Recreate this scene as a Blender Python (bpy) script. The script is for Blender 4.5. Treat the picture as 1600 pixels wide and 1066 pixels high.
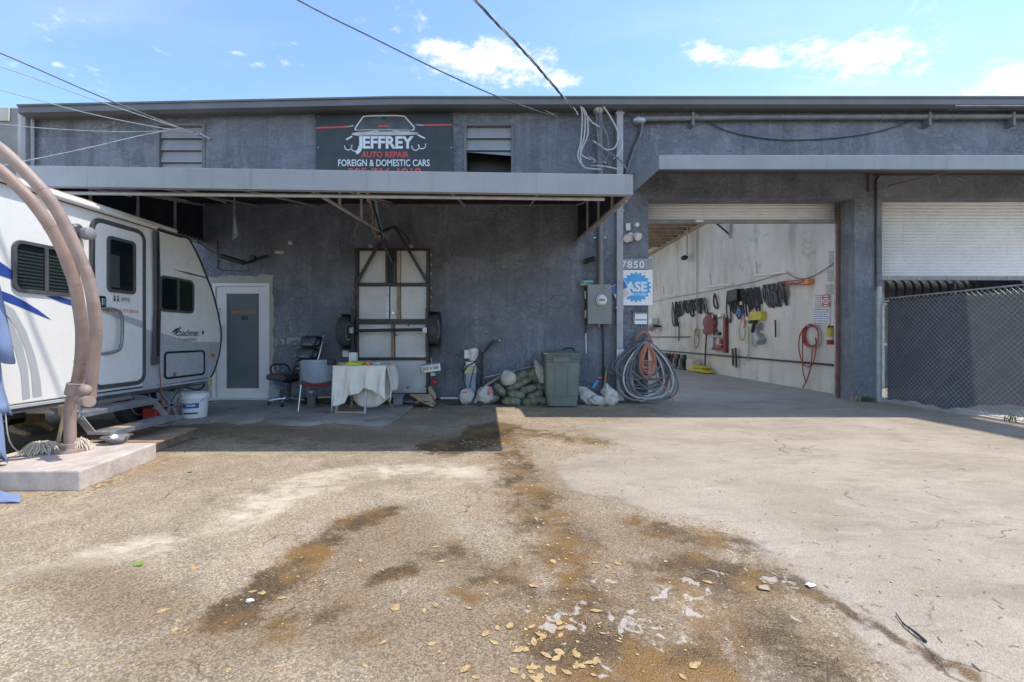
import bpy, bmesh, math, random
import numpy as np
from mathutils import Vector, Matrix
from mathutils import noise as mn

random.seed(7)
for _o in list(bpy.data.objects):
    bpy.data.objects.remove(_o)
sc = bpy.context.scene
col = sc.collection
R = math.radians

# ------------------------------------------------------------------ camera
FPX, H, CX, CY = 711.1, 1.2, 790.0, 527.0      # 16 mm lens, eye height, vanishing point of the street axis
YF = 8.535                                      # front wall plane of the shop
XR = -4.5                                       # side wall plane of the camper
XW = 6.88                                       # inner side wall of the garage bay
cd = bpy.data.cameras.new('camera')
cam = bpy.data.objects.new('camera', cd)
col.objects.link(cam)
cam.location = (0, 0, H)
cam.rotation_euler = (R(90), 0, 0)
cd.lens = 16.0
cd.sensor_width = 36.0
cd.shift_x = 10 / 1600
cd.shift_y = -6 / 1600
cd.clip_start = 0.05
cd.clip_end = 2000
sc.camera = cam

# ------------------------------------------------------------------ light
VEIL, VOFF = 0.26, (7.7, 1.9, 0)
SUN = Vector((0.52, 0.075, 1.0)).normalized()   # towards the sun
w = bpy.data.worlds.new('World')
sc.world = w
w.use_nodes = True
wn, wl = w.node_tree.nodes, w.node_tree.links
wn.clear()
sky = wn.new('ShaderNodeTexSky')
sky.sky_type = 'NISHITA'
sky.sun_disc = False
sky.sun_elevation = math.asin(SUN.z)
sky.sun_rotation = math.atan2(SUN.x, SUN.y)
sky.air_density = 1.0
sky.dust_density = 0.3
sky.ozone_density = 3.0
tc = wn.new('ShaderNodeTexCoord')


def wmath(op, a, b=None, c=None):
    n = wn.new('ShaderNodeMath')
    n.operation = op
    for i, s in enumerate((a, b, c)):
        if s is None:
            continue
        if isinstance(s, (int, float)):
            n.inputs[i].default_value = s
        else:
            wl.new(s, n.inputs[i])
    return n.outputs[0]


sep = wn.new('ShaderNodeSeparateXYZ')
wl.new(tc.outputs['Generated'], sep.inputs[0])
den = wmath('ADD', wmath('MAXIMUM', sep.outputs[2], 0.0), 0.12)
cmb = wn.new('ShaderNodeCombineXYZ')
wl.new(wmath('DIVIDE', sep.outputs[0], den), cmb.inputs[0])
wl.new(wmath('DIVIDE', sep.outputs[1], den), cmb.inputs[1])


def wnoise(scale, detail, rough, off):
    mp = wn.new('ShaderNodeMapping')
    mp.inputs['Location'].default_value = off
    wl.new(cmb.outputs[0], mp.inputs[0])
    n = wn.new('ShaderNodeTexNoise')
    n.inputs['Scale'].default_value = scale
    n.inputs['Detail'].default_value = detail
    n.inputs['Roughness'].default_value = rough
    wl.new(mp.outputs[0], n.inputs['Vector'])
    return n.outputs['Fac']


nz = wnoise(3.2, 9, 0.62, (1.3, 4.1, 0))
# puffs that stand where the photograph shows them; the same noise frays them and fills the rest of the sky
dirn = wn.new('ShaderNodeVectorMath'); dirn.operation = 'NORMALIZE'
wl.new(tc.outputs['Generated'], dirn.inputs[0])
puffs = None
dsep = wn.new('ShaderNodeSeparateXYZ'); wl.new(dirn.outputs[0], dsep.inputs[0])
for (px, py, sx, sy) in ((1325, 86, 105, 30), (1370, 84, 50, 24), (1190, 92, 48, 18), (1105, 84, 34, 16), (765, 92, 95, 26), (690, 76, 44, 14), (885, 124, 24, 16),
                         (1595, 130, 60, 40), (90, 100, 10, 5), (398, 102, 12, 5), (370, 82, 14, 6), (20, 100, 10, 6)):
    u = (px - CX) / FPX; v = (CY - py) / FPX
    # direction compared in the tangent plane of the puff (x/y and z/y)
    ax = wmath('SUBTRACT', wmath('DIVIDE', dsep.outputs[0], wmath('MAXIMUM', dsep.outputs[1], 0.05)), u)
    az = wmath('SUBTRACT', wmath('DIVIDE', dsep.outputs[2], wmath('MAXIMUM', dsep.outputs[1], 0.05)), v)
    ax = wmath('DIVIDE', ax, sx / FPX); az = wmath('DIVIDE', az, sy / FPX)
    d2 = wmath('ADD', wmath('MULTIPLY', ax, ax), wmath('MULTIPLY', az, az))
    g = wmath('POWER', 2.718, wmath('MULTIPLY', d2, -0.75))
    if sx < 20:
        g = wmath('MULTIPLY', g, 0.6)
    puffs = g if puffs is None else wmath('MAXIMUM', puffs, g)
puffs = wmath('MAXIMUM', puffs, 0.0)
nf = wnoise(7.5, 8, 0.6, (7.7, 2.1, 0))
nff = wnoise(26, 7, 0.62, (2.2, 9.3, 0))
cm = wmath('ADD', wmath('MULTIPLY', puffs, 0.66), wmath('ADD', wmath('MULTIPLY', wmath('SUBTRACT', nff, 0.5), 1.0), wmath('SUBTRACT', wmath('MULTIPLY', wmath('ADD', nf, nz), 1.1), 1.1)))
mr = wn.new('ShaderNodeMapRange'); mr.interpolation_type = 'SMOOTHSTEP'
mr.inputs['From Min'].default_value = 0.16; mr.inputs['From Max'].default_value = 0.80
wl.new(cm, mr.inputs['Value'])
# thin high veil, drawn out in streaks
mv = wn.new('ShaderNodeMapRange'); mv.interpolation_type = 'SMOOTHSTEP'
mv.inputs['From Min'].default_value = 0.40; mv.inputs['From Max'].default_value = 0.74; mv.inputs['To Max'].default_value = VEIL
vmap = wn.new('ShaderNodeMapping'); vmap.inputs['Rotation'].default_value = (0, 0, R(28)); vmap.inputs['Scale'].default_value = (0.55, 1.7, 1.0); vmap.inputs['Location'].default_value = VOFF
wl.new(cmb.outputs[0], vmap.inputs[0])
vn = wn.new('ShaderNodeTexNoise'); vn.inputs['Scale'].default_value = 1.0; vn.inputs['Detail'].default_value = 6; vn.inputs['Roughness'].default_value = 0.55
wl.new(vmap.outputs[0], vn.inputs['Vector']); wl.new(vn.outputs['Fac'], mv.inputs['Value'])
cover = wmath('MINIMUM', wmath('ADD', mr.outputs[0], mv.outputs[0]), 0.97)
bg = wn.new('ShaderNodeBackground'); bg.inputs['Strength'].default_value = 0.15
tint = wn.new('ShaderNodeMix'); tint.data_type = 'RGBA'; tint.blend_type = 'MULTIPLY'; tint.inputs[0].default_value = 1.0
tint.inputs['B'].default_value = (0.93, 0.965, 1.0, 1)
wl.new(sky.outputs[0], tint.inputs['A']); wl.new(tint.outputs['Result'], bg.inputs['Color'])
bc = wn.new('ShaderNodeBackground'); bc.inputs['Color'].default_value = (1.0, 0.985, 0.96, 1); bc.inputs['Strength'].default_value = 0.62
ms = wn.new('ShaderNodeMixShader'); wo = wn.new('ShaderNodeOutputWorld')
wl.new(cover, ms.inputs[0]); wl.new(bg.outputs[0], ms.inputs[1]); wl.new(bc.outputs[0], ms.inputs[2]); wl.new(ms.outputs[0], wo.inputs[0])

sd = bpy.data.lights.new('sun', 'SUN')
sd.energy = 2.0
sd.angle = R(0.53)
sd.color = (1.0, 0.93, 0.83)
so = bpy.data.objects.new('sun', sd)
col.objects.link(so)
so.location = (8, 2, 14)
so.rotation_euler = (-SUN).to_track_quat('-Z', 'Y').to_euler()

sc.view_settings.view_transform = 'Standard'
sc.view_settings.look = 'None'
sc.view_settings.gamma = 1
sc.view_settings.exposure = 1.15
sc.render.engine = 'CYCLES'
sc.cycles.max_bounces = 8
sc.cycles.diffuse_bounces = 5
sc.cycles.transparent_max_bounces = 12

# ------------------------------------------------------------------ pixel -> place (at a stated real depth)


def P(px, py, Y):
    return Vector(((px - CX) * Y / FPX, Y, H + (CY - py) * Y / FPX))


def F(px, py, off=0.0):
    return P(px, py, YF) + Vector((0, -off, 0))


def FX(px):
    return (px - CX) * YF / FPX


def FZ(py):
    return H + (CY - py) * YF / FPX


def G(px, py, z=0.0):
    Y = (H - z) * FPX / (py - CY)
    return Vector(((px - CX) * Y / FPX, Y, z))


def W(px, py, off=0.0):
    Y = XW * FPX / (px - CX)
    return Vector((XW - off, Y, H + (CY - py) * Y / FPX))


def RV(px, py, off=0.0):
    Y = -XR * FPX / (CX - px)
    return Vector((XR + off, Y, H + (CY - py) * Y / FPX))


# ------------------------------------------------------------------ materials
def srgb(r, g, b):
    def c(v):
        v /= 255.0
        return v / 12.92 if v <= 0.04045 else ((v + 0.055) / 1.055) ** 2.4
    return (c(r), c(g), c(b))


class NT:
    def __init__(self, name):
        self.m = bpy.data.materials.new(name)
        self.m.use_nodes = True
        self.n = self.m.node_tree.nodes
        self.l = self.m.node_tree.links
        self.b = self.n['Principled BSDF']
        self.out = self.n['Material Output']
        self.tc = self.n.new('ShaderNodeTexCoord')

    def link(self, a, b):
        self.l.new(a, b)

    def setin(self, sock, v):
        if isinstance(v, (int, float)):
            sock.default_value = v
        elif isinstance(v, tuple):
            sock.default_value = v if len(v) == len(sock.default_value) else tuple(v) + (1,)
        else:
            self.l.new(v, sock)

    def coord(self, scale=(1, 1, 1), kind='Object', loc=(0, 0, 0)):
        mp = self.n.new('ShaderNodeMapping')
        mp.inputs['Scale'].default_value = scale
        mp.inputs['Location'].default_value = loc
        self.l.new(self.tc.outputs[kind], mp.inputs[0])
        return mp.outputs[0]

    def noise(self, scale, detail=5, rough=0.55, vec=None, dist=0.0):
        t = self.n.new('ShaderNodeTexNoise')
        t.inputs['Scale'].default_value = scale
        t.inputs['Detail'].default_value = detail
        t.inputs['Roughness'].default_value = rough
        t.inputs['Distortion'].default_value = dist
        self.l.new(vec if vec is not None else self.tc.outputs['Object'], t.inputs['Vector'])
        return t.outputs['Fac']

    def voro(self, scale, vec=None, feature='F1', out='Distance', rnd=1.0):
        t = self.n.new('ShaderNodeTexVoronoi')
        t.feature = feature
        t.inputs['Scale'].default_value = scale
        t.inputs['Randomness'].default_value = rnd
        self.l.new(vec if vec is not None else self.tc.outputs['Object'], t.inputs['Vector'])
        return t.outputs[out]

    def math(self, op, a, b=0.0, c=0.0):
        t = self.n.new('ShaderNodeMath')
        t.operation = op
        self.setin(t.inputs[0], a)
        self.setin(t.inputs[1], b)
        self.setin(t.inputs[2], c)
        return t.outputs[0]

    def rng(self, v, a, b, c=0.0, d=1.0, smooth=True):
        t = self.n.new('ShaderNodeMapRange')
        t.interpolation_type = 'SMOOTHSTEP' if smooth else 'LINEAR'
        self.l.new(v, t.inputs['Value'])
        for k, x in zip(('From Min', 'From Max', 'To Min', 'To Max'), (a, b, c, d)):
            t.inputs[k].default_value = x
        return t.outputs[0]

    def mix(self, f, a, b, mode='MIX'):
        t = self.n.new('ShaderNodeMix')
        t.data_type = 'RGBA'
        t.blend_type = mode
        self.setin(t.inputs[0], f)
        self.setin(t.inputs['A'], a)
        self.setin(t.inputs['B'], b)
        return t.outputs['Result']

    def attr(self, name):
        t = self.n.new('ShaderNodeAttribute')
        t.attribute_name = name
        return t.outputs['Fac']

    def bump(self, h, strength=0.3, dist=0.01, normal=None):
        t = self.n.new('ShaderNodeBump')
        t.inputs['Strength'].default_value = strength
        t.inputs['Distance'].default_value = dist
        self.l.new(h, t.inputs['Height'])
        if normal is not None:
            self.l.new(normal, t.inputs['Normal'])
        return t.outputs[0]

    def done(self, color=None, rough=None, normal=None, metal=None):
        for k, v in (('Base Color', color), ('Roughness', rough), ('Normal', normal), ('Metallic', metal)):
            if v is not None:
                self.setin(self.b.inputs[k], v)
        return self.m


def mat(name, c, rough=0.6, metal=0.0, var=0.18, scale=5.0, bump=0.15, bscale=60.0, dirt=0.25, dcol=(0.10, 0.085, 0.065), spec=0.5, dist=0.004):
    """painted / moulded everyday surface with uneven tone, worn grime and fine relief"""
    t = NT(name)
    a = t.noise(scale, 6, 0.6)
    f = t.rng(a, 0.3, 0.7)
    lo = tuple(x * (1 - var) for x in c)
    hi = tuple(min(1, x * (1 + var)) for x in c)
    cc = t.mix(f, lo, hi)
    if dirt > 0:
        d = t.noise(scale * 0.6, 8, 0.72)
        cc = t.mix(t.math('MULTIPLY', t.rng(d, 0.5, 0.78), dirt), cc, dcol)
    rr = t.rng(t.noise(scale * 2.3, 5), 0.3, 0.7, max(0.03, rough - 0.1), min(1, rough + 0.1))
    nm = t.bump(t.noise(bscale, 5, 0.6), bump, dist) if bump > 0 else None
    t.b.inputs['Specular IOR Level'].default_value = spec
    return t.done(cc, rr, nm, metal)


M = {}


# ------------------------------------------------------------------ mesh builder
class MB:
    def __init__(self):
        self.v = []
        self.f = []

    def add(self, vs, fs):
        k = len(self.v)
        self.v += [tuple(p) for p in vs]
        self.f += [tuple(i + k for i in q) for q in fs]
        return self

    def box(self, a, b):
        x0, y0, z0 = (min(a[i], b[i]) for i in range(3))
        x1, y1, z1 = (max(a[i], b[i]) for i in range(3))
        return self.add([(x0, y0, z0), (x1, y0, z0), (x1, y1, z0), (x0, y1, z0), (x0, y0, z1), (x1, y0, z1), (x1, y1, z1), (x0, y1, z1)],
                        [(0, 3, 2, 1), (4, 5, 6, 7), (0, 1, 5, 4), (1, 2, 6, 5), (2, 3, 7, 6), (3, 0, 4, 7)])

    def bar(self, p, q, w_, h_=None, up=(0, 0, 1)):
        p, q = Vector(p), Vector(q)
        h_ = w_ if h_ is None else h_
        d = (q - p).normalized()
        u = Vector(up)
        if abs(d.dot(u)) > 0.97:
            u = Vector((0, 1, 0)) if abs(d.y) < 0.9 else Vector((1, 0, 0))
        s = d.cross(u).normalized() * (w_ / 2)
        t = s.cross(d).normalized() * (h_ / 2)
        vs = [p - s - t, p + s - t, p + s + t, p - s + t, q - s - t, q + s - t, q + s + t, q - s + t]
        return self.add(vs, [(0, 3, 2, 1), (4, 5, 6, 7), (0, 1, 5, 4), (1, 2, 6, 5), (2, 3, 7, 6), (3, 0, 4, 7)])

    def tube(self, pts, r, n=8, closed=False):
        pts = [Vector(p) for p in pts]
        m = len(pts)
        rs = r if isinstance(r, (list, tuple)) else [r] * m
        vs, fs = [], []
        nrm = None
        for i, p in enumerate(pts):
            if closed:
                d = pts[(i + 1) % m] - pts[i - 1]
            else:
                d = pts[min(i + 1, m - 1)] - pts[max(i - 1, 0)]
            d = d.normalized() if d.length > 1e-9 else Vector((0, 0, 1))
            if nrm is None:
                nrm = d.orthogonal().normalized()
            else:
                nrm = nrm - d * nrm.dot(d)
                nrm = nrm.normalized() if nrm.length > 1e-6 else d.orthogonal().normalized()
            b = d.cross(nrm)
            for k in range(n):
                a = 2 * math.pi * k / n
                vs.append(p + (nrm * math.cos(a) + b * math.sin(a)) * rs[i])
        rng = range(m if closed else m - 1)
        for i in rng:
            j = (i + 1) % m
            for k in range(n):
                k2 = (k + 1) % n
                fs.append((i * n + k, i * n + k2, j * n + k2, j * n + k))
        if not closed:
            fs.append(tuple(range(n - 1, -1, -1)))
            fs.append(tuple((m - 1) * n + k for k in range(n)))
        return self.add(vs, fs)

    def prism(self, poly, vec):
        vec = Vector(vec)
        n = len(poly)
        vs = [Vector(p) for p in poly] + [Vector(p) + vec for p in poly]
        fs = [tuple(range(n)), tuple(range(2 * n - 1, n - 1, -1))]
        fs += [(i, n + i, n + (i + 1) % n, (i + 1) % n) for i in range(n)]
        return self.add(vs, fs)

    def poly(self, pts):
        return self.add(pts, [tuple(range(len(pts)))])

    def lathe(self, prof, c=(0, 0, 0), n=20, axis='z', squash=(1, 1), caps=True):
        c = Vector(c)
        vs, fs = [], []
        m = len(prof)
        for (r, z) in prof:
            for k in range(n):
                a = 2 * math.pi * k / n
                x, y = r * math.cos(a) * squash[0], r * math.sin(a) * squash[1]
                q = {'z': (x, y, z), 'x': (z, x, y), 'y': (x, z, y)}[axis]
                vs.append(c + Vector(q))
        for i in range(m - 1):
            for k in range(n):
                k2 = (k + 1) % n
                fs.append((i * n + k, i * n + k2, (i + 1) * n + k2, (i + 1) * n + k))
        if caps:
            fs.append(tuple(range(n - 1, -1, -1)))
            fs.append(tuple((m - 1) * n + k for k in range(n)))
        return self.add(vs, fs)

    def sph(self, c, r, nu=14, nv=9, fn=None):
        c = Vector(c)
        r = (r, r, r) if isinstance(r, (int, float)) else r
        vs, fs = [], []
        for j in range(nv + 1):
            th = math.pi * j / nv
            for i in range(nu):
                ph = 2 * math.pi * i / nu
                d = Vector((math.sin(th) * math.cos(ph), math.sin(th) * math.sin(ph), math.cos(th)))
                k = fn(d) if fn else 1.0
                vs.append(c + Vector((d.x * r[0], d.y * r[1], d.z * r[2])) * k)
        for j in range(nv):
            for i in range(nu):
                i2 = (i + 1) % nu
                fs.append((j * nu + i, (j + 1) * nu + i, (j + 1) * nu + i2, j * nu + i2))
        return self.add(vs, fs)

    def grid(self, fn, nu, nv):
        vs = [fn(i / nu, j / nv) for j in range(nv + 1) for i in range(nu + 1)]
        fs = [(j * (nu + 1) + i, j * (nu + 1) + i + 1, (j + 1) * (nu + 1) + i + 1, (j + 1) * (nu + 1) + i) for j in range(nv) for i in range(nu)]
        return self.add(vs, fs)

    def build(self, name, m, parent=None, smooth=False, bevel=0.0, local=False, solid=0.0, sub=0, clean=True, seg=2, ang=40):
        me = bpy.data.meshes.new(name)
        off = Vector((0, 0, 0))
        if parent is not None and not local:
            q = parent
            while q is not None:
                off += q.location
                q = q.parent
        vs = [(p[0] - off.x, p[1] - off.y, p[2] - off.z) for p in self.v]
        me.from_pydata(vs, [], self.f)
        if clean:
            bm = bmesh.new()
            bm.from_mesh(me)
            bmesh.ops.remove_doubles(bm, verts=bm.verts, dist=1e-5)
            bmesh.ops.recalc_face_normals(bm, faces=bm.faces)
            bm.to_mesh(me)
            bm.free()
        me.materials.append(M[m] if isinstance(m, str) else m)
        o = bpy.data.objects.new(name, me)
        col.objects.link(o)
        if parent is not None:
            o.parent = parent
        if smooth:
            me.shade_smooth()
            me.set_sharp_from_angle(angle=R(ang))
        if solid:
            md = o.modifiers.new('solid', 'SOLIDIFY'); md.thickness = solid; md.offset = 0
        if sub:
            md = o.modifiers.new('sub', 'SUBSURF'); md.levels = sub; md.render_levels = sub
        if bevel:
            md = o.modifiers.new('bevel', 'BEVEL'); md.width = bevel; md.segments = seg; md.limit_method = 'ANGLE'; md.angle_limit = R(35)
            md.harden_normals = False
        return o


def tag(o, label=None, cat=None, group=None, kind=None):
    if label: o['label'] = label
    if cat: o['category'] = cat
    if group: o['group'] = group
    if kind: o['kind'] = kind
    return o


def thing(name, label, cat, loc=(0, 0, 0), rz=0.0, group=None):
    o = bpy.data.objects.new(name, None)
    col.objects.link(o)
    o.location = loc
    o.rotation_euler = (0, 0, rz)
    o.empty_display_size = 0.1
    return tag(o, label, cat, group)


def copy_tree(o, parent=None):
    c = o.copy()
    col.objects.link(c)
    c.parent = parent
    for ch in o.children:
        copy_tree(ch, c)
    return c


def bez(pts, n=8, closed=False):
    """Catmull-Rom through the points"""
    pts = [Vector(p) for p in pts]
    out = []
    m = len(pts)
    for i in range(m if closed else m - 1):
        if closed:
            p0, p1, p2, p3 = pts[i - 1], pts[i], pts[(i + 1) % m], pts[(i + 2) % m]
        else:
            p0, p1, p2, p3 = pts[max(i - 1, 0)], pts[i], pts[i + 1], pts[min(i + 2, m - 1)]
        for k in range(n):
            t = k / n
            out.append(0.5 * ((2 * p1) + (p2 - p0) * t + (2 * p0 - 5 * p1 + 4 * p2 - p3) * t * t + (3 * p1 - p0 - 3 * p2 + p3) * t ** 3))
    if not closed:
        out.append(pts[-1])
    return out


def rrect(x0, x1, y0, y1, r, n=5):
    """rounded rectangle, counter-clockwise 2-D points"""
    o = []
    for cx, cy, a0 in ((x1 - r, y0 + r, -90), (x1 - r, y1 - r, 0), (x0 + r, y1 - r, 90), (x0 + r, y0 + r, 180)):
        for k in range(n + 1):
            a = R(a0 + 90 * k / n)
            o.append((cx + r * math.cos(a), cy + r * math.sin(a)))
    return o


def ring(mb, outer, inner, fn, d):
    """frame between two 2-D outlines of equal count, fn maps (u,v,depth)->3-D, d = thickness"""
    n = len(outer)
    vs = [fn(u, v, 0) for u, v in outer] + [fn(u, v, 0) for u, v in inner] + [fn(u, v, d) for u, v in outer] + [fn(u, v, d) for u, v in inner]
    fs = []
    for i in range(n):
        j = (i + 1) % n
        fs += [(i, j, n + j, n + i), (2 * n + i, 3 * n + i, 3 * n + j, 2 * n + j), (i, 2 * n + i, 2 * n + j, j), (n + i, n + j, 3 * n + j, 3 * n + i)]
    mb.add(vs, fs)
    return mb


def text(body, name, m, parent, o, u, v, w_, h_, nrm, bold=0.0, depth=0.0, space=1.0, slant=0.0):
    """flat lettering fitted to a w x h field: o lower-left corner, u right, v up"""
    cu = bpy.data.curves.new('lettering', 'FONT')
    cu.body = body
    cu.offset = bold
    cu.space_character = space
    cu.shear = slant
    cu.resolution_u = 3
    ob = bpy.data.objects.new('lettering_tmp', cu)
    col.objects.link(ob)
    dg = bpy.context.evaluated_depsgraph_get()
    dg.update()
    me = bpy.data.meshes.new_from_object(ob.evaluated_get(dg))
    bpy.data.objects.remove(ob)
    xs = [p.co.x for p in me.vertices]; ys = [p.co.y for p in me.vertices]
    x0, x1, y0, y1 = min(xs), max(xs), min(ys), max(ys)
    o, u, v, nrm = Vector(o), Vector(u), Vector(v), Vector(nrm)
    mb = MB()
    vs = [o + u * ((p.co.x - x0) / (x1 - x0) * w_) + v * ((p.co.y - y0) / (y1 - y0) * h_) + nrm for p in me.vertices]
    mb.add(vs, [tuple(p.vertices) for p in me.polygons])
    bpy.data.meshes.remove(me)
    return mb.build(name, m, parent, clean=False)


EX, EY, EZ = Vector((1, 0, 0)), Vector((0, 1, 0)), Vector((0, 0, 1))

# ------------------------------------------------------------------ material library
def stucco_mat():
    t = NT('slate stucco')
    big = t.noise(1.3, 9, 0.70)
    c = t.mix(t.rng(big, 0.32, 0.68), (0.178, 0.194, 0.228), (0.280, 0.300, 0.340))
    # repainted areas, a shade off, with a crisp edge
    pt = t.noise(0.5, 3, 0.5, t.coord((1.0, 1.0, 1.6), loc=(6, 1, 3)), 0.6)
    c = t.mix(t.rng(pt, 0.535, 0.550, 0.0, 0.55), c, (0.165, 0.180, 0.212))
    c = t.mix(t.rng(pt, 0.40, 0.415, 0.45, 0.0), c, (0.315, 0.332, 0.365))
    # weathered pale scuffs and rain streaks
    st = t.noise(1.0, 6, 0.7, t.coord((5.0, 5.0, 0.5)))
    c = t.mix(t.math('MULTIPLY', t.rng(st, 0.50, 0.74), 0.50), c, (0.42, 0.43, 0.45))
    ds = t.noise(1.0, 5, 0.7, t.coord((3.0, 3.0, 0.35), loc=(4, 2, 1)))
    c = t.mix(t.math('MULTIPLY', t.rng(ds, 0.48, 0.72), 0.55), c, (0.115, 0.122, 0.138))
    chip = t.noise(26, 6, 0.75)
    c = t.mix(t.math('MULTIPLY', t.rng(chip, 0.74, 0.80), 0.6), c, (0.33, 0.32, 0.31))
    # trowelled skips: smooth flats with thin irregular ridges between them, plus sand grain
    wv = t.n.new('ShaderNodeVectorMath'); wv.operation = 'ADD'
    wn_ = t.n.new('ShaderNodeTexNoise'); wn_.inputs['Scale'].default_value = 3.2; wn_.inputs['Detail'].default_value = 4
    t.link(t.tc.outputs['Object'], wn_.inputs['Vector'])
    sc_ = t.n.new('ShaderNodeVectorMath'); sc_.operation = 'SCALE'; sc_.inputs['Scale'].default_value = 0.35
    t.link(wn_.outputs['Color'], sc_.inputs[0]); t.link(t.tc.outputs['Object'], wv.inputs[0]); t.link(sc_.outputs[0], wv.inputs[1])
    ed = t.voro(6.5, wv.outputs[0], 'DISTANCE_TO_EDGE')
    ed2 = t.voro(15.0, wv.outputs[0], 'DISTANCE_TO_EDGE')
    on = t.rng(t.noise(1.4, 4), 0.40, 0.62)
    ridge = t.math('ADD', t.math('MULTIPLY', t.rng(ed, 0.0, 0.05, 1.0, 0.0), on), t.math('MULTIPLY', t.rng(ed2, 0.0, 0.06, 1.0, 0.0), 0.45))
    hgt = t.math('ADD', t.math('MULTIPLY', ridge, 0.40), t.math('ADD', t.math('MULTIPLY', t.noise(9, 6, 0.66, dist=0.8), 1.1), t.math('MULTIPLY', t.noise(70, 4, 0.6), 0.35)))
    nm = t.bump(hgt, 1.0, 0.034)
    c = t.mix(t.math('MULTIPLY', ridge, 0.10), c, (0.38, 0.39, 0.41))
    pit = t.rng(t.noise(9, 6, 0.66, dist=0.8), 0.30, 0.48, 1.0, 0.0)
    c = t.mix(t.math('MULTIPLY', pit, 0.40), c, (0.110, 0.116, 0.130))
    t.b.inputs['Specular IOR Level'].default_value = 0.35
    return t.done(c, t.rng(t.noise(9, 4), 0.3, 0.7, 0.48, 0.72), nm)


M['stucco'] = stucco_mat()
M['fascia'] = mat('grey painted sheet metal', (0.315, 0.318, 0.322), 0.5, 0.0, 0.12, 1.1, 0.06, 30, 0.35, (0.20, 0.17, 0.15))
def fascia_mat():
    t = NT('grey painted sheet metal')
    c = t.mix(t.rng(t.noise(0.9, 7, 0.65), 0.3, 0.7), (0.275, 0.280, 0.290), (0.335, 0.340, 0.345))
    st = t.noise(1.0, 7, 0.72, t.coord((7.0, 7.0, 0.6)))
    c = t.mix(t.math('MULTIPLY', t.rng(st, 0.52, 0.74), 0.45), c, (0.19, 0.175, 0.16))
    ru = t.noise(3.0, 9, 0.78, t.coord((1.0, 1.0, 2.0), loc=(5, 5, 5)))
    c = t.mix(t.math('MULTIPLY', t.rng(ru, 0.66, 0.74), 0.6), c, (0.26, 0.17, 0.09))
    return t.done(c, 0.5, t.bump(t.math('ADD', t.noise(1.3, 3), t.math('MULTIPLY', t.noise(30, 4), 0.05)), 0.5, 0.03))


M['fascia'] = fascia_mat()
M['gutter'] = mat('dark grey gutter', (0.155, 0.155, 0.155), 0.45, 0.0, 0.12, 1.5, 0.05, 30, 0.2)
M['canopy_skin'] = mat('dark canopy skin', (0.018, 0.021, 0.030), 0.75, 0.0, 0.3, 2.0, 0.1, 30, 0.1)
M['frame_paint'] = mat('grey white tube paint', (0.42, 0.42, 0.41), 0.5, 0.0, 0.15, 8, 0.08, 80, 0.35, (0.20, 0.15, 0.10))
M['downspout'] = mat('pale grey downspout', (0.36, 0.36, 0.37), 0.5, 0.0, 0.12, 3, 0.05, 40, 0.25)
M['conduit'] = mat('painted conduit', (0.19, 0.185, 0.185), 0.45, 0.0, 0.15, 5, 0.05, 60, 0.2)
M['white'] = mat('white paint', (0.83, 0.81, 0.78), 0.4, 0.0, 0.04, 3, 0.03, 60, 0.12, (0.35, 0.32, 0.28))
M['white_worn'] = mat('worn white', (0.74, 0.71, 0.66), 0.55, 0.0, 0.08, 6, 0.1, 60, 0.3, (0.28, 0.25, 0.21))
M['black'] = mat('black plastic', (0.018, 0.018, 0.019), 0.45, 0.0, 0.2, 8, 0.08, 90, 0.2, (0.10, 0.09, 0.08))
M['black_metal'] = mat('black painted steel', (0.028, 0.028, 0.030), 0.45, 0.0, 0.25, 9, 0.1, 70, 0.3, (0.09, 0.065, 0.045))
M['rubber'] = mat('tyre rubber', (0.050, 0.050, 0.050), 0.8, 0.0, 0.2, 9, 0.15, 90, 0.35, (0.12, 0.105, 0.09))
M['leather'] = mat('black leather', (0.016, 0.016, 0.018), 0.33, 0.0, 0.2, 9, 0.2, 160, 0.12)
M['chrome'] = mat('brushed metal', (0.55, 0.55, 0.56), 0.32, 0.9, 0.1, 9, 0.03, 90, 0.2)
M['steel'] = mat('galvanised steel', (0.42, 0.43, 0.45), 0.45, 0.75, 0.18, 7, 0.05, 60, 0.25, (0.16, 0.13, 0.10))
M['rim'] = mat('white wheel rim', (0.60, 0.60, 0.57), 0.45, 0.0, 0.1, 8, 0.05, 60, 0.4, (0.25, 0.18, 0.12))
M['wood'] = mat('weathered pallet wood', (0.30, 0.215, 0.145), 0.8, 0.0, 0.3, 6, 0.35, 50, 0.4, (0.10, 0.075, 0.055))
M['wood_pale'] = mat('pale raw wood', (0.46, 0.35, 0.22), 0.75, 0.0, 0.2, 8, 0.2, 60, 0.3, (0.18, 0.13, 0.09))
M['joist'] = mat('joist wood', (0.40, 0.31, 0.23), 0.8, 0.0, 0.2, 4, 0.2, 40, 0.3, (0.16, 0.12, 0.09))
M['cardboard'] = mat('cardboard', (0.46, 0.33, 0.20), 0.85, 0.0, 0.12, 6, 0.1, 60, 0.2)
M['red'] = mat('red plastic', (0.42, 0.025, 0.025), 0.45, 0.0, 0.15, 8, 0.05, 60, 0.2)
M['red_dark'] = mat('dark red', (0.20, 0.030, 0.030), 0.55, 0.0, 0.2, 8, 0.05, 60, 0.3)
M['red_hose'] = mat('red hose rubber', (0.36, 0.055, 0.045), 0.55, 0.0, 0.15, 8, 0.05, 60, 0.15)
M['orange'] = mat('orange', (0.80, 0.24, 0.05), 0.5, 0.0, 0.12, 8, 0.05, 60, 0.12)
M['orange_cord'] = mat('orange cord', (0.50, 0.21, 0.13), 0.55, 0.0, 0.15, 12, 0.05, 60, 0.2)
M['yellow'] = mat('yellow', (0.62, 0.50, 0.06), 0.55, 0.0, 0.15, 10, 0.1, 60, 0.2)
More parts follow.
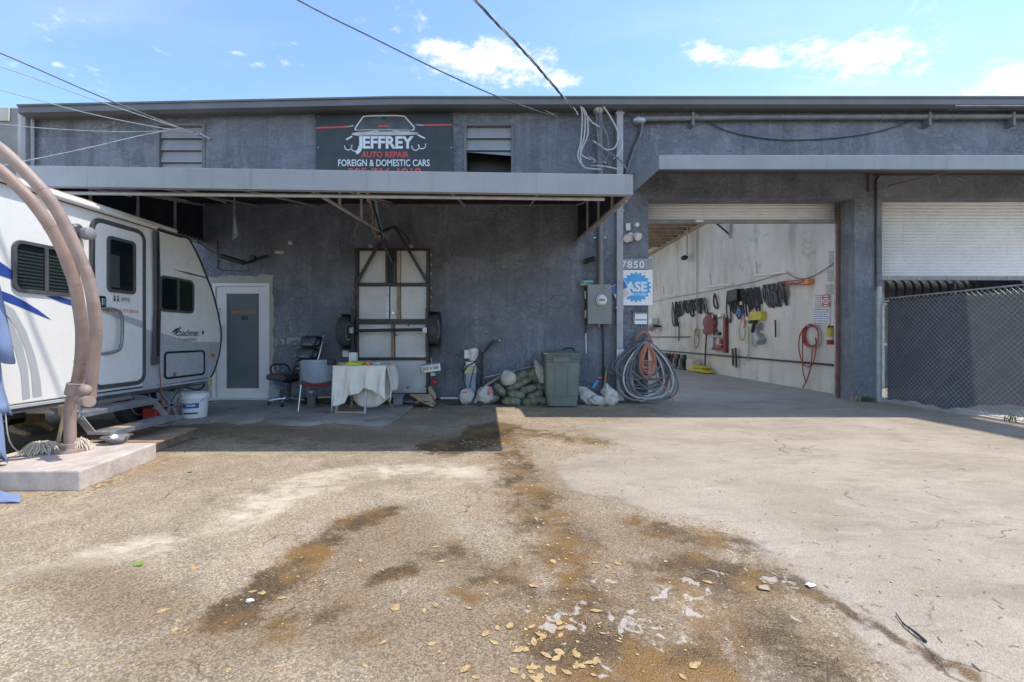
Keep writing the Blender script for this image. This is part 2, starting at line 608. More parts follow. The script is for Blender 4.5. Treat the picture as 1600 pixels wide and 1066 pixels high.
M['lime'] = mat('high visibility yellow', (0.66, 0.70, 0.05), 0.65, 0.0, 0.15, 14, 0.2, 60, 0.1)
M['green_bin'] = mat('faded green plastic', (0.155, 0.182, 0.155), 0.55, 0.0, 0.14, 3.5, 0.06, 50, 0.35, (0.19, 0.20, 0.18))
M['sandbag'] = mat('green poly sandbag', (0.185, 0.20, 0.135), 0.7, 0.0, 0.4, 9, 0.7, 50, 0.6, (0.33, 0.30, 0.23), dist=0.012)
M['bag_white'] = mat('white woven sack', (0.58, 0.55, 0.50), 0.7, 0.0, 0.2, 9, 0.6, 60, 0.6, (0.26, 0.22, 0.17), dist=0.012)
M['bag_pink'] = mat('red print on sack', (0.62, 0.18, 0.20), 0.7, 0.0, 0.25, 12, 0.35, 120, 0.2)
M['teal'] = mat('teal brush', (0.20, 0.42, 0.45), 0.7, 0.0, 0.2, 14, 0.3, 60, 0.2)
M['blue'] = mat('blue print', (0.045, 0.13, 0.42), 0.5, 0.0, 0.06, 4, 0.0, 60, 0.06)
M['blue_decal'] = mat('blue vinyl', (0.035, 0.075, 0.30), 0.35, 0.0, 0.06, 4, 0.0, 60, 0.06)
M['sky_blue'] = mat('light blue print', (0.07, 0.36, 0.68), 0.45, 0.0, 0.10, 5, 0.0, 60, 0.1, (0.4, 0.5, 0.55))
M['umbrella_cloth'] = mat('blue grey umbrella cloth', (0.20, 0.27, 0.44), 0.85, 0.0, 0.10, 6, 0.25, 260, 0.12)
M['umbrella_pole'] = mat('tan painted pole', (0.36, 0.26, 0.215), 0.55, 0.0, 0.14, 6, 0.08, 60, 0.5, (0.52, 0.45, 0.38))
M['slab'] = mat('pinkish concrete weight', (0.56, 0.48, 0.42), 0.8, 0.0, 0.16, 5, 0.5, 60, 0.65, (0.25, 0.20, 0.16), dist=0.008)
M['cloth'] = mat('off white table cloth', (0.80, 0.75, 0.66), 0.9, 0.0, 0.05, 5, 0.2, 240, 0.2, (0.40, 0.37, 0.30))
M['camper'] = mat('camper white fibreglass', (0.84, 0.82, 0.77), 0.28, 0.0, 0.012, 1.4, 0.015, 8, 0.03, (0.50, 0.47, 0.41))
def camper_mat():
    t = NT('camper white fibreglass')
    st = t.noise(1.0, 7, 0.7, t.coord((9.0, 9.0, 0.5)))
    c = t.mix(t.math('MULTIPLY', t.rng(st, 0.52, 0.78), 0.30), (0.83, 0.815, 0.775), (0.50, 0.47, 0.42))
    c = t.mix(t.math('MULTIPLY', t.rng(t.noise(0.6, 4), 0.4, 0.7), 0.10), c, (0.62, 0.60, 0.54))
    return t.done(c, t.rng(t.noise(4, 5), 0.3, 0.7, 0.22, 0.38), t.bump(t.noise(1.6, 2), 0.25, 0.02))


M['camper'] = camper_mat()
M['camper_grey'] = mat('camper grey gel coat', (0.47, 0.48, 0.49), 0.3, 0.0, 0.02, 2, 0.015, 8, 0.02)
M['camper_mid'] = mat('camper pale grey vinyl', (0.47, 0.48, 0.49), 0.35, 0.0, 0.05, 2, 0.0, 8, 0.1)
M['camper_trim'] = mat('dark grey window trim', (0.085, 0.085, 0.09), 0.45, 0.0, 0.12, 8, 0.04, 60, 0.25, (0.18, 0.17, 0.15))
M['camper_seal'] = mat('black trim seal', (0.022, 0.022, 0.024), 0.5, 0.0, 0.2, 8, 0.04, 60, 0.2)
M['grab'] = mat('grey grab rail', (0.20, 0.20, 0.205), 0.35, 0.4, 0.12, 8, 0.04, 60, 0.2)
M['blind'] = mat('window blind', (0.36, 0.42, 0.38), 0.7, 0.0, 0.08, 8, 0.0, 60, 0.15)
M['sign_dark'] = mat('sign dark green grey print', (0.038, 0.048, 0.050), 0.5, 0.0, 0.12, 2.5, 0.02, 20, 0.2, (0.085, 0.10, 0.105))
M['sign_white'] = mat('sign white print', (0.72, 0.76, 0.77), 0.5, 0.0, 0.04, 4, 0.0, 60, 0.08)
M['sign_silver'] = mat('sign silver print', (0.50, 0.49, 0.48), 0.5, 0.0, 0.3, 3, 0.0, 60, 0.05)
M['sign_glass'] = mat('sign windshield print', (0.075, 0.090, 0.095), 0.5, 0.0, 0.35, 3, 0.0, 60, 0.1)
M['sign_red'] = mat('sign red print', (0.66, 0.090, 0.085), 0.5, 0.0, 0.08, 5, 0.0, 60, 0.08)
M['plate_grey'] = mat('grey number plate', (0.30, 0.30, 0.31), 0.5, 0.0, 0.08, 5, 0.0, 60, 0.1)
M['ink'] = mat('dark ink', (0.05, 0.05, 0.07), 0.6, 0.0, 0.1, 5, 0.0, 60, 0.0)
M['plate_print'] = mat('licence plate green ink', (0.045, 0.16, 0.12), 0.5, 0.0, 0.1, 9, 0.0, 60, 0.0)
M['meter_box'] = mat('grey green meter cabinet', (0.22, 0.225, 0.215), 0.45, 0.0, 0.08, 3, 0.03, 50, 0.2)
M['grey_plastic'] = mat('blue grey plastic', (0.30, 0.36, 0.42), 0.42, 0.0, 0.12, 5, 0.05, 50, 0.2)
M['grey'] = mat('mid grey', (0.26, 0.26, 0.265), 0.55, 0.0, 0.15, 6, 0.08, 60, 0.3)
M['rope'] = mat('rope', (0.40, 0.31, 0.22), 0.85, 0.0, 0.25, 30, 0.3, 120, 0.3)
M['mop'] = mat('mop yarn', (0.66, 0.57, 0.44), 0.9, 0.0, 0.15, 30, 0.3, 160, 0.25)
M['cable_grey'] = mat('grey cable', (0.16, 0.165, 0.17), 0.55, 0.0, 0.3, 9, 0.05, 60, 0.3, (0.28, 0.26, 0.24))
M['cable_pale'] = mat('pale cable', (0.48, 0.48, 0.47), 0.55, 0.0, 0.15, 12, 0.05, 60, 0.2)
M['cable_dark'] = mat('dark cable', (0.035, 0.035, 0.038), 0.55, 0.0, 0.2, 12, 0.05, 60, 0.2)
M['amber'] = mat('amber lens', (0.72, 0.16, 0.015), 0.25, 0.0, 0.1, 12, 0.05, 60, 0.0)
M['brown_track'] = mat('rust brown door track', (0.17, 0.085, 0.065), 0.6, 0.0, 0.25, 6, 0.1, 60, 0.3)
M['cream'] = mat('cream neighbour wall', (0.60, 0.56, 0.46), 0.8, 0.0, 0.1, 2, 0.2, 40, 0.25)
M['neighbour'] = mat('grey neighbour wall', (0.30, 0.30, 0.29), 0.85, 0.0, 0.15, 2, 0.25, 30, 0.3)
M['dog_fur'] = None


def dog_mat():
    t = NT('tan and black fur')
    at = t.attr('mask')
    n = t.noise(30, 6, 0.7)
    f = t.rng(t.math('ADD', at, t.math('MULTIPLY', t.math('SUBTRACT', n, 0.5), 0.5)), 0.4, 0.6)
    tan = t.mix(t.noise(60, 6, 0.7), (0.42, 0.24, 0.11), (0.66, 0.44, 0.25))
    return t.done(t.mix(f, tan, (0.018, 0.016, 0.015)), 0.85, t.bump(t.noise(120, 5, 0.7, t.coord((1, 1, 0.35))), 0.6, 0.01))


M['dog_fur'] = dog_mat()


def glass_mat(name, tint=(0.03, 0.04, 0.045), rough=0.04, trans=0.35):
    t = NT(name)
    c = t.mix(t.noise(3, 4), tuple(x * 0.8 for x in tint), tuple(x * 1.2 for x in tint))
    tr = t.n.new('ShaderNodeBsdfTransparent')
    tr.inputs['Color'].default_value = (0.9, 0.92, 0.92, 1) if 'skylight' in name else (0.55, 0.60, 0.60, 1)
    mx = t.n.new('ShaderNodeMixShader')
    mx.inputs[0].default_value = trans
    t.done(c, t.rng(t.noise(6, 5), 0.3, 0.7, rough, rough + 0.08))
    t.link(t.b.outputs[0], mx.inputs[1]); t.link(tr.outputs[0], mx.inputs[2]); t.link(mx.outputs[0], t.out.inputs[0])
    return t.m


M['glass'] = glass_mat('tinted camper glass', (0.016, 0.022, 0.022), 0.04, 0.5)
M['door_glass'] = glass_mat('tinted door glass', (0.17, 0.195, 0.20), 0.10, 0.06)
M['jug'] = glass_mat('translucent jug plastic', (0.52, 0.60, 0.62), 0.3, 0.35)
M['skylight'] = glass_mat('skylight glass', (0.55, 0.55, 0.55), 0.2, 0.96)


def screen_mat():
    t = NT('black privacy mesh')
    c = t.mix(t.rng(t.noise(1.6, 6, 0.65), 0.3, 0.7), (0.030, 0.031, 0.034), (0.060, 0.061, 0.064))
    c = t.mix(t.math('MULTIPLY', t.rng(t.noise(5, 7, 0.75), 0.58, 0.8), 0.4), c, (0.17, 0.165, 0.155))
    t.done(c, 0.85, t.bump(t.noise(7, 4), 0.5, 0.03))
    tl = t.n.new('ShaderNodeBsdfTranslucent'); tl.inputs['Color'].default_value = (0.16, 0.16, 0.165, 1)
    m1 = t.n.new('ShaderNodeMixShader'); m1.inputs[0].default_value = 0.30
    t.link(t.b.outputs[0], m1.inputs[1]); t.link(tl.outputs[0], m1.inputs[2])
    tr = t.n.new('ShaderNodeBsdfTransparent')
    m2 = t.n.new('ShaderNodeMixShader'); m2.inputs[0].default_value = 0.03
    t.link(m1.outputs[0], m2.inputs[1]); t.link(tr.outputs[0], m2.inputs[2]); t.link(m2.outputs[0], t.out.inputs[0])
    return t.m


M['screen'] = screen_mat()


def garage_wall_mat():
    t = NT('grimy whitewashed block wall')
    c = t.mix(t.rng(t.noise(0.7, 6, 0.6), 0.3, 0.7), (0.66, 0.625, 0.56), (0.80, 0.77, 0.70))
    st = t.noise(1.0, 7, 0.7, t.coord((1.0, 1.6, 0.35)))
    c = t.mix(t.math('MULTIPLY', t.rng(st, 0.46, 0.74), 0.75), c, (0.40, 0.35, 0.28))
    sm = t.noise(1.6, 9, 0.76, dist=1.0)
    c = t.mix(t.math('MULTIPLY', t.rng(sm, 0.54, 0.74), 0.62), c, (0.22, 0.19, 0.155))
    # block courses: faint sunk joints
    bk = t.n.new('ShaderNodeTexBrick')
    mp = t.n.new('ShaderNodeMapping'); mp.inputs['Rotation'].default_value = (R(90), 0, R(90))
    t.link(t.tc.outputs['Object'], mp.inputs[0]); t.link(mp.outputs[0], bk.inputs['Vector'])
    bk.inputs['Scale'].default_value = 1.0; bk.inputs['Brick Width'].default_value = 0.4; bk.inputs['Row Height'].default_value = 0.2
    bk.inputs['Mortar Size'].default_value = 0.006; bk.inputs['Mortar Smooth'].default_value = 0.6
    h = t.math('SUBTRACT', t.math('MULTIPLY', t.noise(30, 5), 0.4), bk.outputs['Fac'])
    return t.done(c, 0.75, t.bump(h, 0.35, 0.006))


M['garage_wall'] = garage_wall_mat()


def roller_mat():
    t = NT('white roller shutter paint')
    c = t.mix(t.rng(t.noise(1.5, 6), 0.3, 0.7), (0.76, 0.74, 0.72), (0.84, 0.82, 0.80))
    st = t.noise(1.0, 6, 0.7, t.coord((6.0, 6.0, 0.5)))
    c = t.mix(t.math('MULTIPLY', t.rng(st, 0.55, 0.8), 0.3), c, (0.36, 0.34, 0.31))
    return t.done(c, 0.45, None)


M['roller'] = roller_mat()


def plaster_mat():
    t = NT('raw cement patch')
    c = t.mix(t.noise(8, 6, 0.7), (0.36, 0.33, 0.28), (0.55, 0.52, 0.45))
    return t.done(c, 0.85, t.bump(t.noise(30, 6, 0.7), 0.7, 0.012))


M['plaster'] = plaster_mat()


def slab_mat():
    t = NT('worn concrete slab')
    c = t.mix(t.rng(t.noise(1.2, 6), 0.3, 0.7), (0.28, 0.255, 0.22), (0.42, 0.385, 0.34))
    c = t.mix(t.math('MULTIPLY', t.rng(t.noise(2.5, 8, 0.75, dist=0.6), 0.5, 0.72), 0.75), c, (0.085, 0.073, 0.060))
    c = t.mix(t.math('MULTIPLY', t.rng(t.noise(4.0, 8, 0.75, t.coord(loc=(3, 8, 0))), 0.62, 0.72), 0.6), c, (0.50, 0.47, 0.42))
    return t.done(c, 0.75, t.bump(t.noise(25, 6, 0.7), 0.5, 0.01))


M['floor_slab'] = slab_mat()


def garage_floor_mat():
    t = NT('oily garage concrete')
    c = t.mix(t.rng(t.noise(0.8, 6), 0.3, 0.7), (0.34, 0.315, 0.28), (0.44, 0.41, 0.37))
    c = t.mix(t.math('MULTIPLY', t.rng(t.noise(1.6, 8, 0.7), 0.52, 0.75), 0.7), c, (0.11, 0.10, 0.09))
    return t.done(c, t.rng(t.noise(2, 4), 0.3, 0.7, 0.4, 0.7), t.bump(t.noise(20, 6), 0.25, 0.006))


M['garage_floor'] = garage_floor_mat()


def diamond_mat():
    t = NT('diamond tread plate')
    w1 = t.n.new('ShaderNodeTexWave'); w1.inputs['Scale'].default_value = 9
    t.link(t.coord((1, 1, 1)), w1.inputs['Vector'])
    a = t.coord((1, 1, 1)); mp = a.node; mp.inputs['Rotation'].default_value = (0, R(45), 0)
    b = t.voro(38, mp.outputs[0], rnd=0.0)
    c = t.mix(t.rng(t.noise(2.0, 7, 0.7), 0.3, 0.7), (0.58, 0.57, 0.55), (0.72, 0.71, 0.69))
    c = t.mix(t.math('MULTIPLY', t.rng(t.noise(3.0, 7, 0.75), 0.55, 0.75), 0.4), c, (0.24, 0.22, 0.20))
    c = t.mix(t.rng(b, 0.2, 0.42, 0.0, 0.22), c, (0.20, 0.20, 0.21))
    return t.done(c, 0.5, t.bump(b, 0.4, 0.004), 0.25)


M['diamond'] = diamond_mat()


def leaf_mat():
    t = NT('dry fallen leaf')
    oi = t.n.new('ShaderNodeObjectInfo')
    n = t.noise(5.0, 3)
    f = t.math('FRACT', t.math('ADD', t.math('MULTIPLY', n, 3.0), oi.outputs['Random']))
    c = t.mix(f, (0.30, 0.17, 0.065), (0.66, 0.47, 0.22))
    return t.done(c, 0.7, t.bump(t.noise(80, 3), 0.3, 0.002))


M['leaf'] = leaf_mat()
M['leaf_green'] = mat('green leaf', (0.20, 0.36, 0.045), 0.5, 0.0, 0.2, 20, 0.2, 90, 0.0)
M['weed'] = mat('weed green', (0.085, 0.14, 0.035), 0.6, 0.0, 0.3, 20, 0.2, 90, 0.0)

# ------------------------------------------------------------------ the ground
def seg_dist(X, Y, pts):
    d = np.full(X.shape, 1e9)
    for (x0, y0), (x1, y1) in zip(pts[:-1], pts[1:]):
        vx, vy = x1 - x0, y1 - y0
        L = vx * vx + vy * vy + 1e-12
        t = np.clip(((X - x0) * vx + (Y - y0) * vy) / L, 0, 1)
        d = np.minimum(d, np.hypot(X - x0 - t * vx, Y - y0 - t * vy))
    return d


def in_poly(X, Y, pts):
    c = np.zeros(X.shape, bool)
    n = len(pts)
    for i in range(n):
        x0, y0 = pts[i]; x1, y1 = pts[(i + 1) % n]
        k = ((y0 > Y) != (y1 > Y)) & (X < (x1 - x0) * (Y - y0) / (y1 - y0 + 1e-12) + x0)
        c ^= k
    return c


def gpx(l):
    return [tuple(G(x, y).xy) for x, y in l]


def make_ground():
    fx = np.arange(-7.0, 8.0, 0.05); fy = np.arange(0.9, 8.75, 0.045)
    xs = np.concatenate([[-600, -200, -60, -25, -14, -9], fx, [9, 12, 16, 25, 60, 200, 600]])
    ys = np.concatenate([[-600, -200, -60, -20, -8, -3, -1, 0.2], fy, [9.2, 11, 14, 19, 26, 60, 200, 600]])
    X, Y = np.meshgrid(xs, ys)
    nx, ny = len(xs), len(ys)
    Z = np.zeros_like(X)
    rs = np.random.RandomState(3)
    for k in range(14):
        a, b, c, d = rs.uniform(-2.2, 2.2, 2).tolist() + rs.uniform(0, 6.28, 2).tolist()
        Z += 0.0016 * np.sin(a * X + b * Y + c)
    near = (np.abs(X) < 30) & (Y > -10) & (Y < 30)
    Z = np.where(near, Z * 0.35, 0.0)
    # concrete apron before the garage (its edge wanders)
    edge = [(1060, 648), (1010, 652), (935, 660), (900, 667), (955, 690), (958, 702), (885, 716), (868, 728), (875, 745), (905, 770), (975, 780), (1015, 802), (1085, 810),
            (1150, 830), (1180, 865), (1235, 885), (1245, 915), (1300, 932), (1330, 985), (1395, 1066)]
    ep = gpx(edge) + [(1.2, 0.5), (40, 0.5), (40, 8.6), (2.3, 8.6)]
    d = seg_dist(X, Y, gpx(edge) + [(1.2, 0.5)])
    apron = 0.5 + np.clip(np.where(in_poly(X, Y, ep), d, -d) / 0.5, -1, 1) * 0.5
    # washed-out pale patch
    pale = np.zeros_like(X)
    for pts, wd in (([(400, 800), (470, 760), (560, 735), (700, 735), (780, 745)], 0.45), ([(130, 880), (230, 850)], 0.3), ([(250, 1030), (300, 1020)], 0.12)):
        pale = np.maximum(pale, np.clip(1.2 - seg_dist(X, Y, gpx(pts)) / wd, 0, 1))
    # oily wet brown stains
    wet = np.zeros_like(X)
    for pts, wd, s in (([(775, 668), (745, 690), (700, 700)], 0.26, 1.0), ([(800, 672), (930, 690)], 0.22, 0.62), ([(790, 690), (810, 740), (840, 800), (880, 850)], 0.20, 0.62),
                       ([(600, 800), (540, 820), (490, 860), (440, 905), (400, 935), (360, 965)], 0.105, 0.92), ([(420, 900), (395, 935)], 0.075, 1.0), ([(640, 890), (590, 905)], 0.06, 0.8), ([(700, 860), (760, 900), (820, 930)], 0.14, 0.55), ([(900, 1000), (1000, 1060)], 0.25, 0.75), ([(1060, 900), (1150, 960), (1210, 1030)], 0.22, 0.62), ([(430, 980), (520, 950)], 0.12, 0.5),
                       ([(880, 850), (905, 900), (930, 960), (990, 1010)], 0.15, 0.70), ([(1010, 820), (1080, 838), (1150, 850)], 0.13, 0.75), ([(1100, 880), (1190, 905), (1230, 915)], 0.12, 0.82),
                       ([(960, 1010), (1040, 1045), (1110, 1040)], 0.12, 0.86), ([(1032, 905), (1040, 908)], 0.035, 0.9), ([(1230, 1010), (1300, 1060)], 0.10, 0.65), ([(690, 925), (730, 930)], 0.05, 0.65),
                       ([(1130, 960), (1190, 1000)], 0.08, 0.7), ([(250, 668), (420, 690), (640, 700)], 0.22, 0.45), ([(560, 1000), (600, 985)], 0.05, 0.5)):
        wet = np.maximum(wet, s * np.clip(1.30 - seg_dist(X, Y, gpx(pts)) / (wd * 1.5) * 0.9, 0, 1))
    for pts, wd in (([(1255, 925), (1310, 945), (1360, 975), (1405, 1000), (1450, 1025), (1530, 1060)], 0.022),):
        wet = np.maximum(wet, np.clip(1.5 - seg_dist(X, Y, gpx(pts)) / wd * 0.7, 0, 1.2))
    damp = np.zeros_like(X)
    for pts, wd in (([(600, 830), (480, 930), (330, 1000)], 0.55), ([(820, 740), (900, 860), (1000, 1000)], 0.5), ([(1000, 830), (1150, 900), (1250, 1000)], 0.45), ([(250, 665), (700, 690), (800, 680)], 0.6),
                    ([(100, 900), (250, 960)], 0.3), ([(560, 960), (760, 1000), (900, 1050)], 0.5), ([(640, 860), (760, 900)], 0.45)):
        damp = np.maximum(damp, np.clip(1.1 - seg_dist(X, Y, gpx(pts)) / wd, 0, 1))
    flake = np.zeros_like(X)
    for pts, wd in (([(880, 980), (960, 960), (1040, 1000)], 0.30), ([(1040, 930), (1170, 890), (1210, 905)], 0.24), ([(1060, 950), (1120, 945)], 0.16), ([(930, 920), (950, 1040)], 0.22), ([(1215, 960), (1290, 990)], 0.10)):
        flake = np.maximum(flake, np.clip(1.15 - seg_dist(X, Y, gpx(pts)) / wd * 0.7, 0, 1))
    me = bpy.data.meshes.new('ground')
    idx = np.arange(nx * ny).reshape(ny, nx)
    q = np.stack([idx[:-1, :-1], idx[:-1, 1:], idx[1:, 1:], idx[1:, :-1]], -1).reshape(-1, 4)
    me.from_pydata(np.stack([X, Y, Z], -1).reshape(-1, 3).tolist(), [], q.tolist())
    for nm, a in (('apron', apron), ('pale', pale), ('wet', wet), ('damp', damp), ('flake', flake)):
        at = me.attributes.new(nm, 'FLOAT', 'POINT')
        at.data.foreach_set('value', a.reshape(-1).astype(np.float32))
    me.shade_smooth()
    o = bpy.data.objects.new('ground', me)
    col.objects.link(o)
    tag(o, 'worn stained asphalt lot with pale concrete apron before the garage', kind='structure')
    t = NT('stained lot surface')
    v = t.coord()
    stone = t.voro(135, v, 'F1', 'Color')
    sb = t.n.new('ShaderNodeSeparateColor'); t.link(stone, sb.inputs[0])
    sd_ = t.voro(135, v, 'F1', 'Distance')
    fine = t.noise(220, 4, 0.6, v)
    mid = t.noise(9, 8, 0.72, v)
    big = t.noise(1.1, 7, 0.62, v)
    n3 = t.noise(3.3, 9, 0.72, v, 0.6)
    # exposed aggregate asphalt
    asp = t.mix(t.rng(sb.outputs[0], 0.1, 0.95), (0.118, 0.088, 0.058), (0.36, 0.295, 0.215))
    asp = t.mix(t.rng(sd_, 0.35, 0.75, 0, 0.55), asp, (0.080, 0.062, 0.044))
    asp = t.mix(t.rng(sb.outputs[1], 0.88, 0.95, 0, 0.85), asp, (0.46, 0.415, 0.33))
    asp = t.mix(t.rng(big, 0.32, 0.70), t.mix(0.45, asp, (0.150, 0.122, 0.092)), t.mix(0.30, asp, (0.30, 0.245, 0.175)))
    asp = t.mix(t.math('MULTIPLY', t.rng(n3, 0.48, 0.72), 0.62), asp, (0.355, 0.297, 0.218))
    asp = t.mix(t.math('MULTIPLY', t.rng(t.noise(2.1, 9, 0.74, t.coord(loc=(9, 3, 0)), 0.5), 0.52, 0.72), 0.6), asp, (0.098, 0.080, 0.062))
    asp = t.mix(t.math('MULTIPLY', t.rng(t.noise(0.8, 9, 0.72, t.coord(loc=(4, 6, 0)), 0.8), 0.50, 0.66), 0.42), asp, (0.165, 0.110, 0.055))
    # pale wash
    n4 = t.noise(5.5, 9, 0.75, t.coord((0.6, 1.6, 1), loc=(8, 1, 0)), 0.8)
    pw = t.rng(t.math('ADD', t.math('MULTIPLY', t.attr('pale'), 0.8), t.math('ADD', t.math('MULTIPLY', t.math('SUBTRACT', n3, 0.5), 1.5), t.math('MULTIPLY', t.math('SUBTRACT', n4, 0.5), 1.6))), 0.35, 1.15)
    asp = t.mix(t.math('MULTIPLY', pw, 0.75), asp, t.mix(fine, (0.36, 0.315, 0.25), (0.50, 0.445, 0.365)))
    # concrete apron
    con = t.mix(t.rng(big, 0.3, 0.7), (0.285, 0.245, 0.195), (0.37, 0.325, 0.265))
    scr = t.noise(1.0, 8, 0.74, t.coord((2.0, 7.0, 1), loc=(2, 1, 0)), 0.5)
    con = t.mix(t.math('MULTIPLY', t.rng(scr, 0.50, 0.74), 0.62), con, (0.175, 0.143, 0.108))
    con = t.mix(t.rng(sb.outputs[2], 0.2, 0.9, 0.0, 0.42), con, (0.19, 0.162, 0.128))
    con = t.mix(t.math('MULTIPLY', t.rng(t.noise(22, 7, 0.75, t.coord((0.7, 1.6, 1))), 0.62, 0.72), 0.55), con, (0.12, 0.10, 0.08))
    con = t.mix(t.math('MULTIPLY', t.rng(t.noise(1.3, 9, 0.74, t.coord((0.8, 1.8, 1), loc=(5, 5, 0)), 0.6), 0.50, 0.68), 0.5), con, (0.185, 0.148, 0.108))
    con = t.mix(t.math('MULTIPLY', t.rng(t.noise(3.8, 9, 0.74, t.coord((0.8, 1.5, 1), loc=(1, 5, 0)), 0.6), 0.52, 0.70), 0.35), con, (0.44, 0.395, 0.325))
    am = t.rng(t.math('ADD', t.attr('apron'), t.math('ADD', t.math('MULTIPLY', t.math('SUBTRACT', n3, 0.5), 0.42), t.math('MULTIPLY', t.math('SUBTRACT', mid, 0.5), 0.30))), 0.46, 0.55)
    c = t.mix(am, asp, con)
    ckv = t.n.new('ShaderNodeVectorMath'); ckv.operation = 'ADD'
    ckn = t.n.new('ShaderNodeTexNoise'); ckn.inputs['Scale'].default_value = 1.6; ckn.inputs['Detail'].default_value = 6; t.link(v, ckn.inputs['Vector'])
    t.link(v, ckv.inputs[0]); t.link(ckn.outputs['Color'], ckv.inputs[1])
    ck = t.rng(t.voro(0.55, ckv.outputs[0], 'DISTANCE_TO_EDGE'), 0.0, 0.006, 1.0, 0.0)
    ck = t.math('MULTIPLY', ck, t.rng(t.noise(1.2, 4, 0.6, t.coord(loc=(3, 3, 0))), 0.48, 0.60))
    c = t.mix(t.math('MULTIPLY', ck, 0.7), c, (0.045, 0.035, 0.026))
    # damp halo, then oily wet stains
    dm = t.rng(t.math('ADD', t.attr('damp'), t.math('MULTIPLY', t.math('SUBTRACT', n3, 0.5), 1.8)), 0.22, 0.90)
    dm = t.math('MULTIPLY', dm, t.math('SUBTRACT', 1.0, t.math('MULTIPLY', am, 0.85)))
    c = t.mix(t.math('MULTIPLY', dm, 0.74), c, t.mix(sb.outputs[0], (0.070, 0.050, 0.029), (0.20, 0.148, 0.090)))
    wm = t.rng(t.math('ADD', t.math('MULTIPLY', t.attr('wet'), 0.9), t.math('ADD', t.math('MULTIPLY', t.math('SUBTRACT', n3, 0.5), 1.5), t.math('MULTIPLY', t.math('SUBTRACT', mid, 0.5), 1.1))), 0.26, 0.74)
    ochre = t.rng(t.noise(2.6, 5, 0.6, t.coord(loc=(1, 7, 0))), 0.42, 0.62)
    wc = t.mix(ochre, (0.040, 0.026, 0.013), (0.135, 0.072, 0.018))
    wc = t.mix(t.rng(sb.outputs[0], 0.3, 1.0, 0, 0.35), wc, (0.17, 0.11, 0.05))
    c = t.mix(t.math('MULTIPLY', wm, 0.86), c, wc)
    fm = t.rng(t.math('ADD', t.math('MULTIPLY', t.attr('flake'), 0.42), t.math('ADD', t.noise(14, 2.5, 0.5, v, 0.9), -0.5)), 0.49, 0.56)
    c = t.mix(t.math('MULTIPLY', fm, 0.62), c, (0.37, 0.345, 0.31))
    c = t.mix(1.0, c, t.mix(am, (1.68, 1.62, 1.54), (1.38, 1.33, 1.26)), 'MULTIPLY')
    rough = t.math('SUBTRACT', 0.86, t.math('MULTIPLY', wm, 0.42))
    hgt = t.math('ADD', t.math('MULTIPLY', sd_, -0.6), t.math('MULTIPLY', mid, 0.9))
    hgt = t.math('SUBTRACT', t.math('ADD', hgt, t.math('MULTIPLY', am, 0.5)), t.math('MULTIPLY', ck, 1.2))
    nm = t.bump(hgt, 0.6, 0.010)
    t.b.inputs['Specular IOR Level'].default_value = 0.3
    me.materials.append(t.done(c, rough, nm))
    return o


make_ground()

# low worn slab before the office, edge broken and uneven
mb = MB()
rs = random.Random(4)
fr = []
for i in range(41):
    px = 235 + (610 - 235) * i / 40
    py = 663 + 2.0 * math.sin(i * 0.55) + rs.uniform(-0.9, 0.9) - (3 if 10 < i < 20 else 0)
    fr.append(G(px, py))
xr = fr[-1].x
top = [Vector((p.x, p.y, 0.036 + rs.uniform(-0.006, 0.005))) for p in fr]
back = [Vector((p.x * 1.0 - (0.4 if i == 0 else 0), YF - 0.002, 0.048)) for i, p in enumerate(fr)]
vs = []
for i in range(41):
    a = top[i]
    vs += [fr[i] + Vector((0, -0.09, -0.014)), a, a + Vector((0, 0.10, 0.012)), back[i]]
fs = []
for i in range(40):
    for k in range(3):
        fs.append((i * 4 + k, (i + 1) * 4 + k, (i + 1) * 4 + k + 1, i * 4 + k + 1))
mb.add(vs, fs)
vv = len(mb.v)
mb.add([vs[160], vs[161], vs[162], vs[163], (vs[163][0], vs[163][1], -0.02)], [(0, 1, 2, 3, 4)])
SLAB = mb.build('concrete_slab', 'floor_slab', smooth=True)
tag(SLAB, 'low worn concrete slab along the wall before the office door', kind='structure')
o = MB().box((2.35, YF + 0.02, -0.03), (XW + 0.02, 24.3, 0.012)).build('garage_floor', 'garage_floor')
tag(o, 'stained concrete floor inside the garage bay', kind='structure')
o = MB().box((XW + 0.14, YF + 0.02, -0.03), (14, 24.3, 0.012)).build('bay_floor', 'garage_floor')
tag(o, 'concrete floor inside the second bay behind the fence', kind='structure')
# pale kerb strip under the fence
mb = MB()
mb.box((7.06, 0.6, -0.02), (7.5, 8.3, 0.035))
o = mb.build('fence_kerb', 'slab', bevel=0.01)
tag(o, 'pale concrete strip along the foot of the fence', kind='structure')

# ------------------------------------------------------------------ the shop building
SHOP = thing('repair_shop', 'dark slate stucco auto repair shop with two garage bays', 'building', (0, YF, 0))
XL, XRT = FX(50), 14.0
ZT = 5.50
TH = 0.36
opens = [(FX(246), FX(321), 3.98, FZ(193)), (FX(725), FX(803), 3.98, FZ(193)), (FX(333), FX(422), 0.05, FZ(443)),
         (FX(1013), FX(1335), 0, FZ(310)), (FX(1378), 12.2, 0, FZ(310))]
xc = sorted({XL, XRT} | {v for o_ in opens for v in o_[:2]})
zc = sorted({-0.05, ZT} | {v for o_ in opens for v in o_[2:]})
mb = MB()
for i in range(len(xc) - 1):
    zrun = []
    for j in range(len(zc) - 1):
        cx_, cz_ = (xc[i] + xc[i + 1]) / 2, (zc[j] + zc[j + 1]) / 2
        if not any(a < cx_ < b and c_ < cz_ < d_ for a, b, c_, d_ in opens):
            if zrun and abs(zrun[-1][1] - zc[j]) < 1e-6:
                zrun[-1][1] = zc[j + 1]
            else:
                zrun.append([zc[j], zc[j + 1]])
    for a, b in zrun:
        mb.box((xc[i], YF, a), (xc[i + 1], YF + TH, b))
mb.build('front_wall', 'stucco', SHOP)
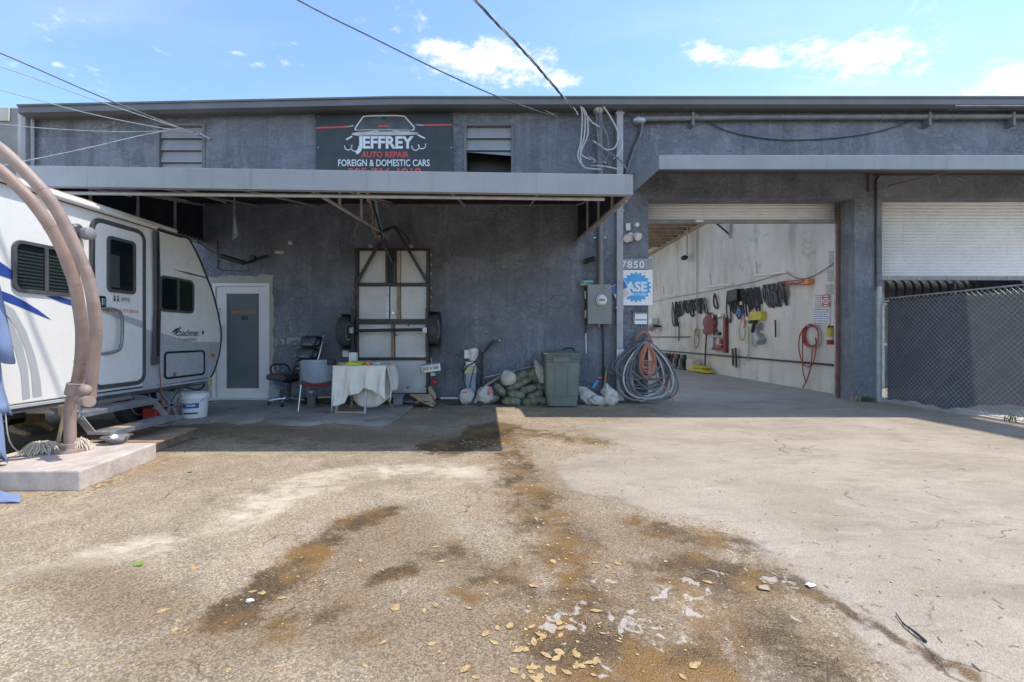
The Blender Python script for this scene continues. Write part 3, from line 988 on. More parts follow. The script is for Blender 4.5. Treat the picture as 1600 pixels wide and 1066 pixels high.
# side, rear and inner walls
MB().box((XL, YF + TH, -0.05), (XL + 0.25, 24.5, 5.3)).build('side_wall', 'stucco', SHOP)
MB().box((XRT - 0.25, YF + TH, -0.05), (XRT, 24.5, 5.3)).build('side_wall', 'stucco', SHOP)
mb = MB()
mb.box((XL + 0.25, 24.25, -0.05), (2.9, 24.5, 5.3)).box((2.9, 24.25, 3.6), (6.3, 24.5, 5.3)).box((6.3, 24.25, -0.05), (XRT - 0.25, 24.5, 5.3))  # unseen rear doorway left open to let more daylight into the garage
mb.build('rear_wall', 'garage_wall', SHOP)
MB().box((XW, YF + TH + 0.002, -0.05), (XW + 0.15, 24.25, 5.42)).build('garage_side_wall', 'garage_wall', SHOP)
MB().box((2.10, YF + TH + 0.002, -0.05), (2.30, 24.25, 5.42)).build('garage_side_wall', 'white', SHOP)  # unseen wall, made white to bounce daylight onto the opposite wall
# roof deck with unseen long skylights added to brighten both garage bays
lights = [(2.36, 5.75, 9.2, 11.0), (2.36, 5.75, 11.1, 12.95), (2.36, 5.75, 13.05, 14.9), (2.36, 4.8, 15.05, 17.8), (2.36, 4.8, 17.9, 20.6), (2.36, 5.75, 20.75, 23.8), (8.0, 12.6, 9.4, 11.2), (8.0, 12.6, 12.4, 14.9)]
mb = MB()
rx = sorted({XL - 0.1, 2.36, 4.8, 5.75, 8.0, 12.6, XRT + 0.1}); ry = sorted({YF + 0.002, 24.6} | {v for l_ in lights for v in l_[2:]})
for i in range(len(rx) - 1):
    for j in range(len(ry) - 1):
        mx_, my_ = (rx[i] + rx[i + 1]) / 2, (ry[j] + ry[j + 1]) / 2
        if not any(a_ < mx_ < b_ and c_ < my_ < d_ for a_, b_, c_, d_ in lights):
            mb.box((rx[i], ry[j], 5.44), (rx[i + 1], ry[j + 1], 5.56))
mb.build('roof_deck', 'joist', SHOP)
MB().box((XW + 0.16, 15.6, -0.05), (XRT - 0.26, 15.75, 5.42)).build('bay_rear_wall', 'garage_wall', SHOP)
MB().box((XRT - 0.40, YF + TH + 0.01, -0.05), (XRT - 0.26, 15.59, 5.42)).build('bay_side_wall', 'garage_wall', SHOP)
for a_, b_, c_, d_ in lights:
    MB().box((a_ - 0.03, c_ - 0.03, 5.565), (b_ + 0.03, d_ + 0.03, 5.58)).build('skylight', 'skylight', SHOP)
for k in range(9):
    y = 15.1 + k * 0.62
    MB().box((4.82, y, 5.18), (XW - 0.03, y + 0.10, 5.436)).build('joist', 'joist', SHOP)
MB().box((XW - 0.10, YF + TH + 0.01, 5.08), (XW - 0.002, 24.2, 5.175)).build('wall_ledger', 'joist', SHOP)
# roof edge: gutter with a lip, falling a little towards the left end
def gz(px):
    return (527 - (165 - (min(px, 620) - 28) / 592 * 13)) * 8.22 / FPX + H


gs = [P(px, 0, 8.22).x for px in (28, 150, 300, 450, 620)] + [4.0, 8.0, XRT + 0.1]
gp = [28, 150, 300, 450, 620, 900, 1200, 1600]
prof = [(0.31, -0.125), (0.10, -0.155), (0.0, -0.13), (0.0, -0.02), (-0.025, -0.02), (-0.025, 0.012), (0.33, 0.02)]
vs, fs = [], []
for x, px in zip(gs, gp):
    for (dy, dz) in prof:
        vs.append((x, 8.22 + dy, gz(px) + dz))
m_ = len(prof)
for i in range(len(gs) - 1):
    for k in range(m_):
        fs.append((i * m_ + k, i * m_ + (k + 1) % m_, (i + 1) * m_ + (k + 1) % m_, (i + 1) * m_ + k))
fs += [tuple(range(m_)), tuple((len(gs) - 1) * m_ + k for k in range(m_))]
MB().add(vs, fs).build('gutter', 'gutter', SHOP)
mb = MB().box((XL - 0.02, YF - 0.02, 5.50), (XRT, YF + 0.3, 5.565))
mb.build('roof_trim', 'gutter', SHOP)


# louvred upper windows
def louvre(px0, px1, panels, broken):
    x0, x1, z0, z1 = FX(px0), FX(px1), 3.98, FZ(193)
    wd = MB()
    for a, b in (((x0, YF - 0.02, z0), (x0 + 0.05, YF + 0.10, z1)), ((x1 - 0.05, YF - 0.02, z0), (x1, YF + 0.10, z1)),
                 ((x0 + 0.05, YF - 0.02, z1 - 0.05), (x1 - 0.05, YF + 0.10, z1)), ((x0 + 0.05, YF - 0.02, z0), (x1 - 0.05, YF + 0.10, z0 + 0.05))):
        wd.box(a, b)
    win = wd.build('window', 'gutter', SHOP, bevel=0.004)
    hgt = (z1 - z0 - 0.10) / 5
    for k in range(5):
        zt = z1 - 0.05 - k * hgt
        if broken and k == 3:
            continue
        tilt = 0.012 if not (broken and k == 2) else 0.09
        q = MB()
        q.add([(x0 + 0.052, YF + 0.06, zt), (x1 - 0.052, YF + 0.06, zt), (x1 - 0.052, YF + 0.02 - tilt, zt - hgt * 0.99 + (0.09 if tilt > 0.05 else 0)), (x0 + 0.052, YF + 0.02 - tilt, zt - hgt * 0.99 + (0.16 if tilt > 0.05 else 0)),
               (x0 + 0.052, YF + 0.075, zt), (x1 - 0.052, YF + 0.075, zt), (x1 - 0.052, YF + 0.035 - tilt, zt - hgt * 0.99 + (0.09 if tilt > 0.05 else 0)), (x0 + 0.052, YF + 0.035 - tilt, zt - hgt * 0.99 + (0.16 if tilt > 0.05 else 0))],
              [(0, 1, 2, 3), (7, 6, 5, 4), (0, 4, 5, 1), (1, 5, 6, 2), (2, 6, 7, 3), (3, 7, 4, 0)])
        q.build('louvre', 'fascia', win)
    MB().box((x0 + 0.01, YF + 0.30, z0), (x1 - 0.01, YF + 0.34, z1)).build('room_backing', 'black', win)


louvre(246, 321, 5, False)
louvre(725, 803, 5, True)

# office door: white frame, tinted glass
x0, x1, z0, z1 = FX(333), FX(422), 0.05, FZ(443)
d = MB()
for a, b in (((x0, YF - 0.03, z0), (x0 + 0.06, YF + 0.06, z1)), ((x1 - 0.06, YF - 0.03, z0), (x1, YF + 0.06, z1)), ((x0 + 0.06, YF - 0.03, z1 - 0.06), (x1 - 0.06, YF + 0.06, z1))):
    d.box(a, b)
door = d.build('door', 'white', SHOP, bevel=0.004)
lx0, lx1, lz0, lz1 = x0 + 0.066, x1 - 0.066, z0 + 0.01, z1 - 0.066
gx0, gx1, gz0, gz1 = FX(354), FX(405), FZ(607), FZ(459)
q = MB()
for a, b in (((lx0, YF - 0.01, lz0), (gx0, YF + 0.045, lz1)), ((gx1, YF - 0.01, lz0), (lx1, YF + 0.045, lz1)), ((gx0, YF - 0.01, lz0), (gx1, YF + 0.045, gz0)), ((gx0, YF - 0.01, gz1), (gx1, YF + 0.045, lz1))):
    q.box(a, b)
q.build('door_leaf', 'white', door, bevel=0.003)
MB().box((gx0 - 0.003, YF + 0.018, gz0 - 0.003), (gx1 + 0.003, YF + 0.026, gz1 + 0.003)).build('glass_pane', 'door_glass', door)
MB().box((x0, YF + 0.32, z0), (x1, YF + 0.34, z1)).build('room_backing', 'grey', door)
text('JEFFREY AUTO REPAIR', 'lettering', 'orange', door, (FX(361), YF + 0.014, FZ(491)), EX, EZ, FX(399) - FX(361), 0.05, (0, 0, 0), 0.02)
q = MB()
q.box((FX(377), YF + 0.010, FZ(500)), (FX(382.5), YF + 0.014, FZ(493.5))).box((FX(384), YF + 0.010, FZ(500)), (FX(386), YF + 0.014, FZ(493.5)))
q.build('sticker', 'ink', door)
q = MB().tube([(FX(343), YF - 0.01, FZ(509)), (FX(343), YF - 0.07, FZ(509))], 0.022, 10).tube([(FX(343), YF - 0.065, FZ(509)), (FX(349), YF - 0.07, FZ(509))], 0.013, 8)
q.build('door_handle', 'chrome', door, smooth=True)
q = MB()
for py in (483, 489, 494):
    q.lathe([(0.018, -0.03), (0.022, -0.015), (0.022, 0.0)], (FX(343), YF - 0.01, FZ(py)), 10, 'y')
q.build('door_lock', 'chrome', door, smooth=True)
tube_ = MB().tube([(FX(345), YF - 0.03, FZ(511)), (FX(346), YF - 0.035, FZ(520)), (FX(344.5), YF - 0.035, FZ(536))], 0.008, 6)
tube_.build('key_chain', 'ink', door)
MB().box((x0 - 0.12, YF - 0.16, 0.03), (x1 + 0.06, YF - 0.001, 0.062)).build('threshold', 'white_worn', SHOP, bevel=0.006)
# raw cement patch round the door frame, ragged outer edge
rs = random.Random(11)
outer, inner = [], []
for k in range(24):
    outer.append((x0 - 0.10 + rs.uniform(-0.03, 0.03), 0.06 + (z1 + 0.10 - 0.06) * k / 23)); inner.append((x0 - 0.001, 0.06 + (z1 - 0.06) * k / 23))
for k in range(16):
    outer.append((x0 - 0.08 + (x1 - x0 + 0.16) * k / 15, z1 + 0.13 + rs.uniform(-0.03, 0.04))); inner.append((x0 + (x1 - x0) * k / 15, z1 + 0.001))
for k in range(24):
    outer.append((x1 + 0.07 + rs.uniform(-0.025, 0.02), z1 + 0.10 - (z1 + 0.04) * k / 23)); inner.append((x1 + 0.001, z1 - (z1 - 0.06) * k / 23))
vs = [(a, YF - 0.004, b) for a, b in outer] + [(a, YF - 0.018, b) for a, b in inner]
n_ = len(outer)
MB().add(vs, [(i, i + 1, n_ + i + 1, n_ + i) for i in range(n_ - 1)]).build('cement_patch', 'plaster', SHOP, solid=0.01)
# bare strip where the dado paint flaked, right of the door
q = MB()
px = 423
while px < 500:
    a = rs.uniform(3, 9)
    zt, zb = FZ(529 + rs.uniform(-1, 2)), FZ(533 + rs.uniform(-2, 6))
    q.poly([(FX(px), YF - 0.003, zb), (FX(px + a), YF - 0.003, zb + rs.uniform(-0.03, 0.03)), (FX(px + a), YF - 0.003, zt), (FX(px + a * 0.4), YF - 0.003, zt + 0.02), (FX(px), YF - 0.003, zt)])
    px += a + rs.uniform(-1, 4)
for k in range(46):
    px, py = rs.uniform(424, 500), rs.uniform(534, 620)
    s = rs.uniform(0.006, 0.03)
    c0 = F(px, py, 0.003)
    q.poly([c0 + Vector((math.cos(a) * s * rs.uniform(0.4, 1.4), 0, math.sin(a) * s * rs.uniform(0.4, 1.2))) for a in (0.2, 1.3, 2.2, 3.4, 4.4, 5.3)])
q.build('flaked_paint', 'plaster', SHOP, clean=False)

# ---- garage doors
def roller(px0, x1, ztop, zbot, yk):
    x0 = FX(px0)
    c_ = MB()
    n = max(2, int(round((ztop - zbot) / 0.062)))
    vs, fs = [], []
    pr = []
    for k in range(n):
        z = ztop - (ztop - zbot) * k / n
        s = (ztop - zbot) / n
        pr += [(0.0, z), (-0.014, z - s * 0.2), (-0.016, z - s * 0.55), (-0.006, z - s * 0.86), (0.004, z - s * 0.93)]
    pr.append((0.0, zbot))
    for (dy, z) in pr:
        vs += [(x0 - 0.03, yk + dy, z), (x1 + 0.03, yk + dy, z)]
    fs = [(2 * i, 2 * i + 1, 2 * i + 3, 2 * i + 2) for i in range(len(pr) - 1)]
    door_ = c_.add(vs, fs).build('roller_door', 'roller', SHOP, smooth=True, ang=25, solid=0.004)
    MB().box((x0 - 0.03, yk - 0.03, zbot - 0.07), (x1 + 0.03, yk + 0.03, zbot)).build('bottom_bar', 'grey', door_, bevel=0.005)
    q = MB()
    for k in range(9):
        xx = x0 + (x1 - x0) * (k + 0.5) / 9
        q.lathe([(0.012, -0.042), (0.012, -0.03)], (xx, yk, zbot - 0.035), 8, 'y')
    q.build('bolt', 'steel', door_)
    return door_


roller(1013, 6.80, FZ(305), FZ(334), YF + TH + 0.10)
MB().box((FX(1085) + 0.2, YF + TH + 0.05, FZ(338)), (FX(1085) + 0.35, YF + TH + 0.068, FZ(335))).build('door_label', 'white', SHOP)
roller(1378, 12.2, FZ(305), FZ(430), YF + 0.22)
# brown track on the far jamb of the open bay, galvanised channel behind
MB().box((FX(1335) - 0.045, YF + TH + 0.004, 0.0), (FX(1335) + 0.02, YF + TH + 0.07, FZ(303))).build('door_track', 'brown_track', SHOP, bevel=0.004)
MB().box((FX(1335) - 0.01, YF + TH + 0.08, 0.0), (FX(1335) + 0.05, YF + TH + 0.16, 4.2)).build('door_track', 'steel', SHOP, bevel=0.004)
MB().box((FX(1378) + 0.001, YF + 0.12, 0.0), (FX(1378) + 0.07, YF + 0.17, FZ(311))).build('door_track', 'fascia', SHOP, bevel=0.004)

# ------------------------------------------------------------------ entrance canopy
YC = 5.0
CLf, CRf = P(29, 0, YC).x, P(985, 0, YC).x
CLw, CRw = FX(319), FX(901)
CAN = thing('entrance_canopy', 'wide grey metal canopy over the office front with open tube frame below', 'canopy', (-2, YC, 0))


def cz(x, bottom):
    f = (x - CLf) / (CRf - CLf)
    return (2.865 - 0.10 * f) if bottom else (3.085 - 0.10 * f)


cuts = [CLf, P(137, 0, YC).x, P(375, 0, YC).x, P(607, 0, YC).x, P(838, 0, YC).x, CRf]
for a, b in zip(cuts[:-1], cuts[1:]):
    a2, b2 = a + 0.0007, b - 0.0007
    pts = [(0.0, True), (0.0, False)]
    prof = lambda x: [(YC, cz(x, True)), (YC, cz(x, False)), (YC + 0.012, cz(x, False) + 0.006), (YC + 0.09, cz(x, False) + 0.008), (YC + 0.09, cz(x, False) - 0.004), (YC + 0.02, cz(x, False) - 0.01),
                      (YC + 0.02, cz(x, True) + 0.012), (YC + 0.07, cz(x, True) + 0.012), (YC + 0.07, cz(x, True))]
    pa = [Vector((a2, y, z)) for y, z in prof(a2)]
    pb = [Vector((b2, y, z)) for y, z in prof(b2)]
    n = len(pa)
    MB().add(pa + pb, [(i, (i + 1) % n, n + (i + 1) % n, n + i) for i in range(n)] + [tuple(range(n)), tuple(range(2 * n - 1, n - 1, -1))]).build('fascia_panel', 'fascia', CAN)
# end returns of the fascia
for x, s in ((CLf, -1), (CRf, 1)):
    MB().box((x, YC, cz(x, True)), (x + 0.03 * s, YC + 0.22, cz(x, False))).build('fascia_end', 'fascia', CAN)
ZW = FZ(317)
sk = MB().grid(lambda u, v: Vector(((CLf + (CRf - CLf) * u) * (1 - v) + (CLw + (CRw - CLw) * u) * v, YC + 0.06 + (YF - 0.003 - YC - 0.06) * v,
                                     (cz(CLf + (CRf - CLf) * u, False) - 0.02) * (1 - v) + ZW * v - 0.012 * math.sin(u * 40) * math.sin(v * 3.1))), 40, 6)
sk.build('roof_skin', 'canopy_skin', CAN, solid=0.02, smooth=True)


def truss(xf, xw, zf0, zf1, zw0, zw1, posts, panel, nm):
    def at(y, top):
        f = (y - YC) / (YF - YC)
        z = (zf1 + (zw1 - zf1) * f) if top else (zf0 + (zw0 - zf0) * f)
        return Vector((xf + (xw - xf) * f, y, z))
    if panel:
        s = 0.02 if xf > 0 else -0.02
        q = [at(YC + 0.1, False), at(YF - 0.005, False), at(YF - 0.005, True), at(YC + 0.1, True)]
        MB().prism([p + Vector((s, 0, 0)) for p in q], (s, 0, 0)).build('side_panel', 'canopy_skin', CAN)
    rail = MB().tube([at(YC + 0.1, False), at(YF - 0.03, False)], 0.022, 8).build('bottom_rail', 'frame_paint', CAN, smooth=True)
    MB().tube([at(YC + 0.1, True) - EZ * 0.05, at(YF - 0.03, True) - EZ * 0.05], 0.018, 8).build('rafter', 'frame_paint', CAN, smooth=True)
    for y in posts:
        MB().tube([at(y, False), at(y, True) - EZ * 0.05], 0.021, 8).build('frame_post', 'frame_paint', CAN, smooth=True)
    if panel:
        L = MB()
        k = 0
        y = YC + 0.2
        while y < YF - 0.1:
            p = at(y, False)
            L.tube([p + Vector((0, 0, -0.03)), p + Vector((0, 0.03, 0.05))], 0.007, 5)
            y += 0.11
        L.tube([at(YC + 0.15, False) - EZ * 0.045, at(YF - 0.05, False) - EZ * 0.045], 0.012, 6)
        L.build('lacing', 'frame_paint', rail)


truss(CRf, CRw, 2.775, 2.95, FZ(377), ZW, (5.8, 6.61, 7.45), True, 'r')
truss(CLf, CLw, 2.875, 3.05, FZ(379), ZW, (5.95, 6.81, 7.68), True, 'l')
xm = P(490, 0, 5.15).x
truss(xm, xm, 2.84, 3.0, FZ(371), ZW, (5.96, 6.86, 7.65), False, 'm')
MB().tube([(CLf + 0.35, YC + 0.16, cz(-4, True) - 0.01), (CRf - 0.25, YC + 0.16, cz(1, True) - 0.005)], 0.021, 8).build('front_tube', 'frame_paint', CAN, smooth=True)
MB().tube([(CLw + 0.02, YF - 0.03, ZW - 0.05), (CRw - 0.02, YF - 0.03, ZW - 0.05)], 0.014, 8).build('wall_tube', 'conduit', CAN, smooth=True)
for x in (-4.6, -3.55, -0.75, 0.45):
    f = 0.0
    MB().tube([(x, YC + 0.1, cz(x, False) - 0.07), (x, YF - 0.03, ZW - 0.07)], 0.018, 8).build('rafter', 'frame_paint', CAN, smooth=True)
# sloping struts under the skin at the left
for (a, b) in (((105, 287, 5.2), (205, 306, 5.9)), ((290, 296, 5.3), (352, 316, 7.4)), ((560, 303, 5.6), (612, 317, 8.2))):
    MB().tube([P(*a), P(*b)], 0.018, 8).build('strut', 'frame_paint', CAN, smooth=True)

# pale strip of cloth hanging from the canopy edge
mb = MB()
vs = []
for k in range(13):
    t = k / 12
    c = P(366 + 1.5 * t, 297 + 78 * t, 6.0)
    wd = 0.008 + 0.030 * t
    vs += [c + Vector((-wd, 0.01 * math.sin(k), 0)), c + Vector((0, -0.02 - 0.01 * math.cos(k), 0)), c + Vector((wd, 0.012 * math.sin(k * 1.3), 0.0 if k < 12 else 0.05))]
mb.add(vs, [(3 * k + j, 3 * k + j + 1, 3 * k + j + 4, 3 * k + j + 3) for k in range(12) for j in range(2)])
tag(mb.build('hanging_strap', 'cable_grey', solid=0.004, smooth=True), 'pale grey cloth strap hanging from the canopy left of the office door', 'strap')

# ------------------------------------------------------------------ awning over the garage doors
YA = 7.11
AW = thing('garage_awning', 'long shallow grey metal awning above the two garage doors', 'awning', (3, YA, 0))
ax0, ax1 = P(1030, 0, YA).x, XRT
awx = FX(990)
acuts = [ax0, P(1052 + 148, 0, YA).x, P(1298, 0, YA).x, P(1455, 0, YA).x, P(1640, 0, YA).x, ax1]
zt, zb = P(0, 243, YA).z, P(0, 264, YA).z
for a, b in zip(acuts[:-1], acuts[1:]):
    q = [(YA, zb), (YA, zt), (YA + 0.01, zt + 0.006), (YA + 0.08, zt + 0.008), (YA + 0.08, zt - 0.004), (YA + 0.02, zt - 0.01), (YA + 0.02, zb + 0.01), (YA + 0.06, zb + 0.01), (YA + 0.06, zb)]
    MB().prism([(a + 0.0007, y, z) for y, z in q], (b - a - 0.0014, 0, 0)).build('fascia_panel', 'fascia', AW)
zwt, zwb = FZ(270), FZ(300)
MB().prism([(ax0, YA + 0.003, zb), (ax0, YA + 0.003, zt), (awx, YF - 0.003, zwt), (awx, YF - 0.003, zwb)], (0.015, 0, 0)).build('end_panel', 'fascia', AW)
MB().grid(lambda u, v: Vector((ax0 + 0.02 + (ax1 - ax0 - 0.02) * u + (awx - ax0) * (1 - u) * v, YA + 0.05 + (YF - 0.003 - YA - 0.05) * v, (zt - 0.02) * (1 - v) + (zwt - 0.02) * v)), 20, 3).build('roof_skin', 'gutter', AW, solid=0.015)
for px in (1357, 1700):
    x = FX(px)
    MB().box((x - 0.03, YF - 0.06, FZ(300)), (x + 0.03, YF - 0.004, zwt - 0.05)).build('bracket', 'gutter', AW)
    MB().tube([(x + 0.35, YF - 0.03, FZ(291)), (x + 0.55, YA + 0.2, zb + 0.08)], 0.012, 6).build('brace', 'conduit', AW, smooth=True)

# ------------------------------------------------------------------ shop sign
SIGN = thing('shop_sign', 'dark printed banner sign with car outline on the upper wall', 'sign', (FX(600), YF, 4.0))
sx = lambda u: FX(490 + u / 6.957)
szz = lambda v: FZ(170 + v / 6.957)
yb = YF - 0.03
MB().prism([(sx(30), yb, 3.95), (sx(1520), yb, 3.95), (sx(1512), yb, szz(45)), (sx(33), yb, szz(72))], (0, 0.024, 0)).build('board', 'sign_dark', SIGN)
q = MB()
for u, v in ((60, 90), (1490, 70), (1500, 430), (55, 430), (760, 62)):
    q.lathe([(0.012, -0.006), (0.012, 0)], (sx(u), yb, szz(v)), 8, 'y')
q.build('screw', 'steel', SIGN)


def sgn(nm, m, pts, lift=0.003):
    return MB().poly([(sx(u), yb - lift, szz(v)) for u, v in pts]).build(nm, m, SIGN, clean=False)


def stroke(nm, m, pts, wpx, lift=0.003, closed=False):
    pts = [Vector((u, v)) for u, v in pts]
    n = len(pts)
    L, Rr = [], []
    for i, p in enumerate(pts):
        if closed:
            d = pts[(i + 1) % n] - pts[i - 1]
        else:
            d = pts[min(i + 1, n - 1)] - pts[max(0, i - 1)]
        d = d.normalized()
        s = Vector((-d.y, d.x)) * wpx / 2
        L.append(p + s); Rr.append(p - s)
    vs = [(sx(a.x), yb - lift, szz(a.y)) for a in L + Rr]
    rg = range(n if closed else n - 1)
    return MB().add(vs, [(i, (i + 1) % n, n + (i + 1) % n, n + i) for i in rg]).build(nm, m, SIGN, clean=False)


stroke('red_line', 'sign_red', [(34, 218), (370, 206)], 17)
stroke('red_line', 'sign_red', [(1195, 187), (1508, 184)], 17)
stroke('mirror', 'sign_silver', [(368, 206), (440, 193)], 12)
stroke('mirror', 'sign_silver', [(1110, 182), (1195, 190)], 12)
sgn('windshield', 'sign_glass', [(472, 237), (552, 106), (640, 98), (900, 98), (988, 104), (1086, 226), (1050, 238)])
stroke('car_roof_outline', 'sign_white', [(470, 242), (456, 236), (470, 205), (545, 97), (620, 87), (900, 85), (992, 92), (1098, 212), (1095, 235), (1075, 243)], 15, 0.006)
stroke('windshield_edge', 'sign_silver', [(470, 243), (640, 238), (900, 238), (1078, 243)], 9, 0.006)
sgn('mirror', 'ink', [(745, 98), (800, 98), (795, 126), (750, 126)], 0.006)
sgn('red_line', 'sign_red', [(708, 190), (830, 190), (830, 206), (708, 206)], 0.006)
sgn('hood', 'sign_silver', [(420, 292), (428, 274), (500, 262), (620, 256), (690, 240), (720, 258), (850, 258), (880, 240), (960, 252), (1060, 258), (1142, 268), (1130, 292), (1000, 297), (560, 300), (520, 305), (450, 300)], 0.006)
sgn('hood_scoop', 'sign_glass', [(700, 246), (865, 244), (850, 257), (720, 258)], 0.009)
stroke('headlight', 'sign_white', [(360, 345), (425, 308)], 16)
stroke('headlight', 'sign_white', [(1135, 292), (1215, 332)], 16)
for cx_, cy_ in ((383, 415), (455, 428), (1112, 418), (1182, 402)):
    stroke('lamp_ring', 'sign_white', [(cx_ + 40 * math.cos(a), cy_ + 42 * math.sin(a)) for a in [R(d) for d in range(-20, 205, 15)]], 9)
text('EFFREY', 'lettering', 'sign_white', SIGN, (sx(540), yb - 0.008, szz(443)), EX, EZ, sx(1092) - sx(540), szz(308) - szz(443), (0, 0, 0), 0.035)
stroke('lettering', 'sign_white', [(520, 308), (520, 420), (512, 455), (495, 478), (468, 492)], 34, 0.008)
text('AUTO REPAIR', 'lettering', 'sign_red', SIGN, (sx(527), yb - 0.008, szz(540)), EX, EZ, sx(1040) - sx(527), szz(474) - szz(540), (0, 0, 0), 0.022)
text('FOREIGN & DOMESTIC CARS', 'lettering', 'sign_white', SIGN, (sx(275), yb - 0.008, szz(634)), EX, EZ, sx(1266) - sx(275), szz(560) - szz(634), (0, 0, 0), 0.016)
text('305-716-1919', 'lettering', 'sign_red', SIGN, (sx(380), yb - 0.008, szz(738)), EX, EZ, sx(1172) - sx(380), szz(652) - szz(738), (0, 0, 0), 0.03)

# ------------------------------------------------------------------ number plate, certification sign, tucked notice, mailbox
def wallbox(name, label, cat, px0, px1, py0, py1, th, m, off=0.0, bevel=0.003):
    o = MB().box((FX(px0), YF - off - th, FZ(py1)), (FX(px1), YF - off, FZ(py0))).build(name, m, None, bevel=bevel)
    return tag(o, label, cat)


NP = thing('number_sign', 'grey house number sign reading 7850 beside the garage', 'sign', (FX(990), YF, FZ(422)))
MB().box((FX(966), YF - 0.045, FZ(421.5)), (FX(1018), YF - 0.03, FZ(405))).build('board', 'plate_grey', NP)
text('7850', 'lettering', 'sign_white', NP, (FX(970), YF - 0.049, FZ(420)), EX, EZ, FX(1005.5) - FX(970), FZ(408.5) - FZ(420), (0, 0, 0), 0.018, space=1.15)
AS = thing('certification_sign', 'white square sign with blue gear emblem below the house number', 'sign', (FX(990), YF, FZ(478)))
MB().box((FX(966), YF - 0.047, FZ(477.5)), (FX(1018.5), YF - 0.031, FZ(422.5))).build('board', 'white', AS)
ac = Vector((FX(992.5), 0, FZ(449.5)))
gp_, nt = [], 20
ro, ri = (FX(1016) - FX(992.5)), (FX(1016) - FX(992.5)) * 0.885
for k in range(nt):
    for da, r_ in ((-0.27, ri), (-0.20, ro), (0.20, ro), (0.27, ri)):
        a = 2 * math.pi * (k + da) / nt
        gp_.append((ac.x + r_ * math.cos(a), YF - 0.050, ac.z + r_ * math.sin(a)))
MB().poly(gp_).build('gear_emblem', 'sky_blue', AS, clean=False)
text('ASE', 'lettering', 'sign_white', AS, (FX(976), YF - 0.053, FZ(456.5)), EX, EZ, FX(1010) - FX(976), FZ(440.5) - FZ(456.5), (0, 0, 0), 0.045, space=1.0)
text('CERTIFIED', 'lettering', 'sign_white', AS, (FX(979), YF - 0.053, FZ(462.5)), EX, EZ, FX(1009) - FX(979), FZ(458.5) - FZ(462.5), (0, 0, 0), 0.02)
q = MB().box((FX(1005.4), YF - 0.052, FZ(426.8)), (FX(1006.6), YF - 0.0485, FZ(425.6)))
q.build('red_dot', 'sign_red', AS)
# notice jammed behind the downspout, tilted
NO = thing('tilted_notice', 'small blue and white notice tucked aslant behind the downspout', 'notice', (FX(970), YF, FZ(455)))
cN = F(969, 455, 0.064)
ua = Vector((math.cos(R(28)), 0, math.sin(R(28)))); va = Vector((-math.sin(R(28)), 0, math.cos(R(28))))
hw, hh = 0.155, 0.155
MB().prism([cN - ua * hw - va * hh, cN + ua * hw - va * hh, cN + ua * hw + va * hh, cN - ua * hw + va * hh], (0, 0.006, 0)).build('sheet', 'sign_white', NO)
e = Vector((0, -0.003, 0))
MB().poly([cN - ua * 0.15 + va * 0.0 + e, cN + ua * 0.14 + va * 0.0 + e, cN + ua * 0.14 + va * 0.145 + e, cN - ua * 0.15 + va * 0.145 + e]).build('blue_field', 'blue', NO, clean=False)
q = MB()
for k in range(4):
    z = -0.03 - 0.03 * k
    q.poly([cN - ua * 0.10 + va * z + e, cN + ua * (0.12 - 0.02 * (k % 2)) + va * z + e, cN + ua * (0.12 - 0.02 * (k % 2)) + va * (z + 0.010) + e, cN - ua * 0.10 + va * (z + 0.010) + e])
q.build('print_line', 'sign_red', NO, clean=False)
MBX = thing('mailbox', 'small white wall mailbox with grey lid under the certification sign', 'mailbox', (FX(999), YF, FZ(507)))
MB().box((FX(989), YF - 0.12, FZ(507)), (FX(1008), YF - 0.002, FZ(489.5))).build('box', 'white', MBX, bevel=0.006)
MB().prism([(FX(986.5), YF - 0.15, FZ(489)), (FX(986.5), YF - 0.002, FZ(484.5)), (FX(986.5), YF - 0.002, FZ(486)), (FX(986.5), YF - 0.15, FZ(490.5))], (FX(1009.5) - FX(986.5), 0, 0)).build('lid', 'conduit', MBX)
MB().box((FX(990), YF - 0.1225, FZ(501.5)), (FX(1007), YF - 0.1205, FZ(499))).build('stripe', 'sky_blue', MBX)
for px in (992, 1002):
    MB().tube([F(px, 507, 0.02), F(px, 513, 0.02), F(px - 1, 516, 0.06), F(px - 2, 513, 0.09)], 0.006, 6).build('hook', 'steel', MBX)

# ------------------------------------------------------------------ downspouts
DS = thing('downspout', 'pale grey square downspout running down beside the house number', 'downspout', (FX(967), YF, 0))
MB().box((FX(961.5), YF - 0.115, FZ(545)), (FX(971.5), YF - 0.012, FZ(163))).build('pipe', 'downspout', DS, bevel=0.008)
MB().box((FX(961), YF - 0.13, 0.02), (FX(973), YF - 0.008, FZ(545))).build('boot', 'steel', DS, bevel=0.008)
for py in (180, 330, 480):
    MB().box((FX(960), YF - 0.121, FZ(py + 3)), (FX(973), YF - 0.003, FZ(py))).build('strap', 'downspout', DS)
DS2 = thing('downspout', 'grey double downspout at the far left end of the shop wall', 'downspout', (FX(50), YF, 0))
MB().box((FX(43.5), YF - 0.13, 0.02), (FX(51), YF - 0.03, FZ(178))).build('pipe', 'downspout', DS2, bevel=0.008)
MB().tube([(FX(57), YF - 0.06, 0.02), (FX(57), YF - 0.06, FZ(178))], 0.026, 10).build('pipe', 'downspout', DS2, smooth=True)
MB().tube([(FX(54), YF - 0.04, 0.02), (FX(54), YF - 0.04, FZ(180))], 0.010, 8).build('pipe', 'cable_dark', DS2, smooth=True)

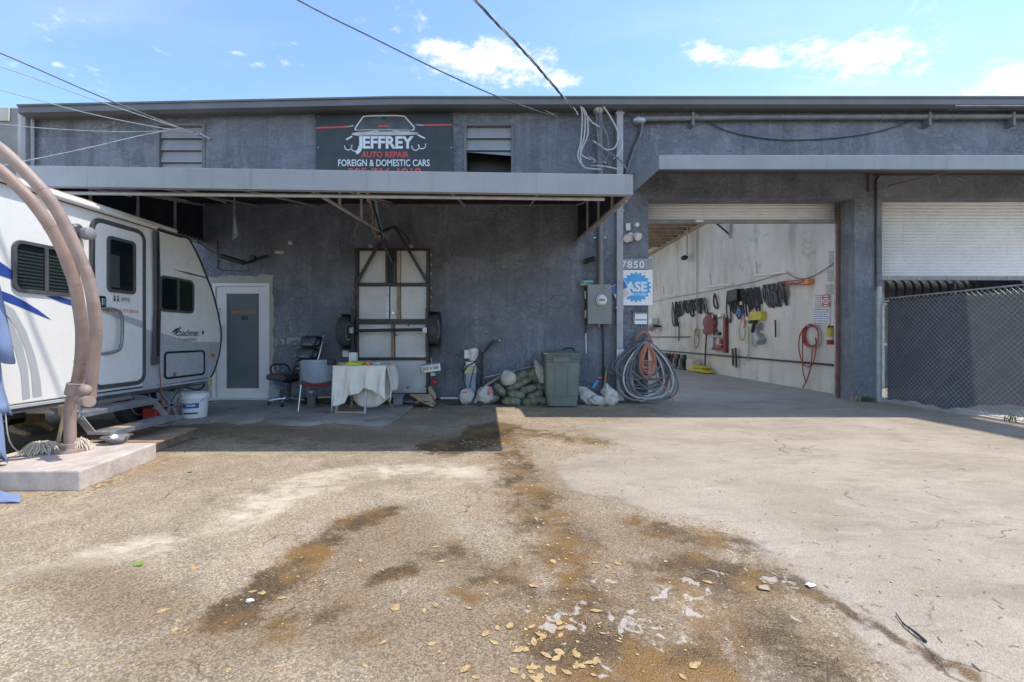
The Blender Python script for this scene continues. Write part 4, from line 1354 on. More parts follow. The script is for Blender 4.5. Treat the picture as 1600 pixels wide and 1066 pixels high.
# ------------------------------------------------------------------ electric service
ME = thing('electric_meter', 'grey electric meter cabinet with round dial on the wall', 'meter box', (FX(934), YF, FZ(507)))
MB().box((FX(915.5), YF - 0.20, FZ(507)), (FX(952), YF - 0.002, FZ(446.5))).build('cabinet', 'meter_box', ME, bevel=0.006)
MB().box((FX(940), YF - 0.204, FZ(505)), (FX(951), YF - 0.2005, FZ(449))).build('cover_plate', 'meter_box', ME, bevel=0.001)
MB().lathe([(0.098, 0.0), (0.098, -0.035), (0.086, -0.04), (0.082, -0.075), (0.06, -0.092)], (FX(936), YF - 0.20, FZ(470.5)), 24, 'y').build('dial', 'white_worn', ME, smooth=True)
MB().box((FX(931), YF - 0.296, FZ(472.5)), (FX(940), YF - 0.29, FZ(469))).build('dial_face', 'grey', ME)
MB().tube([F(934, 507, 0.1), F(934, 512, 0.1)], 0.03, 10).build('hub', 'conduit', ME, smooth=True)
MB().tube(bez([F(940, 507, 0.06), F(941.5, 520, 0.05), F(942, 560, 0.04), F(942.5, 598, 0.04), F(943, 612, 0.04)], 4), 0.017, 8).build('ground_cable', 'cable_dark', ME, smooth=True)
MS = thing('service_mast', 'vertical conduit mast with weatherhead and looping grey cables', 'service mast', (FX(935), YF, FZ(446)))
MB().tube([F(937, 447, 0.10), F(936.5, 300, 0.10), F(935, 178, 0.10)], 0.058, 14).build('mast', 'conduit', MS, smooth=True)
MB().lathe([(0.062, -0.16), (0.105, -0.10), (0.115, -0.02), (0.10, 0.05), (0.055, 0.085), (0.01, 0.09)], F(932.5, 172, 0.14), 16).build('weatherhead', 'steel', MS, smooth=True)
for py in (255, 372):
    MB().box((FX(926), YF - 0.03, FZ(py + 1)), (FX(947), YF - 0.004, FZ(py - 1))).build('strap', 'steel', MS)
cr = lambda u, v, o_=0.20: F(860 + u / 7.615, 150 + v / 7.615, o_)
loops = [
    ([(330, 220, .3), (352, 320, .25), (340, 600, .2), (308, 740, .2), (325, 830, .22), (380, 910, .25), (440, 935, .3), (520, 942, .3)], 'cable_pale'),
    ([(345, 230, .3), (385, 330, .25), (380, 540, .2), (340, 690, .2), (345, 850, .22), (390, 915, .25), (460, 940, .3), (560, 945, .3)], 'cable_pale'),
    ([(355, 240, .3), (410, 330, .25), (420, 520, .2), (370, 650, .2), (340, 740, .22), (380, 790, .25), (440, 830, .3)], 'cable_pale'),
    ([(520, 170, .22), (525, 400, .2), (545, 600, .2), (585, 740, .22), (660, 850, .22), (685, 920, .22)], 'cable_grey'),
    ([(548, 170, .25), (570, 360, .22), (640, 520, .22), (660, 680, .22), (640, 790, .24), (590, 850, .26), (520, 865, .28), (460, 830, .3)], 'cable_grey'),
    ([(560, 165, .26), (660, 300, .25), (755, 480, .25), (765, 590, .25), (720, 690, .26), (640, 715, .28), (570, 690, .3), (470, 620, .32)], 'cable_pale'),
    ([(565, 165, .26), (680, 330, .25), (790, 540, .25), (815, 640, .25), (780, 740, .26), (710, 820, .28)], 'cable_pale'),
    ([(480, 625, .3), (570, 700, .3), (720, 790, .3), (800, 860, .3), (855, 940, .3)], 'cable_grey'),
    ([(440, 905, .3), (560, 905, .3), (680, 925, .3), (760, 940, .3)], 'cable_pale'),
    ([(410, 320, .26), (470, 380, .22), (560, 430, .2)], 'cable_pale'),
]
for pts, m in loops:
    MB().tube(bez([cr(*p) for p in pts], 6), 0.0135, 6).build('cable', m, MS, smooth=True)
for a, b in (((470, 620), (580, 700)), ((420, 800), (500, 855)), ((440, 905), (520, 905))):
    MB().tube([cr(*a, .31), cr(*b, .31)], [0.014, 0.024], 8).build('splice', 'grey', MS, smooth=True)
# horizontal conduit on the upper wall
HC = thing('conduit_run', 'long horizontal grey conduit high on the wall above the garage', 'conduit', (FX(1000), YF, FZ(187)))
MB().tube([F(1004, 190, 0.10), F(1200, 187.5, 0.10), F(1620, 186.5, 0.10)], 0.047, 12).build('pipe', 'conduit', HC, smooth=True)
MB().lathe([(0.05, 0.10), (0.075, 0.06), (0.08, -0.02), (0.065, -0.09), (0.03, -0.12)], F(996, 193, 0.12), 12, 'x').build('end_fitting', 'steel', HC, smooth=True)
MB().tube(bez([F(996, 198, 0.13), F(994, 215, 0.12), F(984, 240, 0.10), F(974, 275, 0.06)], 5), 0.024, 8).build('cable', 'cable_dark', HC, smooth=True)
MB().tube(bez([F(1000, 198, 0.15), F(998, 214, 0.14), F(988, 238, 0.12), F(976, 275, 0.10)], 5), 0.018, 8).build('cable', 'cable_grey', HC, smooth=True)
for px in (1078, 1442, 1571):
    MB().box((FX(px - 2), YF - 0.155, FZ(202)), (FX(px + 2), YF - 0.003, FZ(181))).build('bracket', 'gutter', HC, bevel=0.004)
for px in (1083, 1215, 1372, 1452, 1480):
    MB().lathe([(0.053, -0.03), (0.056, 0.0), (0.053, 0.03)], F(px, 187.4, 0.10), 12, 'x').build('coupling', 'conduit', HC, smooth=True)
MB().tube(bez([F(1100, 190, 0.05), F(1135, 206, 0.03), F(1190, 217, 0.02), F(1250, 220, 0.02), F(1330, 214, 0.02), F(1385, 203, 0.03), F(1425, 189, 0.06)], 5), 0.010, 6).build('slack_cable', 'cable_dark', HC, smooth=True)
o = MB().box((FX(1468), YF - 0.30, FZ(178.5)), (FX(1640), YF - 0.12, FZ(168.5)))
tag(o.build('metal_channel', 'steel', bevel=0.006), 'short galvanised channel fixed below the gutter at the right', 'channel')
MB_ = MB().tube([F(905, 183, 0.06), F(930, 178, 0.05)], 0.006, 5).tube([F(945, 178, 0.05), F(995, 187, 0.06)], 0.006, 5).tube([F(866, 183, 0.08), F(905, 183, 0.06)], 0.006, 5)
tag(MB_.build('tie_wire', 'cable_dark'), 'thin guy wire running along the wall behind the weatherhead', 'wire')
# black riser conduit by the second bay
RC = MB().tube(bez([F(1367, 455, 0.03), F(1366.5, 300, 0.03), F(1367, 284, 0.03), F(1372, 276, 0.03), F(1382, 274, 0.03), F(1640, 273, 0.03)], 5), 0.017, 8)
tag(RC.build('riser_conduit', 'cable_dark', smooth=True), 'black conduit rising by the second bay and bending under the awning', 'conduit')

# ------------------------------------------------------------------ lamps and cameras on the wall
def camera_thing(label, px, py, m, dirv, s=1.0):
    c = F(px, py, 0)
    t_ = thing('security_camera', label, 'camera', c)
    MB().lathe([(0.04 * s, -0.012), (0.045 * s, 0)], c, 12, 'y').build('mount', m, t_, smooth=True)
    e_ = c + Vector((0, -0.07 * s, -0.01))
    MB().tube([c, e_], 0.014 * s, 8).build('arm', m, t_, smooth=True)
    d_ = Vector(dirv).normalized()
    MB().tube([e_ - d_ * 0.05 * s, e_ + d_ * 0.02 * s, e_ + d_ * 0.12 * s], [0.030 * s, 0.036 * s, 0.038 * s], 12).build('body', m, t_, smooth=True)
    MB().tube([e_ + d_ * 0.12 * s, e_ + d_ * 0.124 * s], 0.026 * s, 12).build('lens', 'black', t_, smooth=True)
    return t_


camera_thing('small white security camera right of the office door', 441, 394, 'white_worn', (-0.7, -0.7, -0.1), 0.9)
camera_thing('dark bullet security camera beside the mast above the bin', 916, 408, 'black_metal', (0.9, -0.5, 0.25), 1.2)
o = MB().sph(F(455, 380, 0.04), 0.045, 12, 8)
tag(o.build('dome_sensor', 'white_worn', smooth=True), 'round pale sensor on the wall above the small white camera', 'sensor')
fl = thing('flood_lamp', 'white twin flood lamp high on the pier by the garage', 'lamp', F(985, 372, 0))
MB().lathe([(0.06, -0.03), (0.065, 0)], F(985, 369, 0), 14, 'y').build('base_plate', 'white_worn', fl, smooth=True)
for dx, dz in ((-0.07, -0.01), (0.07, 0.02)):
    c = F(985, 371, 0.10) + Vector((dx, 0, dz))
    MB().tube([F(985, 369, 0.02), c], 0.014, 8).build('arm', 'white_worn', fl, smooth=True)
    MB().tube([c + Vector((0, 0.04, 0.02)), c, c + Vector((dx * 0.5, -0.07, -0.05))], [0.035, 0.055, 0.075], 14).build('lamp_head', 'white_worn', fl, smooth=True)
MB().sph(F(985, 376, 0.06), 0.035, 12, 8).build('sensor', 'cream', fl, smooth=True)
wallbox('junction_box', 'small white box on the pier above the flood lamp', 'box', 977, 984, 350, 361, 0.05, 'white_worn')
o = MB().lathe([(0.045, 0), (0.05, -0.02), (0.035, -0.06), (0.015, -0.065)], F(994.5, 352, 0), 14, 'y')
tag(o.build('round_sensor', 'white_worn', smooth=True), 'round white sensor beside the small box on the pier', 'sensor')
# dark goose-neck lamp arm left of the canopy wall, with its feed cable
ga = thing('lamp_arm', 'dark tube arm with cable on the wall above the office door', 'lamp arm', F(392, 410, 0))
cl = lambda u, v, o_=0.1: F(180 + u / 5.92, 260 + v / 5.92, o_)
MB().tube(bez([cl(1415, 830, .02), cl(1340, 860, .06), cl(1290, 905, .2), cl(1260, 915, .25)], 4), 0.028, 10).build('arm', 'black_metal', ga, smooth=True)
MB().tube([cl(1265, 915, .25), cl(1080, 858, .32)], 0.045, 12).build('lamp_tube', 'black_metal', ga, smooth=True)
MB().tube([cl(1300, 855, .05), cl(1300, 855, .14)], 0.05, 12).build('mount', 'black', ga, smooth=True)
MB().tube(bez([cl(1080, 855, .32), cl(960, 800, .3), cl(850, 730, .2), cl(760, 690, .1)], 5), 0.012, 6).build('cable', 'cable_dark', ga, smooth=True)
MB().tube(bez([cl(950, 690, .01), cl(955, 900, .01), cl(970, 955, .01), cl(1220, 968, .01), cl(1240, 930, .03)], 5), 0.007, 5).build('thin_cable', 'cable_dark', ga, smooth=True)

# ------------------------------------------------------------------ camper trailer
CT = thing('camper_trailer', 'white and grey travel trailer parked nose towards the wall at the left', 'camper', (XR - 1.2, 4.5, 0))
c5 = lambda u, v: (120 + u / 3.439, 330 + v / 3.439)      # marks measured on the side
nose = [RV(*c5(u, v)) for u, v in ((600, 150), (618, 178), (640, 220), (665, 275), (690, 340), (715, 400), (735, 460), (755, 540), (770, 620), (774, 665), (772, 705), (765, 760), (752, 810), (738, 855), (720, 890))]
nyz = [(p.y, p.z) for p in nose]
prof = [(1.75, 0.57)] + [(1.72, 2.55), (1.78, 2.615)] + [(5.9, 2.612), (6.30, 2.608)] + nyz
WID = 2.40
MB().prism([(XR, y, z) for y, z in prof], (-WID, 0, 0)).build('body', 'camper', CT, bevel=0.012)
# black edge moulding down the nose
MB().tube(bez([Vector((XR + 0.004, y, z)) for y, z in [(6.30, 2.61)] + nyz], 3), 0.014, 8).build('edge_trim', 'camper_seal', CT, smooth=True)
MB().tube([Vector((XR + 0.004, 1.8, 2.585)), Vector((XR + 0.004, 6.32, 2.59))], 0.016, 8).build('edge_trim', 'camper_seal', CT, smooth=True)
sp = lambda y, z, d: Vector((XR + d, y, z))


def side(nm, m, pts, lift=0.003, par=None):
    return MB().poly([RV(a, b, lift) for a, b in pts]).build(nm, m, par or CT, clean=False)


def side5(nm, m, pts, lift=0.003):
    return side(nm, m, [c5(u, v) for u, v in pts], lift)


# paint and vinyl
gp5 = [(352, 632), (420, 648), (500, 668), (560, 690), (640, 704), (774, 704)]
lowb = [(768, 760), (755, 810), (740, 855), (722, 886)]
side5('grey_panel', 'camper_grey', gp5 + lowb + [(560, 917), (352, 948)])
side5('grey_swoosh', 'camper_grey', [(345, 640), (352, 632), (420, 648), (500, 668), (560, 690), (560, 720), (345, 660)], 0.0045)
c6 = lambda u, v: (u / 3.55, 260 + v / 3.55)
def s6(pts, lift=0.003, m='blue_decal'):
    side('blue_swoosh' if m == 'blue_decal' else 'grey_swoosh', m, [c6(u, v) for u, v in pts], lift)
s6([(-140, 470), (0, 530), (62, 575), (62, 627), (0, 605), (-140, 560)])
s6([(-140, 640), (0, 688), (70, 715), (140, 752), (210, 796), (285, 853), (190, 815), (90, 772), (0, 737), (-140, 690)])
s6([(250, 718), (330, 722), (410, 748), (412, 777), (340, 756)])
c2 = lambda u, v: (u / 2.7325, 400 + v / 2.7325)
for band in ([(-60, 190), (0, 215), (55, 290), (95, 380), (118, 480), (128, 606), (96, 614), (88, 500), (62, 400), (20, 320), (-60, 260)],
             [(0, 190), (60, 230), (110, 320), (150, 430), (172, 530), (178, 598), (140, 604), (132, 500), (108, 400), (70, 310), (20, 250)]):
    side('grey_swoosh', 'camper_mid', [c2(u, v) for u, v in band])
side5('white_swoosh', 'white', [(470, 280), (560, 300), (690, 340), (694, 366), (620, 350), (520, 312)], 0.004)
side5('dark_line', 'camper_trim', [(512, 312), (600, 330), (694, 354), (694, 361), (600, 340)], 0.0055)
# maker's lettering and running-horse-like flourish
p0 = RV(*c5(530, 672), 0.005)
yA, yB = RV(*c5(530, 660)).y, RV(*c5(652, 660)).y
text('Coachmen', 'lettering', 'ink', CT, (XR + 0.005, yA, 1.215), EY, EZ, yB - yA, 0.098, (0, 0, 0), 0.01, slant=0.15)
for pts in ([(505, 655), (528, 632), (556, 625), (545, 636), (525, 650)], [(512, 668), (535, 645), (560, 640), (540, 655)], [(548, 632), (556, 617), (560, 632)]):
    side5('emblem', 'camper_trim', pts, 0.005)
text('Freedom', 'lettering', 'camper_trim', CT, (XR + 0.005, yA + 0.05, 1.15), EY, EZ, (yB - yA) * 0.8, 0.045, (0, 0, 0), 0.0, slant=0.15)
side5('emblem', 'camper_trim', [(670, 645), (680, 640), (682, 660), (672, 664)], 0.005)


def fr(parent, y0, y1, z0, z1, r, wdt, d, m, nm):
    return ring(MB(), rrect(y0, y1, z0, z1, r), rrect(y0 + wdt, y1 - wdt, z0 + wdt, z1 - wdt, max(0.01, r - wdt)), lambda u, v, dd: Vector((XR + 0.002 + dd, u, v)), d).build(nm, m, parent, bevel=0.004)


def pane(parent, y0, y1, z0, z1, r, d, m, nm='glass_pane'):
    return MB().poly([sp(u, v, d) for u, v in rrect(y0, y1, z0, z1, r)]).build(nm, m, parent, clean=False)


# big side window with blinds
wy0, wy1, wz0, wz1 = 4.14, 4.79, 1.615, 2.10
win = fr(CT, wy0, wy1, wz0, wz1, 0.085, 0.035, 0.022, 'camper_trim', 'window')
pane(win, wy0 + 0.03, wy1 - 0.03, wz0 + 0.03, wz1 - 0.03, 0.06, 0.016, 'glass')
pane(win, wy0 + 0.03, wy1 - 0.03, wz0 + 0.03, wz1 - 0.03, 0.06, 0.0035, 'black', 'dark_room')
ym = wy0 + 0.30
MB().box((XR + 0.004, ym - 0.018, wz0 + 0.03), (XR + 0.026, ym + 0.018, wz1 - 0.03)).build('mullion', 'camper_trim', win)
for k in range(11):
    z = wz0 + 0.045 + k * 0.033
    MB().box((XR + 0.006, wy0 + 0.05, z), (XR + 0.012, wy1 - 0.06, z + 0.016)).build('blind_slat', 'blind', win)
# small nose window
wy0, wy1, wz0, wz1 = 5.90, 6.55, 1.535, 2.01
win = fr(CT, wy0, wy1, wz0, wz1, 0.085, 0.032, 0.022, 'camper_trim', 'window')
pane(win, wy0 + 0.03, wy1 - 0.03, wz0 + 0.03, wz1 - 0.03, 0.06, 0.016, 'glass')
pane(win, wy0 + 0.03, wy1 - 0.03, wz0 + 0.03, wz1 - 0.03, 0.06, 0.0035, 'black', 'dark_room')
MB().box((XR + 0.006, wy0 + 0.36, wz0 + 0.04), (XR + 0.009, wy1 - 0.05, wz1 - 0.04)).build('blind', 'weed', win)
MB().box((XR + 0.004, wy0 + 0.31, wz0 + 0.03), (XR + 0.026, wy0 + 0.35, wz1 - 0.03)).build('mullion', 'camper_trim', win)
# entry door
dy0, dy1, dz0, dz1 = 4.915, 5.66, 0.62, 2.515
door = fr(CT, dy0, dy1, dz0, dz1, 0.13, 0.045, 0.028, 'camper_trim', 'entry_door')
MB().prism([sp(u, v, 0.004) for u, v in rrect(dy0 + 0.05, dy1 - 0.05, dz0 + 0.05, dz1 - 0.05, 0.085)], (0.022, 0, 0)).build('door_leaf', 'camper', door, bevel=0.004)
MB().prism([sp(u, v, 0.0262) for u, v in ((dy0 + 0.06, 1.53), (5.2, 1.49), (dy1 - 0.06, 1.40), (dy1 - 0.06, 1.31), (5.2, 1.43), (dy0 + 0.06, 1.50))], (0.001, 0, 0)).build('grey_swoosh', 'camper_grey', door)
q = ring(MB(), rrect(5.10, 5.49, 1.71, 2.345, 0.055), rrect(5.135, 5.455, 1.745, 2.31, 0.03), lambda u, v, dd: Vector((XR + 0.026 + dd, u, v)), 0.02)
q.build('door_window_frame', 'camper_trim', door, bevel=0.003)
pane(door, 5.13, 5.46, 1.74, 2.315, 0.03, 0.036, 'glass')
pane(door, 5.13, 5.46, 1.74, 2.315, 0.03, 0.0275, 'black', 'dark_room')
MB().box((XR + 0.029, 5.15, 1.77), (XR + 0.032, 5.27, 2.14)).build('curtain', 'white_worn', door)
MB().prism([sp(u, v, 0.026) for u, v in rrect(5.165, 5.43, 1.595, 1.692, 0.012)], (0.006, 0, 0)).build('sign_plate', 'white_worn', door)
text('OFFICE', 'lettering', 'ink', door, (XR + 0.0335, 5.285, 1.622), EY, EZ, 0.125, 0.042, (0, 0, 0), 0.02)
for yy in (5.20, 5.245):
    q = MB().poly([sp(yy + 0.012 * math.cos(a), 1.668 + 0.011 * math.sin(a), 0.0335) for a in [k * math.pi / 4 for k in range(8)]])
    q.poly([sp(yy - 0.016, 1.612, 0.0335), sp(yy + 0.016, 1.612, 0.0335), sp(yy + 0.010, 1.654, 0.0335), sp(yy - 0.010, 1.654, 0.0335)])
    q.build('symbol', 'ink', door, clean=False)
text('JEFFREY AUTO REPAIR', 'lettering', 'orange', door, (XR + 0.029, 5.09, 1.475), EY, EZ, 0.46, 0.055, (0, 0, 0), 0.015)
MB().prism([sp(u, v, 0.026) for u, v in rrect(4.985, 5.075, 1.53, 1.655, 0.02)], (0.025, 0, 0)).build('door_lock', 'black', door, bevel=0.006)
MB().box((XR + 0.0515, 5.005, 1.55), (XR + 0.066, 5.05, 1.63)).build('lock_paddle', 'steel', door, bevel=0.006)
h = [RV(*c5(u, v)) for u, v in ((112, 522), (165, 530), (192, 560), (198, 620), (192, 715), (172, 752), (118, 768))]
MB().tube(bez([Vector((XR + d, p.y, p.z)) for p, d in zip(h, (0.02, 0.09, 0.10, 0.10, 0.10, 0.09, 0.02))], 4), 0.017, 8).build('grab_rail', 'grab', CT, smooth=True)
# awning arm and rolled awning along the roof edge
MB().prism([RV(*c5(u, v), 0.03) for u, v in ((395, 105), (418, 110), (428, 520), (420, 822), (388, 828), (400, 520))], (0.035, 0, 0)).build('awning_arm', 'camper_trim', CT, bevel=0.004)
MB().prism([RV(*c5(u, v), 0.066) for u, v in ((404, 130), (410, 130), (414, 780), (400, 780))], (0.008, 0, 0)).build('arm_channel', 'camper_seal', CT)
MB().tube([Vector((XR + 0.045, 1.9, 2.605)), Vector((XR + 0.045, 5.80, 2.602))], 0.03, 12).build('awning_roll', 'white_worn', CT, smooth=True)
MB().box((XR - 0.02, 1.8, 2.618), (XR + 0.03, 6.2, 2.66)).build('awning_rail', 'white_worn', CT, bevel=0.006)
MB().tube([Vector((XR - 0.015, 1.8, 2.672)), Vector((XR - 0.015, 6.25, 2.668))], 0.013, 8).build('roof_moulding', 'rope', CT, smooth=True)
# storage hatch, clearance lamp, speaker lamp
hy0, hy1, hz0, hz1 = 5.985, 6.79, 0.64, 1.01
hatch = fr(CT, hy0, hy1, hz0, hz1, 0.065, 0.026, 0.018, 'camper_seal', 'storage_hatch')
MB().prism([sp(u, v, 0.004) for u, v in rrect(hy0 + 0.03, hy1 - 0.03, hz0 + 0.03, hz1 - 0.03, 0.04)], (0.010, 0, 0)).build('hatch_leaf', 'camper_grey', hatch, bevel=0.003)
MB().lathe([(0.022, 0.014), (0.026, 0.026), (0.014, 0.03)], (XR, hy0 + 0.17, hz0 + 0.06), 10, 'x').build('hatch_latch', 'chrome', hatch, smooth=True)
p = RV(331, 555)
MB().sph((XR + 0.006, p.y, p.z), (0.02, 0.055, 0.028), 12, 8).build('clearance_lamp', 'amber', CT, smooth=True)
p = RV(122, 365)
MB().lathe([(0.075, 0.0), (0.075, 0.03), (0.055, 0.05)], (XR, p.y - 0.03, p.z + 0.02), 16, 'x').build('lamp_base', 'camper_trim', CT, smooth=True)
MB().lathe([(0.05, 0.04), (0.065, 0.06), (0.065, 0.13), (0.05, 0.14)], (XR, p.y + 0.01, p.z), 16, 'x').build('porch_lamp', 'grey', CT, smooth=True)
# lower moulding, chassis, hitch, wheels
MB().box((XR - 0.03, 1.75, 0.545), (XR + 0.022, 6.88, 0.575)).build('lower_moulding', 'camper_mid', CT, bevel=0.004)
MB().box((XR - 0.04, 1.75, 0.500), (XR + 0.006, 6.80, 0.544)).build('skirt', 'camper_trim', CT)
for x in (XR - 0.42, XR - 1.98):
    MB().box((x, 1.9, 0.43), (x + 0.06, 6.9, 0.568)).build('chassis_rail', 'black_metal', CT)
for y in (2.4, 3.9, 5.2, 6.6):
    MB().box((XR - 1.98, y, 0.44), (XR - 0.36, y + 0.06, 0.55)).build('cross_member', 'black_metal', CT)
for s in (-1, 1):
    MB().bar((XR - 1.2 + s * 0.78, 6.7, 0.46), (XR - 1.2 + s * 0.05, 8.10, 0.46), 0.06, 0.12).build('hitch_bar', 'black_metal', CT)
MB().tube([(XR - 1.2, 8.0, 0.02), (XR - 1.2, 8.0, 0.85)], 0.035, 10).build('tongue_jack', 'steel', CT, smooth=True)


def wheel(parent, c, r, wd, axis='x', rr=0.58):
    tyre = MB().lathe([(r * rr, -wd * 0.42), (r * 0.86, -wd * 0.5), (r * 0.97, -wd * 0.40), (r, -wd * 0.2), (r, wd * 0.2), (r * 0.97, wd * 0.40), (r * 0.86, wd * 0.5), (r * rr, wd * 0.42)], c, 30, axis)
    wo_ = tyre.build('wheel', 'rubber', parent, smooth=True, ang=50)
    q = MB()
    for s in (1, -1):
        q.lathe([(r * rr * 1.02, s * wd * 0.44), (r * rr * 0.95, s * wd * 0.44), (r * rr * 0.85, s * wd * 0.34), (r * 0.30, s * wd * 0.36), (r * 0.22, s * wd * 0.40), (r * 0.08, s * wd * 0.42), (0.002, s * wd * 0.42)], c, 24, axis, caps=False)
    q.build('rim', 'rim', wo_, smooth=True)
    q = MB()
    for k in range(5):
        a = 2 * math.pi * k / 5
        off = {'x': Vector((0, math.cos(a), math.sin(a))), 'y': Vector((math.cos(a), 0, math.sin(a)))}[axis] * r * 0.26
        for s in (1, -1):
            q.lathe([(0.012, s * wd * 0.36), (0.012, s * wd * 0.44)], Vector(c) + off, 6, axis)
    q.build('lug_nut', 'steel', wo_)
    return wo_


wheel(CT, (XR - 0.22, 2.75, 0.34), 0.34, 0.20)
wheel(CT, (XR - 0.22, 3.55, 0.34), 0.34, 0.20)
wheel(CT, (XR - 2.18, 2.75, 0.34), 0.34, 0.20)
wheel(CT, (XR - 2.18, 3.55, 0.34), 0.34, 0.20)
MB().box((XR - 0.75, 4.2, 0.37), (XR - 0.50, 4.75, 0.52)).build('battery_tray', 'camper_trim', CT)
MB().box((XR - 0.30, 4.55, 0.435), (XR - 0.03, 4.85, 0.50)).build('vent_box', 'white_worn', CT, bevel=0.006)
MB().tube([(XR - 0.25, 5.25, 0.47), (XR - 0.25, 5.8, 0.47)], 0.055, 12).build('drain_pipe', 'white_worn', CT, smooth=True)
# scissor stabiliser jack below the nose
j0 = Vector((XR - 0.10, 6.05, 0.50))
for a, b in (((0, 0.0, 0.0), (0, 0.20, -0.24)), ((0, 0.42, 0.0), (0, 0.20, -0.24)), ((0, 0.05, -0.46), (0, 0.20, -0.22)), ((0, 0.36, -0.46), (0, 0.20, -0.22))):
    MB().bar(j0 + Vector(a), j0 + Vector(b), 0.05, 0.028, (1, 0, 0)).build('jack_arm', 'steel', CT, bevel=0.003)
MB().box(j0 + Vector((-0.06, 0.0, -0.497)), j0 + Vector((0.06, 0.42, -0.465))).build('jack_foot', 'steel', CT, bevel=0.004)
MB().tube([j0 + Vector((0, -0.1, -0.23)), j0 + Vector((0, 0.5, -0.23))], 0.012, 8).build('jack_screw', 'steel', CT, smooth=True)
MB().tube(bez([(XR - 0.05, 6.45, 0.50), (XR + 0.0, 6.6, 0.44), (XR, 6.75, 0.45), (XR - 0.02, 6.85, 0.52)], 4), 0.014, 6).build('brake_cable', 'cable_dark', CT, smooth=True)
MB().tube([(XR + 0.0, 6.5, 0.53), (XR + 0.02, 6.85, 0.515)], 0.014, 8).build('jack_handle', 'steel', CT, smooth=True)
MB().sph((XR + 0.02, 6.86, 0.50), 0.028, 10, 6).build('yellow_plug', 'yellow', CT, smooth=True)
MB().tube([RV(243, 560, 0.04), RV(245, 600, 0.05), RV(247, 650, 0.06)], 0.006, 5).build('red_strap', 'red_hose', CT)
# folding entry step, two treads
st = MB()
st.box((XR + 0.02, 4.52, 0.42), (XR + 0.28, 5.48, 0.45)).box((XR + 0.275, 4.52, 0.40), (XR + 0.30, 5.48, 0.452))
step = st.build('entry_step', 'steel', CT, bevel=0.005)
MB().box((XR + 0.36, 4.50, 0.235), (XR + 0.58, 5.50, 0.262)).build('lower_tread', 'steel', step, bevel=0.005)
MB().box((XR + 0.575, 4.50, 0.215), (XR + 0.60, 5.50, 0.264)).build('tread_lip', 'steel', step, bevel=0.003)
for y in (4.50, 5.48):
    MB().prism([(XR - 0.02, y, 0.50), (XR + 0.12, y, 0.50), (XR + 0.30, y, 0.45), (XR + 0.30, y, 0.38), (XR + 0.10, y, 0.40)], (0, 0.012, 0)).build('step_bracket', 'steel', step)
    MB().prism([(XR + 0.22, y + 0.013, 0.41), (XR + 0.30, y + 0.013, 0.42), (XR + 0.44, y + 0.013, 0.25), (XR + 0.36, y + 0.013, 0.235)], (0, 0.012, 0)).build('step_bracket', 'steel', step)
    MB().lathe([(0.02, -0.012), (0.02, 0.03)], (XR + 0.26, y, 0.415), 10, 'y').build('pivot_bolt', 'chrome', step, smooth=True)
MB().box((XR + 0.40, 4.7, 0.262), (XR + 0.56, 4.95, 0.266)).build('grip_tape', 'wood_pale', step)
for y in (4.485, 4.50):
    pass
MB().box((XR + 0.10, 4.475, 0.43), (XR + 0.17, 4.50, 0.53)).build('wood_shim', 'wood_pale', step)

# red can under the nose, resting on the ground
RC_ = thing('fuel_can', 'small red plastic can on the ground under the camper nose', 'can', (XR - 0.30, 6.25, 0.0))
MB().box((XR - 0.40, 6.12, 0.003), (XR - 0.20, 6.38, 0.25)).build('body', 'red', RC_, bevel=0.03, seg=3)
MB().tube(bez([(XR - 0.3, 6.18, 0.24), (XR - 0.3, 6.20, 0.31), (XR - 0.3, 6.32, 0.31), (XR - 0.3, 6.34, 0.24)], 4), 0.012, 8).build('handle', 'red', RC_, smooth=True)
MB().lathe([(0.03, 0.31), (0.03, 0.37), (0.012, 0.39), (0.012, 0.45)], (XR - 0.3, 6.15, -0.07), 12).build('spout', 'black', RC_, smooth=True)
# spare wheel lying behind it
SWH = thing('spare_wheel', 'dusty spare wheel standing under the camper behind the red can', 'wheel', (XR - 0.62, 6.3, 0.0))
wheel(SWH, (XR - 0.62, 6.3, 0.30), 0.30, 0.18)

# ------------------------------------------------------------------ bucket
bp = G(305, 655)
bz0 = 0.05
BK = thing('bucket', 'white plastic bucket with blue label standing at the camper nose', 'bucket', (bp.x + 0.06, bp.y - 0.1, bz0))
bx_, by_ = bp.x + 0.06, bp.y - 0.1
MB().lathe([(0.150, 0.0), (0.155, 0.01), (0.172, 0.27), (0.184, 0.275), (0.184, 0.30), (0.178, 0.305), (0.178, 0.335), (0.186, 0.34), (0.186, 0.352), (0.170, 0.352), (0.150, 0.02), (0.001, 0.015)], (bx_, by_, bz0), 32, caps=False).build('body', 'white', BK, smooth=True)
MB().tube(bez([(bx_ - 0.187, by_, bz0 + 0.30), (bx_ - 0.15, by_ - 0.13, bz0 + 0.235), (bx_, by_ - 0.20, bz0 + 0.21), (bx_ + 0.15, by_ - 0.13, bz0 + 0.235), (bx_ + 0.187, by_, bz0 + 0.30)], 6), 0.004, 6).build('bail_handle', 'steel', BK, smooth=True)


def bucket_patch(a0, a1, z0, z1, m, nm):
    vs, fs = [], []
    n = 10
    for k in range(n + 1):
        a = R(a0 + (a1 - a0) * k / n)
        for z in (z0, z1):
            r_ = 0.155 + (0.172 - 0.155) * z / 0.27 + 0.0018
            vs.append((bx_ + r_ * math.cos(a), by_ + r_ * math.sin(a), bz0 + z))
    fs = [(2 * k, 2 * k + 2, 2 * k + 3, 2 * k + 1) for k in range(n)]
    return MB().add(vs, fs).build(nm, m, BK, clean=False, smooth=True)


